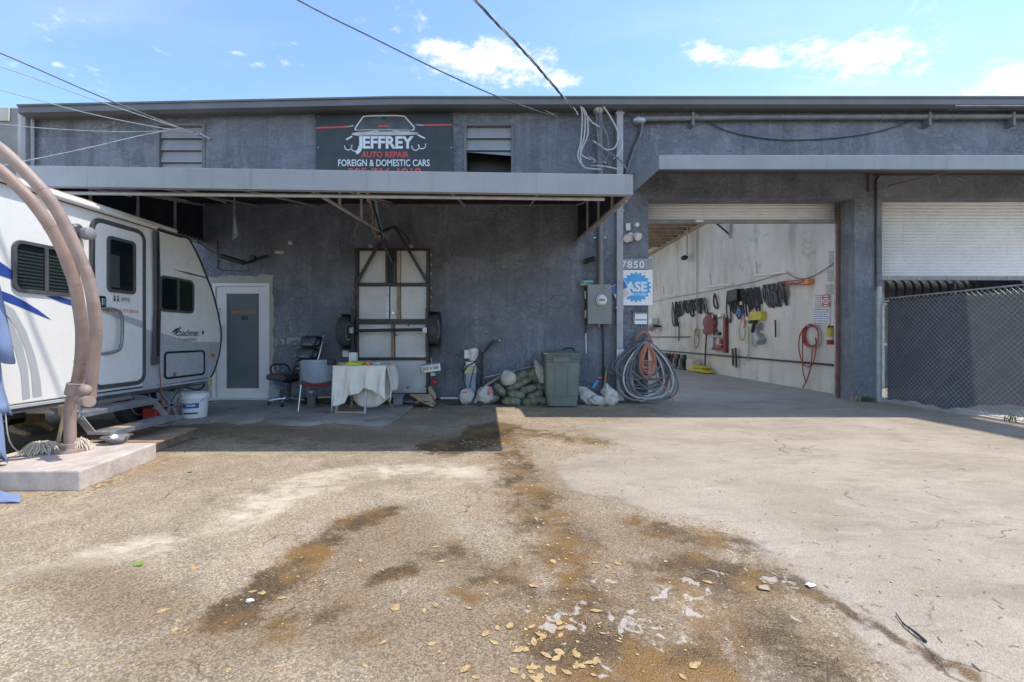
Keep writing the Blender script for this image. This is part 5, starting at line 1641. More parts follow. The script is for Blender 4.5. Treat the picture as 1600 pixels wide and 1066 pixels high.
bucket_patch(248, 322, 0.145, 0.215, 'blue', 'label')
bucket_patch(250, 318, 0.062, 0.085, 'ink', 'stripe')
bucket_patch(268, 306, 0.172, 0.196, 'sign_white', 'label_print')
bucket_patch(228, 236, 0.15, 0.19, 'blue', 'mark')
bucket_patch(228, 234, 0.06, 0.09, 'blue', 'mark')

# ------------------------------------------------------------------ umbrella with curved mast
UM = thing('cantilever_umbrella', 'folded blue grey umbrella on a curved tan double mast at the left', 'umbrella', (-3.85, 4.0, 0))
# concrete foot
c0 = Vector((-3.86, 4.03, 0)); ang = R(8.5)
ux, uy = Vector((math.cos(ang), math.sin(ang) * 0.15, 0)).normalized(), Vector((-0.145, 0.99, 0)).normalized()
A = G(125, 767); B = G(245, 717); Dv = Vector((-1, -0.02, 0)).normalized()
ft = [A, B, B + Dv * 1.06, A + Dv * 1.06]
MB().prism([p + Vector((0, 0, -0.01)) for p in ft], (0, 0, 0.17)).build('base_slab', 'slab', UM, bevel=0.018, seg=3)
depth = lambda t: 4.15 - 0.55 * t ** 1.5
tA = [(110, 703), (110, 638), (119, 605), (126, 565), (128, 521), (124, 484), (117, 444), (107.7, 418), (97, 389), (78.8, 355), (52.5, 318), (26, 290), (0, 266), (-40, 238)]
tB = [(141, 622), (142, 605), (146, 565), (150, 521), (146, 473), (137, 433), (128.7, 412), (113, 376), (89, 329), (65.7, 297), (39, 268), (13, 243), (0, 232), (-40, 204)]
za = [(703 - y) / 440 for x, y in tA]
zbb = [(703 - y) / 440 for x, y in tB]
MB().tube(bez([P(x, y, depth(max(0, t))) for (x, y), t in zip(tA, za)], 5), 0.0445, 16).build('mast', 'umbrella_pole', UM, smooth=True)
MB().tube(bez([P(x, y, depth(max(0, t)) - 0.03) for (x, y), t in zip(tB, zbb)], 5), 0.0445, 16).build('mast', 'umbrella_pole', UM, smooth=True)
pb = P(110, 703, 4.15)
MB().lathe([(0.13, 0.0), (0.13, 0.025), (0.075, 0.03), (0.07, 0.07), (0.058, 0.075)], (pb.x, pb.y, 0.16), 24).build('mast_foot', 'umbrella_pole', UM, smooth=True)
for k in range(6):
    a = k * math.pi / 3
    MB().lathe([(0.012, 0), (0.012, 0.018)], (pb.x + 0.105 * math.cos(a), pb.y + 0.105 * math.sin(a), 0.185), 6).build('bolt', 'steel', UM)
cc = P(119, 609, 4.05)
MB().tube([cc + Vector((-0.015, 0, -0.045)), cc + Vector((0.01, 0, 0.05))], 0.072, 18).build('clamp', 'umbrella_pole', UM, smooth=True)
c2_ = P(140, 612, 4.0)
MB().tube([cc + Vector((0.05, -0.01, -0.02)), c2_ + Vector((0.03, -0.03, -0.03))], 0.045, 14).build('clamp_arm', 'umbrella_pole', UM, smooth=True)
MB().sph(P(133, 610, 3.93), 0.05, 14, 10).build('clamp_knob', 'umbrella_pole', UM, smooth=True)
MB().tube([P(126, 624, 4.0), P(140, 628, 3.86)], [0.045, 0.045], 16).build('hinge_pin', 'umbrella_pole', UM, smooth=True)
MB().tube(bez([P(127, 628, 3.98), P(126, 640, 3.95), P(124, 650, 3.93), P(121, 652, 3.93)], 4), 0.008, 6).build('crank_handle', 'steel', UM, smooth=True)
for path, dd_ in ((tA, 0.0), (tB, -0.03)):
    for i in (3, 6, 9):
        (xa, ya), (xb, yb_) = path[i], path[i + 1]
        pa_, pb__ = P(xa, ya, depth(max(0, (703 - ya) / 440)) + dd_), P(xb, yb_, depth(max(0, (703 - yb_) / 440)) + dd_)
        e_ = (pb__ - pa_).normalized() * 0.006
        MB().tube([pa_ - e_, pa_ + e_], 0.0465, 16).build('joint_ring', 'umbrella_pole', UM, smooth=True)
# hub and folded cloth hanging from the arm
hub = P(-40, 225, 3.45)
MB().tube([hub, hub + Vector((-0.05, -0.1, 0.05))], 0.06, 14).build('hub', 'umbrella_pole', UM, smooth=True)
ap = Vector((-4.20, 3.55, 2.62))
MB().tube([hub + Vector((-0.05, -0.05, 0.05)), ap + Vector((0, 0, 0.1)), ap - Vector((0, 0, 0.6))], 0.03, 10).build('stem', 'umbrella_pole', UM, smooth=True)
rs = random.Random(5)
for tier, (z0, z1, r0, r1) in enumerate(((2.58, 0.95, 0.05, 0.275), (1.15, 0.55, 0.16, 0.255), (0.75, 0.20, 0.16, 0.235))):
    n = 64
    ph = tier * 0.7

    def cloth(u, v, z0=z0, z1=z1, r0=r0, r1=r1, ph=ph, tier=tier):
        a = 2 * math.pi * u
        k = abs(math.sin(a * 4 + ph)) ** 0.7
        r_ = (r0 + (r1 - r0) * v) * (0.62 + 0.38 * k) * (1 + 0.05 * math.sin(9 * a + 4 * v))
        hem = 0.10 * (1 - k) * v + 0.05 * math.sin(2 * a + tier) * v
        return Vector((ap.x + r_ * math.cos(a), ap.y + r_ * math.sin(a) * 0.9, z0 + (z1 - z0) * v + hem))
    MB().grid(cloth, n, 10).build('folded_cloth', 'umbrella_cloth', UM, smooth=True, ang=60, solid=0.004)
MB().tube(bez([P(8, 640, 3.7), P(15, 690, 3.75), P(36, 712, 4.2)], 4), 0.005, 5).build('tie_cord', 'cable_pale', UM)
# corner of cloth lying on the ground before the slab
mb = MB().grid(lambda u, v: G(-30 + 62 * u, 787 - 14 * v * (1 - 0.35 * u)) + Vector((0, 0, 0.008 + 0.028 * math.sin(u * 5.5 + v * 2) ** 2 * (1 - u) + 0.018 * v)), 16, 6)
tag(mb.build('rag', 'umbrella_cloth', smooth=True, solid=0.006), 'blue rag lying on the ground before the umbrella slab', 'rag')

# ------------------------------------------------------------------ mop, bowl
mh = Vector((-4.12, 4.10, 0.16))
MP = thing('mop', 'string mop with wooden handle leaning on the umbrella mast', 'mop', mh)
MB().tube([mh + Vector((0.03, 0.05, 0.05)), P(106, 622, 4.18)], 0.0145, 8).build('handle', 'wood_pale', MP, smooth=True)
q = MB()
for k in range(230):
    a = rs.uniform(0, 6.283); L = rs.uniform(0.07, 0.165)
    c_ = mh + Vector((-0.03, -0.02, 0.055)) + Vector((rs.uniform(-.03, .03), rs.uniform(-.03, .03), rs.uniform(-.01, .02)))
    d_ = Vector((math.cos(a), math.sin(a) * 0.75, 0))
    q.tube(bez([c_, c_ + d_ * L * 0.45 + Vector((0, 0, 0.030)), c_ + d_ * L * 0.85 + Vector((0, 0, -0.015)), c_ + d_ * L + Vector((rs.uniform(-.02, .02), rs.uniform(-.02, .02), -0.046))], 3), 0.0042, 4)
q.build('yarn_head', 'mop', MP, smooth=True)
q = MB()
for k in range(120):
    a = rs.uniform(0, 6.283); L = rs.uniform(0.05, 0.12)
    c_ = mh + Vector((0.17, 0.10, 0.06)) + Vector((rs.uniform(-.03, .03), rs.uniform(-.03, .03), rs.uniform(-.01, .02)))
    d_ = Vector((math.cos(a), math.sin(a) * 0.75, 0))
    q.tube(bez([c_, c_ + d_ * L * 0.45 + Vector((0, 0, 0.03)), c_ + d_ * L + Vector((rs.uniform(-.02, .02), 0, -0.05))], 3), 0.0042, 4)
q.build('yarn_tail', 'mop', MP, smooth=True)
bw = G(183, 692, 0.163)
BW = MB().lathe([(0.06, 0.0), (0.075, 0.008), (0.105, 0.06), (0.128, 0.064), (0.128, 0.069), (0.100, 0.066), (0.066, 0.012), (0.001, 0.010)], (0, 0, 0), 28, caps=False)
o = BW.build('bowl', 'chrome', smooth=True)
o.location = bw
tag(o, 'small metal bowl standing on the umbrella slab', 'bowl')

# ------------------------------------------------------------------ pallet
PA = thing('pallet', 'weathered wooden pallet lying behind the umbrella slab', 'pallet', (-4.1, 5.0, 0))
px0, px1, py0, py1 = -4.66, -3.56, 4.56, 5.42
dd = Vector((-0.10, 0, 0))
n = 7
for k in range(n):
    y0 = py0 + (py1 - py0) * k / n
    wdt = (py1 - py0) / n - 0.012 - rs.uniform(0, 0.012)
    sh = -0.10 * k / n
    MB().box((px0 + sh, y0, 0.104), (px1 + sh + rs.uniform(-0.01, 0.01), y0 + wdt, 0.122 + rs.uniform(-0.002, 0.003))).build('board', 'wood', PA, bevel=0.003)
for k in range(3):
    x = px1 - 0.09 - k * (px1 - px0 - 0.10) / 2
    MB().bar((x, py0, 0.054), (x - 0.10, py1, 0.054), 0.045, 0.0975).build('stringer', 'wood', PA, bevel=0.003)
    for yy in (py0 + 0.05, py0 + 0.4, py1 - 0.1):
        pass
for k in range(4):
    y0 = py0 + 0.02 + k * (py1 - py0 - 0.12) / 3
    MB().box((px0 - 0.05, y0, -0.012), (px1 - 0.05, y0 + 0.09, 0.0045)).build('bottom_board', 'wood', PA)

# ------------------------------------------------------------------ dog lying under the camper
def skin_mesh(nodes, edges, sub=2):
    me = bpy.data.meshes.new('skel')
    me.from_pydata([n_[:3] for n_ in nodes], edges, [])
    ob = bpy.data.objects.new('skel', me)
    col.objects.link(ob)
    md = ob.modifiers.new('skin', 'SKIN'); md.use_smooth_shade = True
    for sv, n_ in zip(me.skin_vertices[0].data, nodes):
        r_ = n_[3]
        sv.radius = (r_, r_) if not isinstance(r_, tuple) else r_
    me.skin_vertices[0].data[0].use_root = True
    s_ = ob.modifiers.new('sub', 'SUBSURF'); s_.levels = sub; s_.render_levels = sub
    dg = bpy.context.evaluated_depsgraph_get(); dg.update()
    out = bpy.data.meshes.new_from_object(ob.evaluated_get(dg))
    bpy.data.objects.remove(ob)
    return out


DG = thing('dog', 'tan dog with black face lying in the shade under the camper', 'dog', (-6.1, 5.75, 0))
bx0, by0 = -6.02, 5.72
nd = [(-6.75, 6.35, 0.15, 0.12), (-6.45, 6.15, 0.16, 0.135), (-6.10, 5.90, 0.160, 0.125), (-6.00, 5.78, 0.190, 0.092), (-5.96, 5.68, 0.210, 0.076), (-5.95, 5.59, 0.215, 0.078), (-5.945, 5.50, 0.185, 0.048), (-5.945, 5.43, 0.168, 0.033),
      (-6.02, 5.88, 0.11, 0.066), (-5.94, 5.87, 0.065, 0.046), (-5.85, 5.82, 0.045, 0.037), (-5.79, 5.785, 0.038, 0.040), (-5.76, 5.77, 0.030, 0.028),
      (-6.16, 5.74, 0.10, 0.064), (-6.08, 5.62, 0.060, 0.046), (-5.90, 5.54, 0.043, 0.037), (-5.77, 5.49, 0.037, 0.040), (-5.72, 5.475, 0.030, 0.028),
      (-6.62, 6.10, 0.12, 0.085), (-6.42, 5.92, 0.10, 0.060), (-6.58, 5.86, 0.045, 0.034), (-6.42, 5.78, 0.036, 0.034),
      (-6.97, 6.49, 0.10, 0.035), (-7.17, 6.43, 0.05, 0.022)]
ed = [(0, 1), (1, 2), (2, 3), (3, 4), (4, 5), (5, 6), (6, 7), (2, 8), (8, 9), (9, 10), (10, 11), (11, 12), (2, 13), (13, 14), (14, 15), (15, 16), (16, 17), (0, 18), (18, 19), (19, 20), (20, 21), (0, 22), (22, 23)]
me = skin_mesh(nd, ed, 2)
vsd = np.array([v.co[:] for v in me.vertices])
mk = np.zeros(len(vsd))
hd = np.linalg.norm(vsd - np.array((-5.947, 5.50, 0.195)), axis=1)
mk = np.maximum(mk, np.clip(1.5 - hd / 0.105, 0, 1))
mk = np.maximum(mk, np.clip((vsd[:, 2] - 0.225) / 0.06, 0, 1) * (vsd[:, 1] > 5.95))
off = np.array(DG.location)
me.vertices.foreach_set('co', (vsd - off).astype(np.float32).reshape(-1))
at = me.attributes.new('mask', 'FLOAT', 'POINT'); at.data.foreach_set('value', mk.astype(np.float32))
me.materials.append(M['dog_fur']); me.shade_smooth()
o = bpy.data.objects.new('body', me); col.objects.link(o); o.parent = DG
for s in (-1, 1):
    e = Vector((-5.95 + s * 0.052, 5.625, 0.270))
    q = MB()
    q.add([e + Vector((-0.028, 0.0, 0)), e + Vector((0.028, 0.0, 0)), e + Vector((0, 0.03, 0)), e + Vector((s * 0.03, -0.005, 0.085)), e + Vector((0, -0.018, 0.012))], [(0, 4, 3), (4, 1, 3), (1, 2, 3), (2, 0, 3), (0, 1, 2), (0, 1, 4)])
    q.build('ear', 'black', DG, smooth=True)
    MB().sph((-5.947 + s * 0.034, 5.520, 0.240), 0.011, 8, 6).build('eye', 'leather', DG, smooth=True)
MB().sph((-5.945, 5.402, 0.175), (0.018, 0.014, 0.013), 10, 7).build('nose', 'leather', DG, smooth=True)

# ------------------------------------------------------------------ utility trailer stood on end against the wall
YT = 8.12
t6 = lambda u, v, y=YT: P(520 + u / 3.33, 340 + v / 3.33, y)
UT = thing('utility_trailer', 'small utility trailer stood upright against the wall showing its underside', 'trailer', t6(305, 920))


def flat(u0, u1, v0, v1, y0, y1, m, nm, par=UT, bev=0.0):
    a, b = t6(u0, v1, YT), t6(u1, v0, YT)
    return MB().box((a.x, y0, a.z), (b.x, y1, b.z)).build(nm, m, par, bevel=bev)


for (u0, u1, v0, v1) in ((135, 272, 172, 340), (352, 486, 172, 340), (132, 272, 358, 528), (296, 330, 358, 528), (352, 486, 358, 528), (132, 300, 556, 728), (322, 486, 556, 728), (130, 484, 744, 914)):
    flat(u0, u1, v0, v1, YT + 0.05, YT + 0.06, 'diamond', 'deck_plate')
for (u0, u1, v0, v1) in ((115, 131, 160, 925), (487, 503, 160, 925)):
    flat(u0, u1, v0, v1, YT - 0.02, YT + 0.075, 'black_metal', 'side_beam', bev=0.004)
for (v0, v1, y0) in ((160, 172, 0.0), (340, 357, -0.01), (529, 555, -0.02), (729, 743, 0.0), (915, 927, 0.0)):
    flat(131.5, 486.5, v0, v1, YT + y0, YT + 0.045, 'black_metal', 'cross_beam', bev=0.004)
for (u0, u1, v0, v1, m) in ((273, 287, 172.5, 339, 'black_metal'), (313, 327, 172.5, 339, 'black_metal'), (333, 350, 172.5, 339, 'wood_pale'), (274, 292, 358, 528, 'steel'), (333, 350, 358, 528, 'wood'), (302, 319, 556, 728, 'wood')):
    flat(u0, u1, v0, v1, YT + 0.01, YT + 0.046, m, 'deck_runner')
# axle, springs, wheels
yx = YT - 0.17
MB().tube([t6(80, 590, yx), t6(520, 582, yx)], 0.028, 12).build('axle', 'black_metal', UT, smooth=True)
for u in (97, 480):
    MB().box(t6(u - 14, 603, yx - 0.05), t6(u + 14, 572, yx + 0.02)).build('axle_pad', 'steel', UT, bevel=0.004)
    MB().bar(t6(u + (5 if u < 200 else 10), 470, yx + 0.03), t6(u + (5 if u < 200 else 10), 700, yx + 0.03), 0.05, 0.03, (0, 1, 0)).build('leaf_spring', 'black_metal', UT)
wL, wR = t6(62, 594, yx), t6(527, 581, yx)
wheel(UT, wL, 0.262, 0.155)
wheel(UT, wR, 0.262, 0.155)
for wc, s in ((wL, -1), (wR, 1)):
    vs = []
    for k in range(9):
        a = R(-10 + 200 * k / 8)
        for dx in (-0.10, 0.10):
            # guard wraps the wheel on the deck side (towards the wall)
            vs.append((wc.x + dx, wc.y + 0.30 * math.sin(a) * 0.9 + 0.02, wc.z + 0.31 * math.cos(a)))
    MB().add(vs, [(2 * k, 2 * k + 1, 2 * k + 3, 2 * k + 2) for k in range(8)]).build('mudguard', 'black_metal', UT, solid=0.006, smooth=True)
MB().box(t6(508, 700, YT + 0.1), t6(560, 670, YT + 0.06)).build('mudguard_stay', 'black_metal', UT)
# tongue
for a, b in (((120, 346), (246, 128)), ((490, 336), (322, 45))):
    MB().bar(t6(*a, YT - 0.045), t6(*b, YT - 0.10), 0.05, 0.05, (0, 1, 0)).build('tongue_bar', 'black_metal', UT, bevel=0.004)
MB().bar(t6(308, 228, YT - 0.03), t6(236, 75, YT - 0.16), 0.055, 0.055, (0, 1, 0)).build('tongue_bar', 'black_metal', UT, bevel=0.004)
MB().tube(bez([t6(350, 65, YT - 0.05), t6(375, 90, YT - 0.03), t6(396, 120, YT), t6(398, 140, YT)], 4), 0.010, 6).build('safety_chain', 'cable_dark', UT, smooth=True)
MB().bar(t6(236, 80, YT - 0.16), t6(322, 48, YT - 0.10), 0.035, 0.035, (0, 1, 0)).build('coupler', 'black_metal', UT)
for u in (200, 410):
    MB().box(t6(u - 13, 158, YT - 0.01), t6(u + 13, 143, YT + 0.05)).build('gate_latch', 'steel', UT, bevel=0.004)
for (u, vv) in ((108, (370, 420, 468)), (511, (195, 245, 290, 365, 415, 462))):
    for v in vv:
        MB().sph(t6(u, v, YT + 0.02), (0.018, 0.03, 0.03), 8, 6).build('marker_lamp', 'orange' if v > 300 else 'rope', UT, smooth=True)
for (u, v) in ((318, 500), (393, 562), (330, 612), (390, 884), (484, 880)):
    MB().lathe([(0.014, -0.012), (0.014, 0.03)], t6(u, v, YT + 0.03), 8, 'y').build('bolt', 'steel' if v < 520 else 'black', UT)
MB().lathe([(0.03, 0.0), (0.036, 0.015), (0.02, 0.03)], t6(315, 498, YT + 0.02), 12, 'y').build('spring_cap', 'chrome', UT, smooth=True)
# licence plate and tail lamp
c8 = lambda u, v, y: P(630 + u / 9.69, 540 + v / 9.69, y)
yp = YT - 0.09
pl = [c8(272, 290, yp), c8(556, 252, yp), c8(566, 378, yp), c8(292, 415, yp)]
plate = MB().prism(pl, (0, 0.004, 0)).build('licence_plate', 'white', UT)
u_ = (pl[1] - pl[0]).normalized(); v_ = (pl[0] - pl[3]).normalized()
MB().poly([pl[0] - v_ * 0.002 + Vector((0, -.002, 0)), pl[1] - v_ * 0.002 + Vector((0, -.002, 0)), pl[1] - v_ * 0.025 + Vector((0, -.002, 0)), pl[0] - v_ * 0.025 + Vector((0, -.002, 0))]).build('top_band', 'plate_print', plate, clean=False)
text('BNZ', 'lettering', 'plate_print', plate, pl[3] + u_ * 0.02 + v_ * 0.035 + Vector((0, -.003, 0)), u_, v_, 0.105, 0.060, (0, 0, 0), 0.02)
text('580', 'lettering', 'plate_print', plate, pl[3] + u_ * 0.195 + v_ * 0.035 + Vector((0, -.003, 0)), u_, v_, 0.10, 0.060, (0, 0, 0), 0.02)
pc = pl[3] + u_ * 0.158 + v_ * 0.065
MB().poly([pc + Vector((0.022 * math.cos(a), -.003, 0.024 * math.sin(a))) for a in [k * math.pi / 5 for k in range(10)]]).build('orange_emblem', 'orange', plate, clean=False)
MB().poly([pl[3] + Vector((0, -.003, 0)), pl[3] + u_ * 0.05 + Vector((0, -.003, 0)), pl[3] + v_ * 0.05 + Vector((0, -.003, 0))]).build('yellow_corner', 'yellow', plate, clean=False)
MB().tube([c8(425, 240, YT), c8(420, 200, YT - 0.02), c8(432, 290, yp)], 0.012, 6).build('plate_bracket', 'rope', UT)
MB().box(c8(412, 462, YT - 0.06), c8(492, 405, YT)).build('lamp_bracket', 'steel', UT, bevel=0.003)
MB().lathe([(0.052, 0.05), (0.055, 0.0), (0.048, -0.03), (0.02, -0.04)], c8(470, 555, YT - 0.03), 18, 'y').build('tail_lamp', 'red', UT, smooth=True)
MB().box(t6(0 + 50, 725, YT - 0.02), t6(86, 692, YT + 0.04)).build('tail_lamp_box', 'white_worn', UT, bevel=0.003)

# ropes and chain tying the trailer to the canopy frame
cq = lambda u, v, y: P(540 + u / 7.106, 270 + v / 7.106, y)
rr = random.Random(8)
for i, (pts, m, lab) in enumerate((
        ([(245, 215, 5.3), (255, 300, 5.8), (290, 360, 6.6), (297, 480, 7.2), (300, 600, 7.6), (320, 660, 7.9), (380, 730, 7.95)], 'rope', 'frayed tan rope tying the upright trailer to the canopy'),
        ([(300, 350, 6.3), (330, 430, 6.9), (355, 520, 7.3), (380, 600, 7.7), (400, 690, 7.9), (440, 745, 7.95)], 'cable_dark', 'dark chain hanging beside the tan rope above the trailer'),
        ([(320, 290, 6.0), (350, 420, 6.6), (375, 540, 7.2), (395, 620, 7.6), (430, 740, 7.95)], 'teal', 'thin blue cord between canopy frame and trailer tongue'))):
    path = bez([cq(*p) for p in pts], 6)
    q = MB()
    if i == 1:
        for k in range(len(path) - 1):
            c_, d_ = (path[k] + path[k + 1]) / 2, (path[k + 1] - path[k]).normalized()
            s_ = Vector((0, 0, 1)).cross(d_).normalized() if k % 2 else d_.cross(Vector((1, 0, 0))).normalized()
            q.tube([c_ + d_ * 0.055 * math.cos(a) + s_ * 0.018 * math.sin(a) for a in [j * math.pi / 5 for j in range(10)]], 0.006, 5, closed=True)
    else:
        q.tube([p + Vector((rr.uniform(-.01, .01), 0, rr.uniform(-.01, .01))) for p in path], 0.013 if i == 0 else 0.008, 6)
        if i == 0:
            for k in range(26):
                c_ = path[rr.randrange(len(path))]
                q.tube([c_, c_ + Vector((rr.uniform(-.06, .06), 0, rr.uniform(-.10, .03)))], 0.004, 4)
            q.tube(bez([path[-1] + Vector((-.09, 0, .02)), path[-1] + Vector((0, -.05, .03)), path[-1] + Vector((.09, 0, .04)), path[-1] + Vector((.02, .05, -.02))], 5), 0.012, 6)
            q.tube(bez([cq(520, 620, 7.95), cq(480, 690, 7.95), cq(440, 750, 7.95)], 4), 0.009, 5)
    tag(q.build(('rope', 'chain', 'cord')[i], m, smooth=True), lab, ('rope', 'chain', 'cord')[i])
q = MB().tube(bez([cq(125, 550, 7.2), cq(130, 590, 7.2), cq(95, 650, 7.2), cq(115, 715, 7.2)], 5), 0.008, 5)
tag(q.build('cord_end', 'rope', smooth=True), 'short loose cord end dangling from the canopy brace', 'cord')

# ------------------------------------------------------------------ black office chair
OC = thing('office_chair', 'black leather swivel office chair with ribbed back by the wall', 'chair', ((452 - CX) * 7.85 / FPX, 7.85, 0.048), R(-30))
seat = MB()
seat.prism([(u, -0.26 + 0.0, v) for u, v in rrect(-0.26, 0.26, 0.42, 0.52, 0.045)], (0, 0.50, 0))
seat.build('seat', 'leather', OC, local=True, bevel=0.02, seg=3, smooth=True)
lean = math.tan(R(17))
for k in range(3):
    z0 = 0.54 + k * 0.215
    o_ = lambda u, v, d: Vector((u, 0.25 + (z0 + v - 0.5) * lean - d, z0 + v))
    hwd = 0.275 - 0.006 * k

    def cush(u, v, hwd=hwd, o_=o_):
        a = 2 * math.pi * u
        ca, sa = math.cos(a), math.sin(a)
        x = hwd * math.copysign(abs(ca) ** 0.35, ca)
        z = 0.104 + 0.104 * math.copysign(abs(sa) ** 0.45, sa)
        r_ = math.sin(math.pi * v)
        d = 0.065 * -math.cos(math.pi * v)
        k_ = abs(r_) ** 0.35
        return o_(x * k_, 0.104 + (z - 0.104) * k_, d)
    MB().grid(cush, 28, 10).build('back_cushion', 'leather', OC, local=True, smooth=True, ang=80)
for s in (-1, 1):
    MB().tube([(s * 0.285, 0.28, 0.50), (s * 0.285, 0.31, 0.62), (s * 0.275, 0.31 + 0.55 * lean + 0.02, 1.18)], 0.014, 8).build('back_frame', 'chrome', OC, local=True, smooth=True)
    MB().tube(bez([(s * 0.27, 0.24, 0.47), (s * 0.31, 0.23, 0.55), (s * 0.32, 0.15, 0.66), (s * 0.32, -0.08, 0.67), (s * 0.31, -0.14, 0.60), (s * 0.27, -0.12, 0.47)], 5), 0.015, 8).build('armrest', 'black', OC, local=True, smooth=True)
MB().lathe([(0.16, 0.40), (0.13, 0.385), (0.035, 0.36), (0.035, 0.23), (0.025, 0.22), (0.025, 0.10), (0.05, 0.09), (0.05, 0.06)], (0, 0, 0), 16).build('gas_column', 'black_metal', OC, local=True, smooth=True)
for k in range(5):
    a = 2 * math.pi * k / 5 + 0.3
    d_ = Vector((math.cos(a), math.sin(a), 0))
    leg = MB().tube([d_ * 0.03 + EZ * 0.10, d_ * 0.17 + EZ * 0.095, d_ * 0.31 + EZ * 0.075], [0.026, 0.022, 0.016], 8).build('base_leg', 'chrome', OC, local=True, smooth=True)
    c_ = d_ * 0.315 + EZ * 0.029
    s_ = d_.cross(EZ)
    MB().tube([c_ - s_ * 0.02, c_ + s_ * 0.02], 0.028, 12).build('caster', 'black', leg, local=True, smooth=True)

# ------------------------------------------------------------------ grey plastic chair with red seat
GC = thing('stacking_chair', 'grey plastic chair with red seat and thin metal legs seen from behind', 'chair', (-2.99, 7.30, 0.048), R(8))


def back(u, v):
    x = (u - 0.5) * 0.50
    z = 0.47 + 0.33 * v - 0.045 * math.cos((u - 0.5) * math.pi) * (1 - v)
    edge = min(u, 1 - u, 0.5)
    zc_ = z - (0.03 * max(0, 0.12 - edge) / 0.12 if v > 0.7 else 0)
    return Vector((x, -0.20 - 0.06 * v + 0.10 * (abs(u - 0.5) * 2) ** 2, zc_))


MB().grid(back, 18, 10).build('backrest', 'grey_plastic', GC, local=True, solid=0.012, smooth=True, ang=60)
MB().grid(lambda u, v: Vector(((u - 0.5) * 0.46, -0.19 + 0.42 * v, 0.405 + 0.02 * math.sin(v * 3) - 0.025 * math.cos((u - 0.5) * 3.1) + (0.03 if v < 0.05 else 0))), 14, 10).build('seat', 'red', GC, local=True, solid=0.012, smooth=True)
for s in (-1, 1):
    MB().tube([(s * 0.235, -0.15, 0.40), (s * 0.25, -0.24, 0.0)], 0.0115, 8).build('leg', 'chrome', GC, local=True, smooth=True)
    MB().tube([(s * 0.225, 0.20, 0.40), (s * 0.245, 0.27, 0.0)], 0.0115, 8).build('leg', 'chrome', GC, local=True, smooth=True)
    MB().tube([(s * 0.235, -0.16, 0.40), (s * 0.228, 0.20, 0.40)], 0.0115, 8).build('seat_rail', 'chrome', GC, local=True, smooth=True)
    MB().tube([(s * 0.235, -0.15, 0.40), (s * 0.235, -0.19, 0.60)], 0.011, 8).build('back_post', 'chrome', GC, local=True, smooth=True)

# ------------------------------------------------------------------ small table under an off-white cloth
tx0, tx1, ty0, ty1, tz = -2.60, -1.82, 6.90, 7.42, 0.765
TB = thing('folding_table', 'small folding table under an off white cloth beside the upright trailer', 'table', ((tx0 + tx1) / 2, (ty0 + ty1) / 2, 0))
MB().box((tx0 + 0.02, ty0 + 0.02, tz - 0.035), (tx1 - 0.02, ty1 - 0.02, tz - 0.006)).build('tabletop', 'wood', TB)
for (a, b, m) in (((tx1 - 0.28, ty0 + 0.04, tz - 0.04), (tx1 - 0.30, ty0 - 0.04, 0.05), 'cloth'), ((tx0 + 0.12, ty0 + 0.06, tz - 0.04), (tx0 + 0.02, ty0 + 0.02, 0.05), 'wood_pale'),
                  ((tx1 - 0.22, ty0 + 0.05, tz - 0.04), (tx1 - 0.02, ty1 - 0.02, 0.05), 'wood'), ((tx0 + 0.1, ty1 - 0.08, tz - 0.04), (tx0 + 0.1, ty1 - 0.02, 0.05), 'wood_pale')):
    MB().bar(a, b, 0.028, 0.028, (0, 1, 0)).build('leg', m if m != 'cloth' else 'frame_paint', TB)
MB().bar((tx0 + 0.03, ty0 + 0.02, 0.062), (tx1 - 0.30, ty0 - 0.03, 0.062), 0.022, 0.022).build('floor_rail', 'wood_pale', TB)
MB().bar((tx0 - 0.45, ty0 + 0.5, 0.22), (tx0 + 0.05, ty0 + 0.4, 0.25), 0.020, 0.020).build('cross_rail', 'wood_pale', TB)
rs = random.Random(21)


def front_drop(u):
    # length of the hanging front along the table (u from left to right)
    pts = [(0.0, 0.60), (0.12, 0.60), (0.22, 0.57), (0.30, 0.44), (0.45, 0.42), (0.60, 0.33), (0.75, 0.36), (0.88, 0.43), (1.0, 0.50)]
    for (a, b), (c_, d_) in zip(pts[:-1], pts[1:]):
        if u <= c_:
            f = (u - a) / (c_ - a)
            f = f * f * (3 - 2 * f)
            return b + (d_ - b) * f
    return pts[-1][1]


def tcloth(u, v):
    x = tx0 - 0.012 + (tx1 - tx0 + 0.024) * u
    if v < 0.3:
        f = v / 0.3
        return Vector((x, ty1 + 0.01 + (ty0 - 0.012 - ty1 - 0.01) * f, tz + 0.006 * math.sin(u * 17 + f * 5) + 0.003))
    f = (v - 0.3) / 0.7
    d_ = front_drop(u) * f
    fold = 0.034 * math.sin(u * 21 + 0.8 * math.sin(f * 3)) * min(1, f * 1.8) + 0.016 * math.sin(u * 47 + f * 4) * f
    edge = 0.022 * (1 - math.exp(-f * 8))
    return Vector((x + 0.02 * math.sin(f * 4 + u * 9) * f, ty0 - 0.012 - edge - max(-0.015, fold) - 0.02 * f, tz + 0.003 - d_))


CL = thing('tablecloth', 'off white cloth draped over the small folding table', 'tablecloth', ((tx0 + tx1) / 2, ty0, tz))
MB().grid(tcloth, 70, 40).build('top_drape', 'cloth', CL, smooth=True, ang=70, solid=0.003)


def rcloth(u, v):
    y = ty0 - 0.02 + (ty1 - ty0 + 0.03) * u
    L = 0.36 + 0.18 * (1 - u) + 0.03 * math.sin(u * 9)
    return Vector((tx1 + 0.014 + 0.06 * math.sin(v * 2.6) * (0.5 + 0.5 * math.sin(u * 8 + 1)) + 0.02 * v, y, tz + 0.002 - L * v))


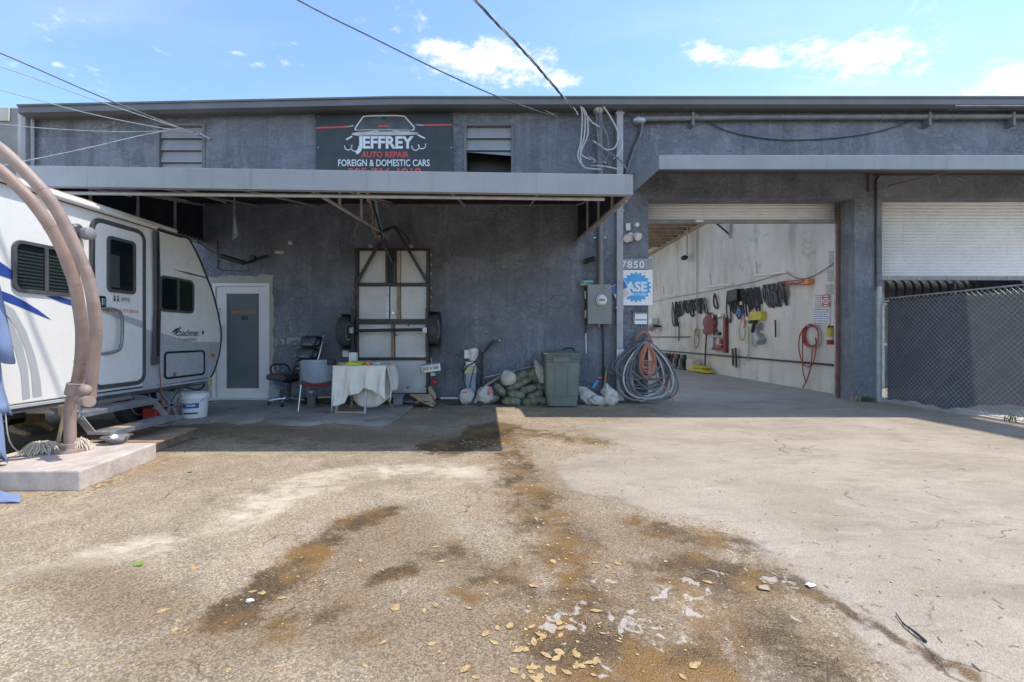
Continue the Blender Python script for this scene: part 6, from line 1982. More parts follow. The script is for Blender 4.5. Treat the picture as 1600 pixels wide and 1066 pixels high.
MB().grid(rcloth, 26, 20).build('side_drape', 'cloth', CL, smooth=True, ang=70, solid=0.003)
MB().grid(lambda u, v: Vector((tx0 - 0.014 - 0.02 * math.sin(u * 9) * v, ty0 - 0.02 + (ty1 - ty0 + 0.03) * u, tz + 0.002 - (0.58 - 0.2 * u) * v)), 20, 14).build('side_drape', 'cloth', CL, smooth=True, ang=70, solid=0.003)


def bcloth(u, v):
    x = tx0 + 0.22 + (tx1 - tx0 - 0.20) * u
    zb_ = 0.10 + 0.20 * (abs(u - 0.45) * 1.7) ** 2
    return Vector((x, ty0 + 0.20 + 0.03 * math.sin(u * 13 + v * 2) * v - 0.05 * math.sin(v * 3), tz - 0.05 - (tz - 0.05 - zb_) * v))


MB().grid(bcloth, 40, 16).build('inner_drape', 'cloth', CL, smooth=True, ang=70, solid=0.003)


def lump(c, r, seed, amp=0.18, fr_=3.0, nu=18, nv=11):
    g_ = random.Random(seed)
    ks = [(Vector((g_.uniform(-1, 1), g_.uniform(-1, 1), g_.uniform(-1, 1))) * fr_, g_.uniform(0, 6.28)) for _ in range(7)]
    return MB().sph(c, r, nu, nv, lambda d: 1 + amp * sum(math.sin(k.dot(d) * 2 + p) for k, p in ks) / 3)


tcx = lambda px: (px - CX) * 7.0 / FPX
tag(lump((tcx(553), 7.02, tz + 0.028), (0.15, 0.09, 0.035), 3, 0.25, 4).build('safety_vest', 'lime', smooth=True), 'bright yellow folded vest lying on the cloth covered table', 'vest')
tag(lump((tcx(575), 7.0, tz + 0.032), (0.055, 0.05, 0.032), 4, 0.2).build('glove', 'orange', smooth=True), 'orange glove on the right end of the table', 'glove')
tag(lump((tcx(588), 7.03, tz + 0.025), (0.06, 0.06, 0.025), 6, 0.2).build('rag', 'white_worn', smooth=True), 'small white rag at the right edge of the table', 'rag')
tag(lump((tcx(534), 7.02, tz + 0.025), (0.08, 0.07, 0.026), 9, 0.2).build('glove', 'wood_pale', smooth=True), 'tan work glove on the table beside the black block', 'glove')
q = MB().box((tcx(513) - 0.0, 6.93, tz + 0.008), (tcx(524), 7.05, tz + 0.095))
tag(q.build('black_case', 'black', bevel=0.012), 'small black case on the left corner of the table', 'case')
q = MB().box((tcx(536), 7.25, tz + 0.005), (tcx(548), 7.33, tz + 0.19))
tag(q.build('paper_box', 'white_worn', bevel=0.006), 'small upright grey white box at the back of the table', 'box')

# ------------------------------------------------------------------ odds and ends along the wall
jg = Vector((-4.14, 8.14, 0.05))
JG = thing('plastic_jug', 'clear plastic jug with blue liquid standing by the office door', 'jug', jg)
MB().lathe([(0.085, 0.0), (0.095, 0.012), (0.095, 0.19), (0.088, 0.22), (0.045, 0.285), (0.028, 0.30), (0.028, 0.33)], jg, 20, squash=(1, 0.8)).build('body', 'jug', JG, smooth=True)
MB().lathe([(0.033, 0.315), (0.033, 0.345)], jg, 14).build('cap', 'sky_blue', JG, smooth=True)
MB().tube(bez([jg + Vector((0.04, 0, 0.285)), jg + Vector((0.09, 0, 0.275)), jg + Vector((0.098, 0, 0.22)), jg + Vector((0.085, 0, 0.17))], 4), 0.012, 8).build('handle', 'jug', JG, smooth=True)
q = MB().lathe([(0.05, 0.0), (0.055, 0.01), (0.055, 0.12), (0.03, 0.16), (0.018, 0.17), (0.018, 0.21)], (-3.28, 7.72, 0.05), 16)
bt = thing('spray_bottle', 'small green and white bottle on the slab behind the grey chair', 'bottle', (-3.28, 7.72, 0.05))
q.build('body', 'green_bin', bt, smooth=True)
MB().box((-3.31, 7.66, 0.255), (-3.25, 7.76, 0.29)).build('trigger_head', 'white', bt, bevel=0.008)
q = MB()
q.prism([(tx, 7.86, z) for tx, z in ((-3.55, 0.05), (-1.15, 0.05), (-1.18, 0.12), (-1.5, 0.15), (-3.5, 0.15))], (0, 0.16, 0))
tag(q.build('black_beam', 'black_metal', bevel=0.01), 'long dark beam lying on the slab under the table and trailer', 'beam')
q = MB()
rr = random.Random(13)
for k in range(16):
    c_ = Vector((rr.uniform(-1.75, -1.2), rr.uniform(7.7, 7.85), 0.05)); s_ = rr.uniform(0.04, 0.09)
    q.prism([c_ + Vector((s_ * math.cos(a) * rr.uniform(.6, 1.4), s_ * math.sin(a) * rr.uniform(.4, 1), 0.01 + rr.uniform(0, .06))) for a in (0.3, 1.5, 2.6, 3.9, 5.2)], (0, 0, 0.006))
tag(q.build('scrap_heap', 'cable_grey'), 'heap of grey shreds on the slab below the upright trailer', 'scrap')
gb = P(622, 626, 7.75)
q = thing('grey_tub', 'small square grey tub on the dark beam below the trailer', 'tub', (gb.x, 7.78, 0.05))
MB().prism([(gb.x + a * 0.075, 7.70 + b * 0.075 + 0.06, 0.052) for a, b in ((-1, -1), (1, -1), (1, 1), (-1, 1))], (0, 0, 0.15)).build('body', 'grey', q, bevel=0.012)
MB().box((gb.x - 0.095, 7.665, 0.195), (gb.x + 0.095, 7.855, 0.225)).build('rim', 'grey', q, bevel=0.006)
cb = thing('cardboard_sheet', 'torn cardboard sheets leaning under the right foot of the trailer', 'cardboard', P(668, 628, 7.9))
MB().prism([P(640, 617, 7.86), P(672, 617, 7.86), P(680, 632, 7.66), P(676, 636, 7.62), P(655, 627, 7.72)], (0, 0.006, 0.012)).build('flap', 'cardboard', cb)
MB().prism([P(669, 606, 8.0), P(673, 603, 8.02), P(681, 617, 7.95), P(681, 628, 7.85), P(671, 620, 7.95)], (0.0, 0.008, 0)).build('flap', 'cardboard', cb)
q = MB().tube([(-1.20, 8.40, 0.075), (-0.86, 8.40, 0.075)], 0.022, 10)
wp = thing('white_pipe', 'white plastic pipe lying along the foot of the wall', 'pipe', (-1.0, 8.40, 0.05))
q.build('pipe', 'white', wp, smooth=True)
MB().tube([(-0.87, 8.40, 0.075), (-0.82, 8.39, 0.078), (-0.68, 8.34, 0.15)], [0.034, 0.036, 0.032], 10).build('elbow', 'grey', wp, smooth=True)

# pump on a post
PU = thing('electric_pump', 'small white electric motor pump on a grey post with cables', 'pump', F(737, 612, 0.25))
yu = YF - 0.25
c9 = lambda u, v, y=yu: P(700 + u / 6.154, 520 + v / 6.154, y)
def b9(u0, u1, v0, v1, y0, y1, m, nm, bev=0.006):
    a, b = c9(u0, v1), c9(u1, v0)
    return MB().box((a.x, y0, a.z), (b.x, y1, b.z)).build(nm, m, PU, bevel=bev)
b9(172, 268, 390, 680, yu - 0.06, yu + 0.08, 'grey_plastic', 'post')
b9(163, 272, 318, 389, yu - 0.08, yu + 0.09, 'cream', 'terminal_box')
b9(180, 225, 345, 375, yu - 0.084, yu - 0.0805, 'yellow', 'label', 0.0)
b9(172, 262, 278, 317, yu - 0.06, yu + 0.07, 'white_worn', 'bracket')
b9(158, 204, 165, 247, yu - 0.05, yu + 0.05, 'white_worn', 'capacitor_box')
m0, m1 = c9(245, 268), c9(245, 152)
MB().tube([m0, m1], 0.075, 18).build('motor', 'white_worn', PU, smooth=True)
for k in range(14):
    a = 2 * math.pi * k / 14
    d_ = Vector((math.cos(a), math.sin(a), 0))
    MB().bar(m0 + d_ * 0.078 + EZ * 0.03, m1 + d_ * 0.078 - EZ * 0.02, 0.008, 0.016, d_).build('fin', 'white_worn', PU)
MB().lathe([(0.082, 0), (0.082, 0.02), (0.05, 0.035)], m1, 18).build('fan_cover', 'grey', PU, smooth=True)
for pts, r_ in (([(170, 290), (130, 340), (150, 370), (190, 320), (260, 280), (300, 215), (345, 185)], 0.012), ([(270, 300), (310, 350), (330, 440), (325, 530)], 0.012), ([(150, 370), (145, 450), (180, 540), (230, 590), (270, 560), (265, 420)], 0.008),
                ([(255, 320), (225, 440), (205, 560), (210, 690), (150, 730), (0, 725)], 0.009)):
    MB().tube(bez([c9(u, v, yu - 0.10 - 0.04 * (i % 2)) if v < 640 else Vector((c9(u, v).x, 8.05, 0.012)) for i, (u, v) in enumerate(pts)], 5), r_, 6).build('cable', 'cable_dark', PU, smooth=True)
BP = thing('bent_pipe', 'black bent pipe rising from the floor to a wall valve', 'pipe', F(753, 610, 0.1))
MB().tube(bez([c9(318, 540, yu + .1), c9(325, 400, yu + .1), c9(332, 230, yu + .1), c9(365, 165, yu + .12), c9(440, 80, yu + .18)], 5), 0.020, 8).build('pipe', 'black_metal', BP, smooth=True)
MB().tube(bez([c9(345, 500, yu + .1), c9(350, 380, yu + .1), c9(348, 200, yu + .1), c9(330, 190, yu + .05)], 5), 0.013, 8).build('pipe', 'cable_grey', BP, smooth=True)
MB().sph(c9(495, 78, yu + 0.2), 0.035, 10, 8).build('valve', 'rope', BP, smooth=True)


# ------------------------------------------------------------------ sacks and sandbags
def bag(name, label, cat, c, r, rot, m, seed, group=None, tied=False):
    g_ = random.Random(seed)
    ks = [(Vector((g_.uniform(-1, 1), g_.uniform(-1, 1), g_.uniform(-1, 1))) * 2.2, g_.uniform(0, 6.28)) for _ in range(6)]
    vs_mb = MB()
    nu, nv = 40, 26
    sd3 = Vector((seed * 1.7, seed * 0.9, seed * 2.3))
    sack = cat != 'sandbag'

    def fn(u, v):
        th = math.pi * v; ph = 2 * math.pi * u
        d = Vector((math.cos(th), math.sin(th) * math.cos(ph), math.sin(th) * math.sin(ph)))
        ex = abs(math.sin(th)) ** 0.55
        k = 1 + (0.10 if sack else 0.055) * sum(math.sin(a.dot(d) * 2 + p) for a, p in ks) / 2
        x = math.copysign(abs(math.cos(th)) ** 0.75, math.cos(th))
        gather = 0.0
        if sack and x < -0.35:                       # mouth of the sack pulled together
            gather = min(1, (-x - 0.35) / 0.65)
            ex *= 1 - 0.55 * gather
        wr = 1 + (0.05 + 0.10 * gather) * math.sin(ph * 9 + seed) * abs(math.cos(th))
        y = ex * math.copysign(abs(math.cos(ph)) ** 0.75, math.cos(ph)) * wr
        z = ex * math.copysign(abs(math.sin(ph)) ** 0.8, math.sin(ph)) * wr
        flat_ = 1 - 0.10 * max(0.0, abs(x) - 0.7) / 0.3
        # creases
        cr = -abs(mn.noise(d * 2.6 + sd3)) * 0.20 - abs(mn.noise(Vector((d.x * 3, d.y * 6, d.z * 6)) + sd3)) * 0.12
        k *= 1.08 + (cr if sack else cr * 0.55)
        return Vector((x * r[0] * k * (1 + 0.12 * gather), y * r[1] * k * flat_, z * r[2] * k * (1 - 0.45 * max(0, abs(x) - 0.6) / 0.4)))
    vs_mb.grid(fn, nu, nv)
    q_ = vs_mb.build(name, m, None, smooth=True, ang=180)
    q_.location = c
    q_.rotation_euler = rot
    tag(q_, label, cat, group)
    return q_


YS = 8.22
s9 = lambda u, v, y=YS: P(700 + u / 6.154, 520 + v / 6.154, y)
sb = [(610, 668, 8.02, 'pale green sandbag lying lowest at the left front of the pile', (0.165, 0.11, 0.072), 8), (790, 668, 8.08, 'dark green sandbag at the bottom middle of the pile', (0.165, 0.12, 0.075), -6),
      (905, 650, 8.12, 'green sandbag at the bottom right of the pile beside the bin', (0.14, 0.11, 0.08), 20), (430, 640, 8.16, 'small crumpled green sandbag at the bottom left of the pile', (0.12, 0.11, 0.07), -20),
      (650, 592, 8.10, 'green sandbag second from the bottom, left of the middle', (0.16, 0.115, 0.068), 12), (835, 598, 8.12, 'green sandbag second from the bottom at the right of the pile', (0.155, 0.115, 0.07), -16),
      (500, 545, 8.20, 'green sandbag slumped at the left shoulder of the pile', (0.15, 0.11, 0.075), 48), (770, 538, 8.16, 'plump green sandbag in the middle of the pile', (0.165, 0.115, 0.070), -14),
      (900, 528, 8.20, 'green sandbag touching the bin halfway up the pile', (0.13, 0.11, 0.075), 10), (640, 515, 8.22, 'green sandbag just under the white sack', (0.15, 0.11, 0.07), -10),
      (730, 470, 8.24, 'flattened green sandbag in the third layer of the pile', (0.15, 0.11, 0.055), -18), (700, 420, 8.27, 'green sandbag next to the white sack near the top', (0.145, 0.11, 0.085), -20),
      (830, 410, 8.28, 'topmost green sandbag of the pile', (0.15, 0.11, 0.115), 35), (440, 590, 8.28, 'dark green sandbag at the back left of the pile', (0.12, 0.10, 0.085), 30)]
for k, (u, v, y, lab, r_, rt) in enumerate(sb):
    c_ = s9(u, v, y)
    c_.z = max(c_.z, r_[2] * 0.92)
    bag('sandbag', lab, 'sandbag', c_, r_, (R(8 * math.sin(k * 2.1)), R(rt), R(12 * math.sin(k * 1.7))), 'sandbag', 30 + k, 'green sandbags heaped by the bin')
bag('white_sack', 'white woven sack lying on top of the green sandbags', 'sack', s9(585, 432, 8.16), (0.135, 0.10, 0.13), (0, R(60), 0), 'bag_white', 61)
bag('white_sack', 'white sack slumped on the pile against the bin', 'sack', s9(895, 385, 8.22), (0.20, 0.07, 0.105), (0, R(62), 0), 'bag_white', 62)
c_ = s9(180, 640, 8.12); c_.z = 0.135
bag('plastic_bag', 'white plastic bag with red print, left one below the pump', 'bag', c_, (0.145, 0.12, 0.125), (0, R(-70), 0), 'bag_white', 63)
bag('plastic_bag', 'red and white plastic bag between pump and sandbags', 'bag', Vector((s9(345, 610, 8.10).x, 8.10, 0.16)), (0.175, 0.13, 0.145), (0, R(-35), 0), 'bag_white', 64)
for (u, v, r_, nm) in ((395, 565, (0.075, 0.02, 0.055), 'right'), (165, 572, (0.05, 0.02, 0.018), 'left')):
    q = lump(s9(u, v, 7.995 if nm == 'right' else 8.02), r_, 70, 0.2)
    q_ = q.build('red_print', 'bag_pink', smooth=True)
    par = [o for o in bpy.data.objects if o.name.startswith('plastic_bag') and (('right' == nm) == (o['label'].startswith('red')))][0]
    bpy.context.view_layer.update()
    q_.parent = par
    q_.matrix_parent_inverse = par.matrix_world.inverted()
q = MB().lathe([(0.035, -0.02), (0.045, -0.01), (0.045, 0.01), (0.035, 0.02)], Vector((s9(297, 670, 7.9).x, 7.92, 0.045)), 16, 'y')
tag(q.build('small_wheel', 'rubber', smooth=True), 'tiny black wheel lying before the red and white bag', 'wheel')
q = MB().tube([P(758, 590, 8.30), P(858, 567, 8.42)], 0.016, 8)
tag(q.build('grey_pole', 'steel', smooth=True), 'thin grey metal pole lying across the top of the sandbags', 'pole')
q = MB().bar(P(752, 607, 8.25), P(782, 588, 8.30), 0.035, 0.012, (0, 1, 0))
tag(q.build('wood_strip', 'wood_pale'), 'short wooden strip leaning on the left of the sandbags', 'board')
q = MB()
rr = random.Random(17)
for k in range(60):
    c_ = s9(rr.uniform(420, 540), rr.uniform(560, 660), 8.05 + rr.uniform(0, 0.15)); c_.z = max(c_.z, 0.02)
    a, b = rr.uniform(0, 6.28), rr.uniform(-0.5, 1.0); s_ = rr.uniform(0.015, 0.04)
    d_ = Vector((math.cos(a), math.sin(a) * 0.5, b)) * s_; e_ = Vector((-math.sin(a), 0.3, 0.4)) * s_ * 0.5
    q.poly([c_ - d_, c_ + e_, c_ + d_, c_ - e_])
tag(q.build('weed_clump', 'weed', clean=False), 'small green weeds growing between the bags and the sandbags', 'weeds')

# ------------------------------------------------------------------ green bin
BN = thing('trash_bin', 'large faded green plastic bin with lid standing by the wall', 'bin', (0.97, 7.86, 0))


def shell(z0, z1, w0, w1, d0, d1, r_, n=5):
    a = rrect(-w0 / 2, w0 / 2, -d0 / 2, d0 / 2, r_, n); b = rrect(-w1 / 2, w1 / 2, -d1 / 2, d1 / 2, r_, n)
    m = len(a)
    return MB().add([(0.97 + x, 7.99 + y, z0) for x, y in a] + [(0.97 + x, 7.99 + y, z1) for x, y in b], [(i, (i + 1) % m, m + (i + 1) % m, m + i) for i in range(m)] + [tuple(range(m - 1, -1, -1)), tuple(range(m, 2 * m))])


shell(0.02, 0.20, 0.515, 0.545, 0.46, 0.49, 0.06).build('lower_body', 'green_bin', BN, bevel=0.01, smooth=True)
shell(0.20, 0.78, 0.56, 0.615, 0.50, 0.55, 0.06).build('body', 'green_bin', BN, bevel=0.008, smooth=True)
for k in range(4):
    shell(0.782 + k * 0.034, 0.812 + k * 0.034, 0.635, 0.645, 0.57, 0.58, 0.06).build('rim_band', 'green_bin', BN, bevel=0.008, smooth=True)
yfr = 7.99 - 0.252
q = MB()
for a, b in (((-0.13, 0.20), (-0.13, 0.70)), ((0.09, 0.20), (0.09, 0.70)), ((-0.13, 0.20), (0.09, 0.20)), ((-0.13, 0.70), (0.09, 0.70))):
    f0, f1 = (a[1] - 0.2) / 0.58 * 0.025, (b[1] - 0.2) / 0.58 * 0.025
    q.bar((0.97 + a[0], yfr - f0 - 0.002, a[1]), (0.97 + b[0], yfr - f1 - 0.002, b[1]), 0.012, 0.012, (0, 1, 0))
q.build('panel_rib', 'green_bin', BN)
MB().box((0.97 - 0.17, 7.99 - 0.305, 0.77), (0.97 + 0.11, 7.99 - 0.287, 0.86)).build('front_grip', 'green_bin', BN, bevel=0.012)
LD = MB().grid(lambda u, v: Vector((0.97 + (u - 0.5) * 0.66, 7.70 + v * 0.59, 0.925 + 0.03 * math.sin(u * math.pi) * math.sin(v * math.pi) + 0.018 * (1 if 0.1 < u < 0.9 and 0.1 < v < 0.9 else 0) - 0.02 * abs(u - 0.5))), 22, 16).build('lid', 'green_bin', BN, smooth=True, solid=0.012)
MB().tube(bez([(0.97 + 0.03, 7.88, 0.945), (0.97 + 0.05, 7.88, 1.0), (0.97 + 0.20, 7.88, 1.005), (0.97 + 0.22, 7.88, 0.945)], 5), 0.014, 8).build('lid_handle', 'black', LD, smooth=True)
for s in (-1, 1):
    MB().lathe([(0.09, -0.025), (0.10, -0.015), (0.10, 0.015), (0.09, 0.025)], (0.97 + s * 0.29, 8.22, 0.10), 18, 'x').build('wheel', 'rubber', BN, smooth=True)

# sacks right of the bin
bag('white_sack', 'white sack slumped between the bin and the standing sack', 'sack', (1.46, 8.15, 0.16), (0.19, 0.11, 0.12), (0, R(38), 0), 'bag_white', 81)
bag('white_sack', 'half empty white sack lying flat before the sack row', 'sack', (1.60, 8.02, 0.085), (0.15, 0.12, 0.085), (0, R(5), 0), 'bag_white', 82)
bag('white_sack', 'upright bulging white sack nearest the coiled hose', 'sack', (1.83, 8.03, 0.17), (0.18, 0.14, 0.135), (0, R(78), 0), 'bag_white', 83)
tl = thing('hand_tool', 'red and white handled tool stuck between the white sacks', 'tool', s9(1400, 520, 8.2))
MB().tube([s9(1395, 530, 8.15), s9(1440, 455, 8.15)], 0.022, 8).build('shaft', 'sky_blue', tl, smooth=True)
MB().tube([s9(1435, 440, 8.15), s9(1480, 440, 8.15)], 0.022, 8).build('head', 'red', tl, smooth=True)
MB().lathe([(0.045, 0.0), (0.05, 0.015), (0.02, 0.03)], s9(1455, 440, 8.13), 12).build('cap', 'bag_pink', tl, smooth=True)
q = MB().bar((1.80, 8.45, 0.02), s9(1527, 318, 8.46), 0.03, 0.02, (0, 1, 0))
tag(q.build('wood_stake', 'wood_pale'), 'thin wooden stake leaning on the wall left of the downspout', 'stake')
q = MB().tube(bez([s9(1520, 320, 8.40), s9(1535, 360, 8.38), s9(1565, 385, 8.36), s9(1600, 400, 8.30)], 4), 0.016, 8)
tag(q.build('grey_hose_end', 'cable_grey', smooth=True), 'short grey hose end beside the wooden stake', 'hose')

# brush on a telescopic pole
BR = thing('brush_pole', 'teal brush on a black and white telescopic pole leaning by the meter', 'brush', F(914, 552, 0.04))
for (a, b, m, r_) in ((449, 455, 'black', .013), (455, 467, 'white_worn', .012), (467, 485, 'black', .013), (485, 497, 'white_worn', .012), (497, 521, 'black', .012), (521, 552, 'white', .009)):
    MB().tube([F(913.5 + (a - 449) * 0.015, a, 0.05), F(913.5 + (b - 449) * 0.015, b, 0.05)], r_, 8).build('pole_section', m, BR, smooth=True)
lump(F(916, 441.5, 0.08), (0.135, 0.05, 0.035), 19, 0.10).build('brush_head', 'teal', BR, smooth=True)
MB().box(F(905, 447, 0.11), F(922, 444.5, 0.05)).build('brush_block', 'wood_pale', BR)

# ------------------------------------------------------------------ coiled hoses on the pier
HB = thing('cable_coil', 'big coil of grey cable hung on the pier beside the garage', 'cable coil', F(1000, 535, 0.1))
rr = random.Random(23)
top = F(1000, 534, 0.10)
for k in range(19):
    wd = rr.uniform(0.20, 0.53) if k < 15 else rr.uniform(0.42, 0.55)
    hh_ = rr.uniform(0.62, 1.08) if k < 15 else rr.uniform(1.02, 1.12)
    cx_ = rr.uniform(-0.10, 0.10)
    tilt = rr.uniform(-0.16, 0.16)
    off_ = -0.04 - 0.011 * k
    pts = []
    for j in range(28):
        a = 2 * math.pi * j / 28
        s_ = math.sin(a / 2)
        x = wd * math.sin(a) * (0.55 + 0.45 * s_) + cx_ * s_ + tilt * s_ * s_
        z = -hh_ * (s_ ** 1.5) + 0.015 * math.sin(3 * a + k)
        pts.append(top + Vector((x, off_ - 0.10 * s_ - 0.02 * math.sin(2 * a + k), max(z + rr.uniform(-0.004, 0.004), -top.z + 0.022 + 0.006 * (k % 4)))))
    MB().tube(bez(pts, 2, True), rr.choice((0.015, 0.017, 0.019)), 7, closed=True).build('loop', 'cable_grey' if k % 3 else 'cable_pale' if k % 6 == 0 else 'conduit', HB, smooth=True)
q = MB().tube(bez([top + Vector((-.09, -.06, -.01)), top + Vector((-.02, -.24, .04)), top + Vector((.09, -.22, .03)), top + Vector((.12, -.05, -.01))], 5), 0.018, 8)
q.build('tie', 'conduit', HB, smooth=True)
OCD = thing('orange_cord', 'coiled orange extension cord hung inside the grey cable coil', 'cord', F(1003, 517, 0.1))
top = F(1002, 519, 0.08)
MB().tube(bez([top + Vector((-.11, -.03, -.22)), top + Vector((-.13, -.05, -.08)), top + Vector((-.02, -.06, 0.0)), top + Vector((.10, -.05, -.03)), top + Vector((.17, -.04, -.20)), top + Vector((.19, -.04, -.34))], 5), 0.012, 7).build('cord', 'orange_cord', OCD, smooth=True)
MB().tube(bez([top + Vector((-.10, -.05, -.24)), top + Vector((-.11, -.06, -.10)), top + Vector((0.0, -.07, -.015)), top + Vector((.08, -.06, -.05)), top + Vector((.15, -.05, -.22)), top + Vector((.17, -.05, -.36))], 5), 0.012, 7).build('cord', 'orange_cord', OCD, smooth=True)
for k in range(8):
    wd, hh_ = rr.uniform(0.09, 0.17), rr.uniform(0.50, 0.84)
    cx_ = rr.uniform(-0.03, 0.03) - 0.03
    pts = []
    for j in range(20):
        a = 2 * math.pi * j / 20
        s_ = math.sin(a / 2)
        pts.append(top + Vector((wd * math.sin(a) * (0.5 + 0.5 * s_) + cx_, -0.34 - 0.006 * k, -0.20 - (hh_ - 0.2) * s_ ** 1.4)))
    MB().tube(bez(pts, 2, True), 0.0105, 6, closed=True).build('loop', 'orange_cord', OCD, smooth=True)
MB().tube(bez([Vector((2.85, 8.08, 0.02)), Vector((2.95, 8.02, 0.10)), Vector((2.72, 8.10, 0.45)), Vector((2.60, 8.12, 0.6))], 5), 0.010, 6).build('tail', 'orange_cord', OCD, smooth=True)

# ------------------------------------------------------------------ inside the garage bay
k4 = lambda u, v, o=0.06: W(1040 + u / 5.612, 420 + v / 5.612, o)
k7 = lambda u, v, o=0.03: W(980 + u / 3.136, 300 + v / 3.136, o)
k3 = lambda u, v, o=0.01: W(1250 + u / 6.27, 370 + v / 6.27, o)
q = MB().tube([(XW - 0.04, 9.0, 0.62), (XW - 0.04, 24.2, 0.62)], 0.022, 8)
tag(q.build('low_air_pipe', 'black_metal', smooth=True), 'black pipe running low along the garage side wall', 'pipe')
q = MB().tube([(XW - 0.04, 16.9, 1.21), (XW - 0.04, 24.2, 1.21)], 0.02, 8)
tag(q.build('chest_high_pipe', 'black_metal', smooth=True), 'thin dark pipe at chest height far inside the garage', 'pipe')
for lab, pts in (('white conduit elbow nearest the garage door', [(630, 340), (637, 410), (785, 392)]), ('white conduit elbow above the middle of the hanging belts', [(405, 405), (412, 463), (520, 452)]),
                 ('white conduit elbow farthest inside the garage', [(178, 465), (180, 510), (245, 510)])):
    q = MB().tube(bez([k7(*pts[0]), (k7(*pts[0]) * 0.06 + k7(*pts[1]) * 0.94), (k7(*pts[1]) * 0.95 + k7(*pts[2]) * 0.05), k7(*pts[2])], 4), 0.036, 8)
    tag(q.build('conduit_elbow', 'white', smooth=True), lab, 'conduit')
LP = thing('work_lamp', 'small black lamp on a white drop pipe inside the garage', 'lamp', W(1082, 403, 0.2))
MB().tube(bez([W(1097, 341, .06), W(1092, 345, .10), W(1086, 350, .22), W(1084.5, 362, .25), W(1084, 398, .25)], 4), 0.024, 8).build('drop_pipe', 'frame_paint', LP, smooth=True)
MB().tube([W(1091, 345, .05), W(1091, 515, .05)], 0.018, 8).build('riser_pipe', 'frame_paint', LP, smooth=True)
MB().sph(W(1080, 403, 0.25), (0.12, 0.24, 0.09), 12, 8).build('lamp_head', 'black', LP, smooth=True)
BRK = thing('ceiling_bracket', 'angled steel bracket under the garage ceiling', 'bracket', W(1143, 372, 0.05))
MB().bar(W(1143, 373, .06), W(1145, 338, .06), 0.05, 0.04, (1, 0, 0)).build('upright', 'frame_paint', BRK)
MB().bar(W(1143, 366, .08), W(1129, 336, .5), 0.04, 0.04, (1, 0, 0)).build('strut', 'black_metal', BRK)
q = MB().tube(bez([W(x, y, .04) for x, y in ((1014, 473), (1060, 464), (1110, 455), (1150, 447), (1190, 438), (1228, 427), (1242, 433), (1258, 436), (1280, 428), (1305, 412))], 4), 0.010, 5)
tag(q.build('sagging_cable', 'cable_grey', smooth=True), 'grey cable sagging along the garage wall above the belts', 'cable')
JB = thing('hinged_jib', 'small orange red folding wall jib above the belts', 'jib', W(1248, 440, 0.1))
for (a, b) in (((1020, 118), (1285, 95)), ((1020, 140), (1290, 140)), ((1060, 120), (1180, 132)), ((1180, 132), (1275, 100))):
    MB().bar(k4(*a, .10), k4(*b, .10), 0.025, 0.02, (1, 0, 0)).build('jib_bar', 'red' if a[1] < 119 else 'red_hose', JB)
MB().box(k4(1270, 140, .02), k4(1305, 88, .14)).build('jib_hinge', 'orange', JB, bevel=0.005)
rr = random.Random(31)


ORD = 'first second third fourth fifth sixth seventh eighth ninth tenth eleventh twelfth thirteenth fourteenth fifteenth sixteenth seventeenth'.split()


def hang(label, px, py0, py1, wpx, m, r_, grp, o=0.07):
    n = 14
    pts = []
    for j in range(n):
        a = 2 * math.pi * j / n
        s_ = math.sin(a / 2)
        x = px + wpx / 2 * math.sin(a) * (0.6 + 0.4 * s_)
        y = py0 + (py1 - py0) * s_ ** 1.3
        pts.append(W(x, y, o + 0.03 * math.cos(a)))
    return tag(MB().tube(bez(pts, 2, True), r_, 6, closed=True).build('hanging_belt', m, smooth=True), label, 'belt', grp)


for k in range(17):
    px = 1056 + 49 * k / 16 + rr.uniform(-1.2, 1.2)
    t0 = 473 - (px - 1054) * 0.14
    hang('%s black belt loop from the left in the far cluster on the garage wall' % ORD[k], px, t0, t0 + (rr.uniform(14, 26) if k > 1 else rr.uniform(36, 44)), rr.uniform(3, 6.5), 'rubber' if k % 4 else 'cable_grey', 0.030, 'belts hanging in the far cluster')
hang('single black belt loop hanging right of the far cluster', 1121.5, 459, 482, 6.5, 'rubber', 0.028, None)
for k in range(17):
    px = 1141 + 49 * k / 16 + rr.uniform(-1.2, 1.2)
    t0 = 456 - (px - 1141) * 0.14
    hang('%s black belt loop from the left in the middle cluster on the garage wall' % ORD[k], px, t0, t0 + (rr.uniform(20, 36) if k % 5 else rr.uniform(38, 48)), rr.uniform(3.5, 8), 'rubber' if k % 3 else 'cable_dark', 0.024, 'belts hanging in the middle cluster')
for k in range(15):
    px = 1199 + 32 * k / 14 + rr.uniform(-1, 1)
    t0 = 446 - (px - 1199) * 0.13
    hang('%s dark cable loop from the left in the nearest cluster on the garage wall' % ORD[k], px, t0, t0 + rr.uniform(22, 38), rr.uniform(3.5, 8), 'rubber' if k % 3 else 'cable_grey', 0.021, 'cables hanging in the nearest cluster')
hang('pale green hose loop at the end of the nearest cable cluster', 1230, 441, 466, 9, 'sandbag', 0.015, None)
for lab, u0, u1, v0, v1, m, d in (('black case hung among the middle belts', 605, 690, 175, 290, 'black', .22), ('blue box hanging below the middle belts', 655, 700, 365, 405, 'blue', .14), ('small white box on the wall under the middle belts', 668, 692, 285, 320, 'white_worn', .09),
                                  ('yellow tray hung on the wall under the belts', 780, 886, 372, 455, 'yellow', .16), ('white tag box hanging from the middle belts', 718, 745, 420, 455, 'white_worn', .07), ('white paper cup on top of the red rack', 492, 518, 392, 425, 'white', .14)):
    q = MB().box(k4(u0, v1, .015), k4(u1, v0, d))
    tag(q.build('hung_box', m, bevel=0.01), lab, 'box')
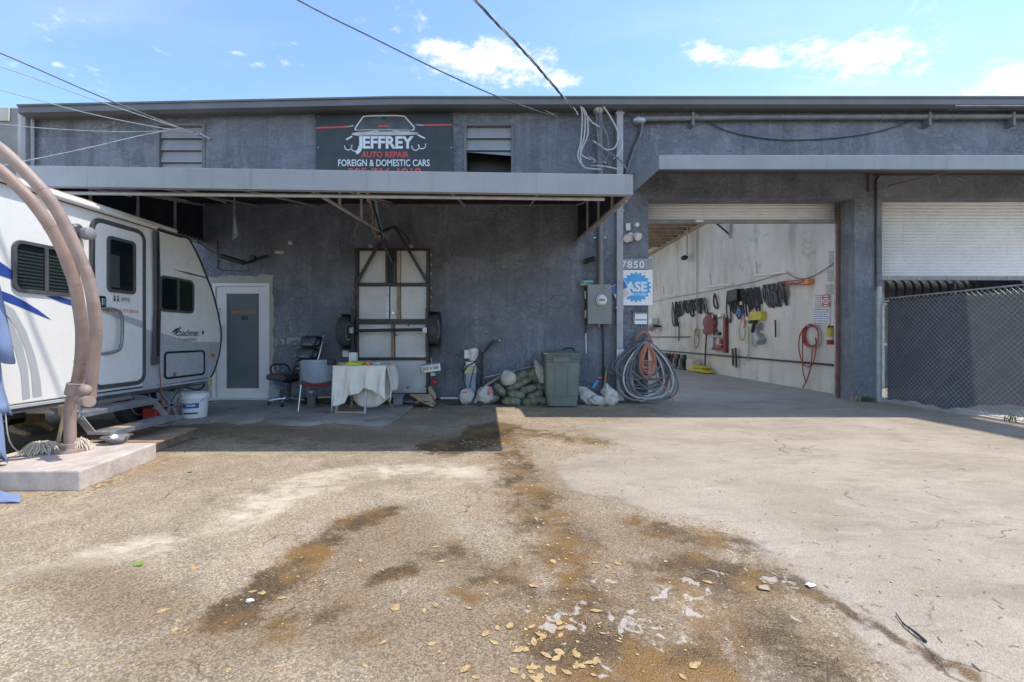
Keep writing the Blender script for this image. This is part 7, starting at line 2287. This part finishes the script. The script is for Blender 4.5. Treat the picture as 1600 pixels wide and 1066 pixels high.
for lab, pts, m, r_ in (('tan cord loop hanging low below the middle belts', [(690, 430), (672, 520), (675, 600), (695, 630), (718, 590), (715, 500), (705, 430)], 'wood_pale', .016), ('orange handled cord below the middle belts', [(712, 400), (718, 460), (712, 520)], 'orange_cord', .026),
                       ('dark gun shaped air tool hanging on the wall', [(760, 470), (800, 462), (815, 440), (790, 520), (785, 560)], 'black', .045), ('thin chain and hook hanging on the wall', [(790, 520), (782, 640), (800, 685), (812, 660), (790, 640)], 'steel', .014),
                       ('grey cable bundle hanging beside the chain', [(815, 480), (835, 550), (850, 480), (865, 540), (860, 470)], 'cable_grey', .022), ('thin rod hanging on the wall below the trays', [(752, 505), (752, 690), (749, 810)], 'rope', .016),
                       ('small black tool hanging alone on the wall', [(985, 450), (988, 500), (989, 600)], 'black', .020), ('black plug and cord hanging from the far belts', [(130, 470), (134, 560), (130, 635)], 'rubber', .024),
                       ('dark cord looped on the far wall outlet', [(285, 520), (270, 560), (300, 590), (312, 560), (290, 530), (268, 620), (280, 700), (310, 640), (300, 590)], 'rope', .020)):
    q = MB().tube(bez([k4(*p, .07) for p in pts], 4), r_, 6)
    tag(q.build('hung_tool' if 'tool' in lab else 'hung_rod' if 'rod' in lab else 'hung_line', m, smooth=True), lab, 'tool' if 'tool' in lab else 'rod' if 'rod' in lab else 'line')
q = MB().tube([k4(835, 575, .12), k4(880, 640, .12)], [0.10, 0.12], 12)
tag(q.build('metal_can', 'steel', smooth=True), 'dented metal can hung on the wall near the yellow tray', 'can')
# red rack with jacket
RK = thing('red_rack', 'narrow dark red wall rack holding tools in the garage', 'rack', k4(470, 700))
for (u0, u1, v0, v1, d, m, nm) in ((534, 554, 430, 735, .11, 'red_dark', 'side_board'), (428, 440, 400, 700, .10, 'steel', 'side_post'), (430, 533, 695, 712, .11, 'red_dark', 'shelf'), (430, 533, 585, 598, .10, 'steel', 'shelf'), (430, 533, 420, 432, .10, 'red_dark', 'shelf'),
                                   (452, 490, 555, 584, .09, 'black', 'tool_tray'), (455, 510, 668, 694, .09, 'red', 'tool_tray'), (495, 518, 615, 660, .09, 'red_dark', 'tool_tray'), (432, 480, 400, 419, .09, 'black', 'tool_tray')):
    MB().box(k4(u0, v1, .012), k4(u1, v0, d)).build(nm, m, RK, bevel=0.006)
def jk(u, v):
    a = 2 * math.pi * u
    hw_ = (0.10 + 0.34 * min(1, v * 3.0)) * (1 - 0.25 * max(0, v - 0.7))
    cr = 1 + 0.35 * mn.noise(Vector((3 * math.cos(a), 3 * math.sin(a), v * 5)))
    p_ = k4(400, 385 + 185 * v, 0.07)
    return p_ + Vector((-0.05 * math.sin(a) * cr, hw_ * math.cos(a) * cr, 0.03 * math.sin(5 * a) * v))
JK = MB().grid(jk, 30, 16)
tag(JK.build('red_jacket', 'red_dark', smooth=True), 'dark red jacket hanging beside the wall rack', 'jacket')
q = MB().tube([k4(383, 560, .10), k4(381, 850, .14)], 0.026, 8)
tag(q.build('black_rod', 'black_metal', smooth=True), 'long black rod standing below the red jacket', 'rod')
for lab, u in (('left of two black bars leaning on the low wall pipe', 618), ('right of two black bars leaning on the low wall pipe', 645)):
    q = MB().bar(k4(u - 3, 700 if u < 630 else 695, .10), k4(u + 4, 850 if u < 630 else 868, .10), 0.07, 0.04, (1, 0, 0))
    tag(q.build('flat_bar', 'black_metal', bevel=0.004), lab, 'bar')
# red air hose coiled on the near wall
RH = thing('air_hose', 'red air hose hung in a coil on the garage wall near the door', 'hose', k4(1285, 600))
for k in range(4):
    pts = [k4(1300 + (58 + 5 * k) * math.sin(a), 588 - (88 + 4 * k) * math.cos(a), .04 + 0.012 * k) for a in [2 * math.pi * j / 18 for j in range(18)]]
    MB().tube(bez(pts, 2, True), 0.0125, 7, closed=True).build('loop', 'red_hose', RH, smooth=True)
MB().tube(bez([k4(*p, .09) for p in ((1245, 520), (1208, 600), (1205, 720), (1240, 830), (1290, 862), (1330, 820), (1355, 700), (1352, 600))], 5), 0.0125, 7).build('loop', 'red_hose', RH, smooth=True)
MB().tube(bez([k4(*p, .10) for p in ((1240, 600), (1238, 750), (1243, 900), (1265, 990), (1245, 1040))] , 5), 0.0125, 7).build('tail', 'red_hose', RH, smooth=True)
MB().tube(bez([k4(*p, .11) for p in ((1330, 700), (1318, 850), (1280, 980), (1242, 1046))] , 5), 0.0125, 7).build('tail', 'red_hose', RH, smooth=True)
MB().tube([k4(1300, 505, 0.0), k4(1300, 503, .14)], 0.015, 8).build('peg', 'steel', RH)


# printed notices
def notice(label, u0, u1, v0, v1, lines, board, inkm, red=False):
    t_ = thing('notice_board', label, 'notice', k3((u0 + u1) / 2, v1))
    a, b, c_, d_ = k3(u0, v1), k3(u1, v1), k3(u1, v0), k3(u0, v0)
    if board:
        MB().prism([a, b, c_, d_], (-0.006, 0, 0)).build('board', board, t_)
    q_ = MB()
    g_ = random.Random(int(u0 + v0))
    for k in range(lines):
        f0 = (k + 0.25) / lines; f1 = (k + 0.62) / lines
        x = 0.05
        xe = 0.62 if red else 0.95
        xe -= g_.uniform(0, 0.12) if k % 3 == 2 else 0
        while x < xe:
            w_ = min(g_.uniform(0.05, 0.14), xe - x)
            p_ = lambda fx, fy: (d_ + (c_ - d_) * fx) * (1 - fy) + (a + (b - a) * fx) * fy + Vector((-0.009, 0, 0))
            q_.poly([p_(x, f1), p_(x + w_, f1), p_(x + w_, f0), p_(x, f0)])
            x += w_ + 0.025
    q_.build('print_line', inkm, t_, clean=False)
    if red:
        for fy in (0.22, 0.72):
            cc_ = (d_ + (c_ - d_) * 0.81) * (1 - fy) + (a + (b - a) * 0.81) * fy
            rn = [(math.cos(j * math.pi / 8), math.sin(j * math.pi / 8)) for j in range(16)]
            ring(MB(), [(x * 0.058, y * 0.058) for x, y in rn], [(x * 0.040, y * 0.040) for x, y in rn], lambda u, v, dd: cc_ + Vector((-0.007 - dd, u * 2.2, v * 1.15)), 0.003).build('red_ring', 'sign_red', t_)
            MB().box(cc_ + Vector((-0.012, -0.07, -0.010)), cc_ + Vector((-0.007, 0.07, 0.010))).build('symbol_bar', 'ink', t_)
    return t_


notice('pale printed notice at the top by the door track', 285, 383, 140, 305, 9, None, 'grey')
notice('pale printed notice, middle of the three by the track', 268, 381, 328, 440, 7, None, 'grey')
notice('pale printed notice, lowest of the three by the track', 252, 379, 468, 570, 6, None, 'grey')
notice('small white notice with two red prohibition rings', 146, 290, 566, 700, 7, 'white', 'ink', True)
notice('white notice board with dark blue lines above the red hose', 130, 297, 706, 860, 7, 'white', 'blue')
EXT = thing('fire_extinguisher', 'yellow and red fire extinguisher on the garage wall by the door', 'extinguisher', k3(350, 1055))
pb_, pt_ = k3(348, 1058, 0.10), k3(348, 890, 0.10)
MB().tube([pb_, pb_ * 0.72 + pt_ * 0.28], 0.075, 16).build('lower_body', 'red', EXT, smooth=True)
MB().tube([pb_ * 0.71 + pt_ * 0.29, pb_ * 0.55 + pt_ * 0.45], 0.076, 16).build('label_band', 'white_worn', EXT, smooth=True)
MB().tube([pb_ * 0.56 + pt_ * 0.44, pb_ * 0.12 + pt_ * 0.88, pt_], [0.075, 0.075, 0.03], 16).build('upper_body', 'yellow', EXT, smooth=True)
MB().tube(bez([pt_, pt_ + Vector((0, 0.05, 0.04)), pt_ + Vector((0, 0.09, -0.05)), pt_ + Vector((0, 0.09, -0.22))], 4), 0.014, 6).build('nozzle_hose', 'black', EXT, smooth=True)
MB().box(pt_ + Vector((-0.02, -0.08, 0.0)), pt_ + Vector((0.02, 0.06, 0.035))).build('lever', 'black', EXT)
# things on the floor along the wall
gy = lambda px: XW * FPX / (px - CX)
jc = Vector((XW - 0.25, gy(1092) - 0.1, 0.012))
JC = thing('pale_jerrycan', 'pale cream plastic jerrycan on the garage floor', 'jerrycan', jc)
MB().box(jc + Vector((-0.16, -0.28, 0)), jc + Vector((0.16, 0.28, 0.42))).build('body', 'cream', JC, bevel=0.06, seg=3, smooth=True)
MB().tube(bez([jc + Vector((0, -0.15, 0.41)), jc + Vector((0, -0.12, 0.50)), jc + Vector((0, 0.12, 0.50)), jc + Vector((0, 0.15, 0.41))], 4), 0.025, 8).build('handle', 'cream', JC, smooth=True)
for k, (px, dz, s_) in enumerate(((1104, 0, 1.0), (1112, 0.0, 1.1), (1108, 0.10, 0.9))):
    c_ = Vector((XW - 0.30, gy(px), 0.07 + dz))
    tag(lump(c_, (0.22, 0.50 * s_, 0.08), 90 + k, 0.18).build('yellow_pad', 'yellow', smooth=True), ('yellow pad on the garage floor, farther of the heap', 'yellow pad on the garage floor, nearer of the heap', 'yellow pad lying on top of the heap')[k], 'pad')
for k in range(9):
    px = 1043 + 40 * k / 8
    c_ = Vector((XW - 0.30, gy(px), 0.012))
    m = ('red_dark', 'red_dark', 'red_dark', 'black', 'red_dark', 'grey', 'black', 'grey', 'black')[k]
    J = thing('bottle_jack', '%s hydraulic jack, %s from the far end of the row along the garage wall' % ({'red_dark': 'dark red', 'black': 'black', 'grey': 'grey'}[m], ORD[k]), 'jack', c_, 0, '%s jacks along the garage wall' % {'red_dark': 'red', 'black': 'black', 'grey': 'grey'}[m])
    MB().box(c_ + Vector((-0.15, -0.22, 0)), c_ + Vector((0.15, 0.22, 0.07))).build('foot', m, J, bevel=0.015)
    MB().lathe([(0.12, 0.07), (0.12, 0.36), (0.07, 0.40), (0.05, 0.52), (0.07, 0.54)], c_, 12).build('cylinder', m, J, smooth=True)
    MB().bar(c_ + Vector((-0.08, -0.1, 0.2)), c_ + Vector((-0.16, -0.35, 0.45)), 0.05, 0.05).build('lever', m, J)
WD = thing('dispenser_box', 'white box and small black shelf on the far garage wall', 'box', W(1026, 510, 0.1))
MB().box(W(1022, 508, .02), W(1029, 497, .3)).build('box', 'white_worn', WD, bevel=0.02)
MB().box(W(1018, 512, .02), W(1034, 508.5, .4)).build('shelf', 'black_metal', WD)
for px in (1019, 1032):
    MB().box(W(px, 518, .02), W(px + 1, 512.5, .2)).build('bracket', 'white_worn', WD)
q = MB().prism([(XW - 0.04, 9.02, 0.02), (XW - 0.30, 9.02, 0.02), (XW - 0.05, 9.02, 0.55)], (0, 0.02, 0))
tag(q.build('floor_wedge', 'black', bevel=0.003), 'black triangular wedge on the floor at the near end of the garage wall', 'wedge')

# ------------------------------------------------------------------ second bay, seen over the fence
RKB = thing('tyre_rack', 'steel rack inside the second bay behind the fence', 'rack', (10.4, 11.0, 0))
for x in (8.9, 10.6, 12.6):
    for y in (10.75, 11.25):
        MB().box((x, y, 0.012), (x + 0.05, y + 0.05, 2.7)).build('upright', 'steel', RKB)
for z in (1.0, 1.95):
    for y in (10.75, 11.25):
        MB().box((8.95, y + 0.052, z), (12.6, y + 0.09, z + 0.06)).build('shelf_beam', 'steel', RKB)
first = None
for k in range(16):
    c_ = Vector((9.15 + k * 0.205, 11.05, 2.01 + 0.30))
    if first is None:
        first = MB().lathe([(0.18, -0.07), (0.27, -0.085), (0.30, -0.06), (0.305, 0.06), (0.27, 0.085), (0.18, 0.07)], (0, 0, 0), 22, 'x', caps=False).build('tyre', 'rubber', smooth=True)
        o = first
    else:
        o = first.copy(); col.objects.link(o)
    o.location = c_
    tag(o, '%s black tyre from the left on the rack behind the fence' % ORD[k], 'tyre', 'tyres on the rack in the second bay')
tag(MB().box((9.0, 11.6, 2.3), (9.75, 12.0, 2.75)).build('carton', 'cardboard', bevel=0.01), 'tan carton on a shelf high in the second bay', 'carton')
tag(MB().box((9.95, 11.5, 2.45), (10.5, 11.9, 2.85)).build('engine_part', 'black_metal', bevel=0.04), 'dark machine part behind the tyre row', 'machine part')
MB().box((8.8, 11.45, 2.25), (12.8, 12.1, 2.295)).build('back_shelf', 'steel', RKB)
for x in (8.8, 12.7):
    MB().box((x, 11.46, 0.012), (x + 0.06, 12.09, 2.248)).build('shelf_side', 'steel', RKB)

# ------------------------------------------------------------------ chain-link fence with privacy mesh
XFN = FX(1375)
FN = thing('chain_link_fence', 'chain link fence with black privacy mesh along the right side', 'fence', (XFN, 4.5, 0))
FT, Y0, Y1 = 1.90, 0.7, 8.42
q = MB()
stp = 0.078
h_ = FT - 0.06
n = int((Y1 - Y0 + h_) / stp)
for k in range(n):
    a = Y0 - h_ + k * stp
    y0_, z0_ = a, 0.05
    y1_, z1_ = a + h_, FT - 0.01
    if y0_ < Y0:
        z0_ += (Y0 - y0_); y0_ = Y0
    if y1_ > Y1:
        z1_ -= (y1_ - Y1); y1_ = Y1
    if z1_ - z0_ > 0.02:
        q.tube([(XFN - 0.004, y0_, z0_), (XFN - 0.004, y1_, z1_)], 0.0026, 3)
        q.tube([(XFN + 0.002, Y0 + Y1 - y0_, z0_), (XFN + 0.002, Y0 + Y1 - y1_, z1_)], 0.0026, 3)
k = 0
y = Y0
while y < Y1:
    q.tube([(XFN, y, FT - 0.02), (XFN - 0.004, y + 0.012, FT + 0.022)], 0.0035, 4)
    y += stp
wire = q.build('wire_mesh', 'steel', FN, clean=False)
tag(wire, kind='stuff')
MB().tube([(XFN, Y0, FT - 0.005), (XFN, Y1, FT + 0.015)], 0.012, 8).build('top_wire', 'steel', FN, smooth=True)
MB().tube([(XFN, Y0, 0.06), (XFN, Y1, 0.06)], 0.005, 6).build('bottom_wire', 'steel', FN)
pf = MB().tube([(FX(1365), YF - 0.12, 0.0), (FX(1365), YF - 0.12, FZ(449))], 0.045, 14)
pf.build('end_post', 'frame_paint', FN, smooth=True)
for y in (5.9, 3.2, 0.75):
    MB().tube([(XFN + 0.05, y, -0.02), (XFN + 0.05, y, FT - 0.03)], 0.03, 12).build('post', 'steel', FN, smooth=True)
MB().bar((XFN - 0.05, YF - 0.12, FT - 0.06), (XFN, YF - 0.2, FT - 0.03), 0.03, 0.03).build('clamp', 'steel', FN)


def scr(u, v):
    y = Y1 - 0.03 - (Y1 - Y0 - 0.05) * u
    bot = 0.07 + 0.22 * max(0, min(1, (7.3 - y) / 1.2)) + 0.02 * math.sin(y * 5) + 0.012 * math.sin(y * 17)
    top = FT - 0.03 - 0.02 * abs(math.sin(y * 3.1))
    z = bot + (top - bot) * v
    return Vector((XFN + 0.022 + 0.010 * math.sin(y * 4 + z * 3) * math.sin(z * 2.5) + 0.006 * math.sin(y * 11 + 2 * z), y, z))


MB().grid(scr, 140, 18).build('privacy_mesh', 'screen', FN, smooth=True)

# ------------------------------------------------------------------ neighbouring building at the far left
NB = thing('neighbour_building', 'grey and cream neighbouring building at the far left edge', 'building', (-11.5, 10, 0))
MB().box((-16, 9.4, -0.02), ((28 - CX) * 9.4 / FPX, 10.2, P(0, 168, 9.4).z)).build('pier', 'neighbour', NB, bevel=0.02)
MB().box((-18, 10.9, -0.02), ((43 - CX) * 10.9 / FPX, 24, P(0, 178, 10.9).z)).build('wall', 'cream', NB)
MB().box((-16, 9.36, P(0, 190, 9.4).z), ((8 - CX) * 9.3 / FPX, 9.39, P(0, 170, 9.4).z)).build('lamp_box', 'cream', NB)
MB().box(((29 - CX) * 10.4 / FPX, 10.3, P(0, 262, 10.4).z), ((41 - CX) * 10.4 / FPX, 10.8, P(0, 238, 10.4).z)).build('ledge', 'neighbour', NB)

# ------------------------------------------------------------------ overhead wires
def wire_(name, label, pts, r_, m, n=8):
    return tag(MB().tube(bez([P(*p) if len(p) == 3 and not isinstance(p, Vector) else p for p in pts], n), r_, 6).build(name, m, smooth=True), label, 'wire')


wire_('overhead_wire', 'dark service wire running from top left of the sky to the wall', [(868, 183, YF - 0.06), (780, 152, 7.8), (690, 112, 7.2), (580, 58, 6.7), (465, 0, 6.3), (200, -150, 5.3), (-400, -560, 4.0)], 0.011, 'cable_grey')
a_ = F(868, 183, 0.06)
tag(MB().tube([F(842, 175, 0.15), F(868, 183, 0.05)], [0.012, 0.02], 8).tube(bez([F(862, 181, .05), F(868, 178, .05), F(870, 184, .05), F(862, 185, .05)], 4), 0.006, 5).build('wire_clamp', 'steel', smooth=True), 'wedge clamp holding the service wire to the wall', 'clamp')
base = bez([P(*p) for p in ((903, 179, 8.2), (870, 140, 7.6), (820, 82, 7.0), (742, 0, 6.3), (600, -160, 5.2), (350, -480, 4.0))], 14)
for j, m in enumerate(('cable_grey', 'cable_dark', 'cable_pale')):
    pts = []
    for i, p in enumerate(base):
        a = i * 0.75 + j * 2.09
        pts.append(p + Vector((math.cos(a) * 0.014, math.cos(a) * 0.004, math.sin(a) * 0.014)))
    tag(MB().tube(pts, 0.011, 6).build('service_cable', m, smooth=True), '%s strand of the twisted service cable dropping to the weatherhead' % ('grey', 'black', 'pale')[j], 'cable')
hk = (306, 208, YF - 0.25)
wire_('overhead_wire', 'upper of the wires meeting at the left window hook', [hk, (240, 184, 8.0), (150, 148, 7.4), (0, 83, 6.6), (-300, -40, 5.4)], 0.010, 'cable_grey')
wire_('overhead_wire', 'second wire just below the upper one at the left', [hk, (240, 187, 8.0), (130, 150, 7.5), (0, 104, 6.9), (-300, 10, 5.8)], 0.007, 'cable_pale')
wire_('overhead_wire', 'thin wire crossing the roof edge to the window hook', [hk, (240, 198, 8.1), (150, 180, 8.0), (72, 160, 7.9), (-150, 100, 7.4)], 0.007, 'cable_pale')
wire_('overhead_wire', 'nearly level thin wire at the far left upper wall', [(280, 204, 8.2), (190, 206, 8.0), (90, 202, 7.7), (0, 194, 7.4), (-200, 170, 6.8)], 0.006, 'cable_pale')
wire_('overhead_wire', 'pale wire sagging left from the window hook to the canopy end', [(286, 200, 8.2), (220, 212, 8.0), (130, 233, 7.6), (28, 254, 7.2), (-150, 290, 6.5)], 0.008, 'cable_pale')
HKT = thing('wire_hook', 'cluster of metal clamps where wires meet by the left window', 'hook', P(*hk))
for a, b in (((298, 205), (310, 210)), ((304, 210), (318, 212)), ((312, 209), (328, 217))):
    MB().tube([P(*a, YF - 0.25), P(*b, YF - 0.16)], 0.022, 8).build('clamp', 'steel', HKT, smooth=True)
MB().tube([P(326, 216, YF - 0.18), F(330, 218, 0.0)], 0.014, 8).build('eye_bolt', 'steel', HKT)

# ------------------------------------------------------------------ weeds by the pier
for lab, (px, py), nst in (('tuft of green weeds at the foot of the pier between the bays', (1347, 624), 46), ('small pale weed below the door track', (1326, 622), 24), ('small weed on the kerb under the fence', (1580, 664), 16)):
    c_ = G(px, py)
    if px < 1400:
        c_.y = YF - 0.08; c_.x = FX(px)
    else:
        c_ = Vector((XFN + 0.03, 6.3, 0.03))
    q = MB()
    for k in range(nst):
        a = rr.uniform(0, 6.28); L = rr.uniform(0.05, 0.14)
        b_ = c_ + Vector((rr.uniform(-.16, .16), rr.uniform(-.07, .05), 0))
        t_ = b_ + Vector((math.cos(a) * L * 0.5, math.sin(a) * L * 0.3, L))
        w_ = Vector((-math.sin(a), math.cos(a), 0)) * 0.008
        md = (b_ + t_) / 2 + Vector((0, 0, 0.012))
        q.add([b_ - w_ * .5, b_ + w_ * .5, md + w_, t_, md - w_], [(0, 1, 2, 4), (4, 2, 3)])
    tag(q.build('weed_tuft', 'weed' if px != 1326 else 'wood_pale', clean=False), lab, 'weeds')


# ------------------------------------------------------------------ fallen leaves and litter
def leaf_mesh(seed):
    g_ = random.Random(seed)
    vs, fs = [], []
    n = 6
    curl, tw = g_.uniform(0.05, 0.25), g_.uniform(-0.2, 0.2)
    for i in range(n + 1):
        t = i / n
        w_ = (0.26 + 0.10 * (seed % 2)) * math.sin(math.pi * t ** 0.8) ** 0.8 * (1 + 0.12 * math.sin(i * 2.3 + seed)) + 0.01
        for s_ in (-1, 0, 1):
            vs.append((t - 0.5, s_ * w_, 0.03 + curl * w_ * abs(s_) * 0.6 + tw * 0.25 * (t - 0.5) * s_ + 0.10 * (t - 0.5) ** 2))
    for i in range(n):
        for s_ in range(2):
            a = i * 3 + s_
            fs.append((a, a + 1, a + 4, a + 3))
    return vs, fs


shapes = [leaf_mesh(s_) for s_ in range(4)]
lm = []
for i, (vs, fs) in enumerate(shapes):
    me = bpy.data.meshes.new('leaf')
    me.from_pydata(vs, [], fs); me.materials.append(M['leaf']); me.shade_smooth()
    lm.append(me)
rl = random.Random(77)
spots = []
for k in range(34):
    spots.append((rl.gauss(838, 42), rl.uniform(975, 1064), 0))
for k in range(22):
    spots.append((rl.uniform(560, 1000), rl.uniform(860, 1050), 1))
for k in range(16):
    spots.append((rl.uniform(10, 560), rl.uniform(790, 1050), 2))
for (x, y) in ((165, 885), (185, 893), (148, 880), (20, 920), (300, 888), (395, 925), (410, 927), (440, 935), (597, 1005), (358, 1048), (305, 890), (680, 855), (620, 950), (255, 955), (1085, 1040), (1068, 1058), (930, 955), (1105, 910), (1128, 870)):
    spots.append((x + rl.uniform(-2, 2), y, 3))
for (px, py, z_) in spots:
    if py > 1064 or px > 1120:
        continue
    c_ = G(px, py)
    o = bpy.data.objects.new('fallen_leaf', lm[rl.randrange(4)])
    col.objects.link(o)
    s_ = rl.uniform(0.020, 0.050) * (1.0 if z_ != 2 else 0.7)
    o.location = c_ + Vector((0, 0, 0.002))
    o.scale = (s_ * rl.uniform(1.0, 1.35), s_ * rl.uniform(0.75, 1.05), s_ * 0.45)
    o.rotation_euler = (rl.uniform(-0.05, 0.05), rl.uniform(-0.05, 0.05), rl.uniform(0, 6.28))
    lab = ('dry tan leaf in the leaf drift at the bottom centre', 'dry tan leaf on the stained asphalt in the middle foreground', 'dry tan leaf lying alone on the left foreground asphalt', 'dry tan leaf scattered on the stained asphalt')[z_]
    tag(o, lab, 'leaf', ('leaves of the bottom drift', 'leaves in the middle foreground', 'leaves on the left foreground', 'scattered leaves')[z_])
for lab, px, py in (('bright green leaf on the asphalt before the umbrella slab', 297, 738), ('small green leaf on the left foreground asphalt', 217, 883)):
    me = bpy.data.meshes.new('leaf'); vs, fs = shapes[1]
    me.from_pydata(vs, [], fs); me.materials.append(M['leaf_green']); me.shade_smooth()
    o = bpy.data.objects.new('green_leaf', me); col.objects.link(o)
    o.location = G(px, py) + Vector((0, 0, 0.004)); o.scale = (0.07, 0.055, 0.06); o.rotation_euler = (0.1, -0.1, -0.5)
    tag(o, lab, 'leaf')
# the countless small bits
q = MB()


def bit(c_, s_):
    a = rl.uniform(0, 6.28)
    vs, fs = shapes[rl.randrange(4)]
    ca, sa = math.cos(a) * s_, math.sin(a) * s_
    rx, ry = rl.uniform(-.04, .04), rl.uniform(-.04, .04)
    idx = [0, 1, 2, 9, 10, 11, 18, 19, 20]
    pts = [vs[i] for i in idx]
    q.add([(c_.x + p[0] * ca - p[1] * sa, c_.y + p[0] * sa + p[1] * ca, c_.z + max(0.0, p[2] * s_ + (p[0] * rx + p[1] * ry) * s_) + 0.001) for p in pts], [(0, 1, 4, 3), (1, 2, 5, 4), (3, 4, 7, 6), (4, 5, 8, 7)])


def along(pts, n, spread, s0, s1):
    g_ = [G(*p) for p in pts]
    for k in range(n):
        i = rl.randrange(len(g_) - 1)
        t = rl.random()
        c_ = g_[i] * (1 - t) + g_[i + 1] * t
        bit(Vector((c_.x + rl.gauss(0, spread), min(c_.y + rl.gauss(0, spread * 0.8), 8.45), 0.0)), rl.uniform(s0, s1))


along([(700, 695), (760, 690), (850, 690), (950, 700)], 200, 0.22, 0.02, 0.045)
along([(780, 632), (860, 640), (960, 640), (1040, 640)], 190, 0.10, 0.02, 0.045)
along([(850, 700), (880, 760), (880, 860)], 120, 0.22, 0.012, 0.034)
along([(125, 772), (245, 722)], 130, 0.07, 0.015, 0.04)
along([(0, 775), (125, 772)], 60, 0.05, 0.015, 0.04)
along([(320, 690), (480, 700), (690, 712)], 120, 0.25, 0.015, 0.04)
along([(640, 800), (470, 900), (370, 980)], 110, 0.20, 0.007, 0.02)
along([(860, 860), (840, 960), (850, 1060)], 170, 0.16, 0.006, 0.018)
along([(950, 900), (1080, 980), (1200, 1050)], 110, 0.22, 0.006, 0.017)
along([(100, 860), (300, 880), (520, 790)], 110, 0.40, 0.007, 0.018)
along([(60, 960), (500, 1000)], 110, 0.35, 0.006, 0.016)
along([(950, 760), (1200, 800), (1450, 900)], 90, 0.6, 0.010, 0.028)
lit = q.build('leaf_litter', 'leaf', clean=False)
tag(lit, 'scattered bits of dry tan leaves over the lot', 'leaf litter', kind='stuff')
# dark twigs and grit on the apron
q = MB()
for k in range(150):
    px, py = rl.uniform(900, 1590), rl.uniform(670, 1050)
    c_ = G(px, py); a = rl.uniform(0, 3.14); L = rl.uniform(0.004, 0.022)
    d_ = Vector((math.cos(a), math.sin(a), 0)) * L
    q.tube([c_ - d_ + EZ * 0.003, c_ + Vector((0, 0.004, 0.004)), c_ + d_ + EZ * 0.003], rl.uniform(0.0010, 0.0022), 4)
tag(q.build('twig_litter', 'wood', clean=False), 'tiny dark twigs and grit scattered over the concrete apron', 'twigs', kind='stuff')
q = MB().tube(bez([G(1400, 962) + EZ * 0.01, G(1412, 978) + EZ * 0.008, G(1424, 988) + EZ * 0.012, G(1447, 1005) + EZ * 0.006], 4), [0.0025] * 4 + [0.004] * 5 + [0.0055] * 4, 6)
tag(q.build('stick', 'black_metal', smooth=True), 'dark stick lying on the concrete at the lower right', 'stick')


def scrap(label, px, py, w_, h2, m, seed):
    g_ = random.Random(seed)
    c_ = G(px, py)
    a = g_.uniform(-0.4, 0.4)
    u_, v_ = Vector((math.cos(a), math.sin(a), 0)), Vector((-math.sin(a), math.cos(a), 0))
    o = MB().grid(lambda s, t: c_ + u_ * (s - .5) * w_ + v_ * (t - .5) * h2 + EZ * (0.006 + 0.006 * math.sin(s * 5 + seed) * math.sin(t * 4)), 5, 4).build('scrap', m, smooth=True, solid=0.002)
    tag(o, label, 'scrap')


scrap('flat tan orange paper scrap on the wet asphalt at the lower right', 1193, 920, 0.05, 0.040, 'rope', 1)
scrap('small white card on the concrete right of the orange scrap', 1266, 916, 0.045, 0.03, 'white', 2)
scrap('white scrap on the slab edge before the trailer', 672, 640, 0.07, 0.05, 'white_worn', 3)
tag(lump(G(390, 941) + EZ * 0.007, (0.018, 0.012, 0.008), 5, 0.2).build('crushed_cap', 'white_worn', smooth=True), 'small crushed pale cap on the oily stain at the left', 'cap')
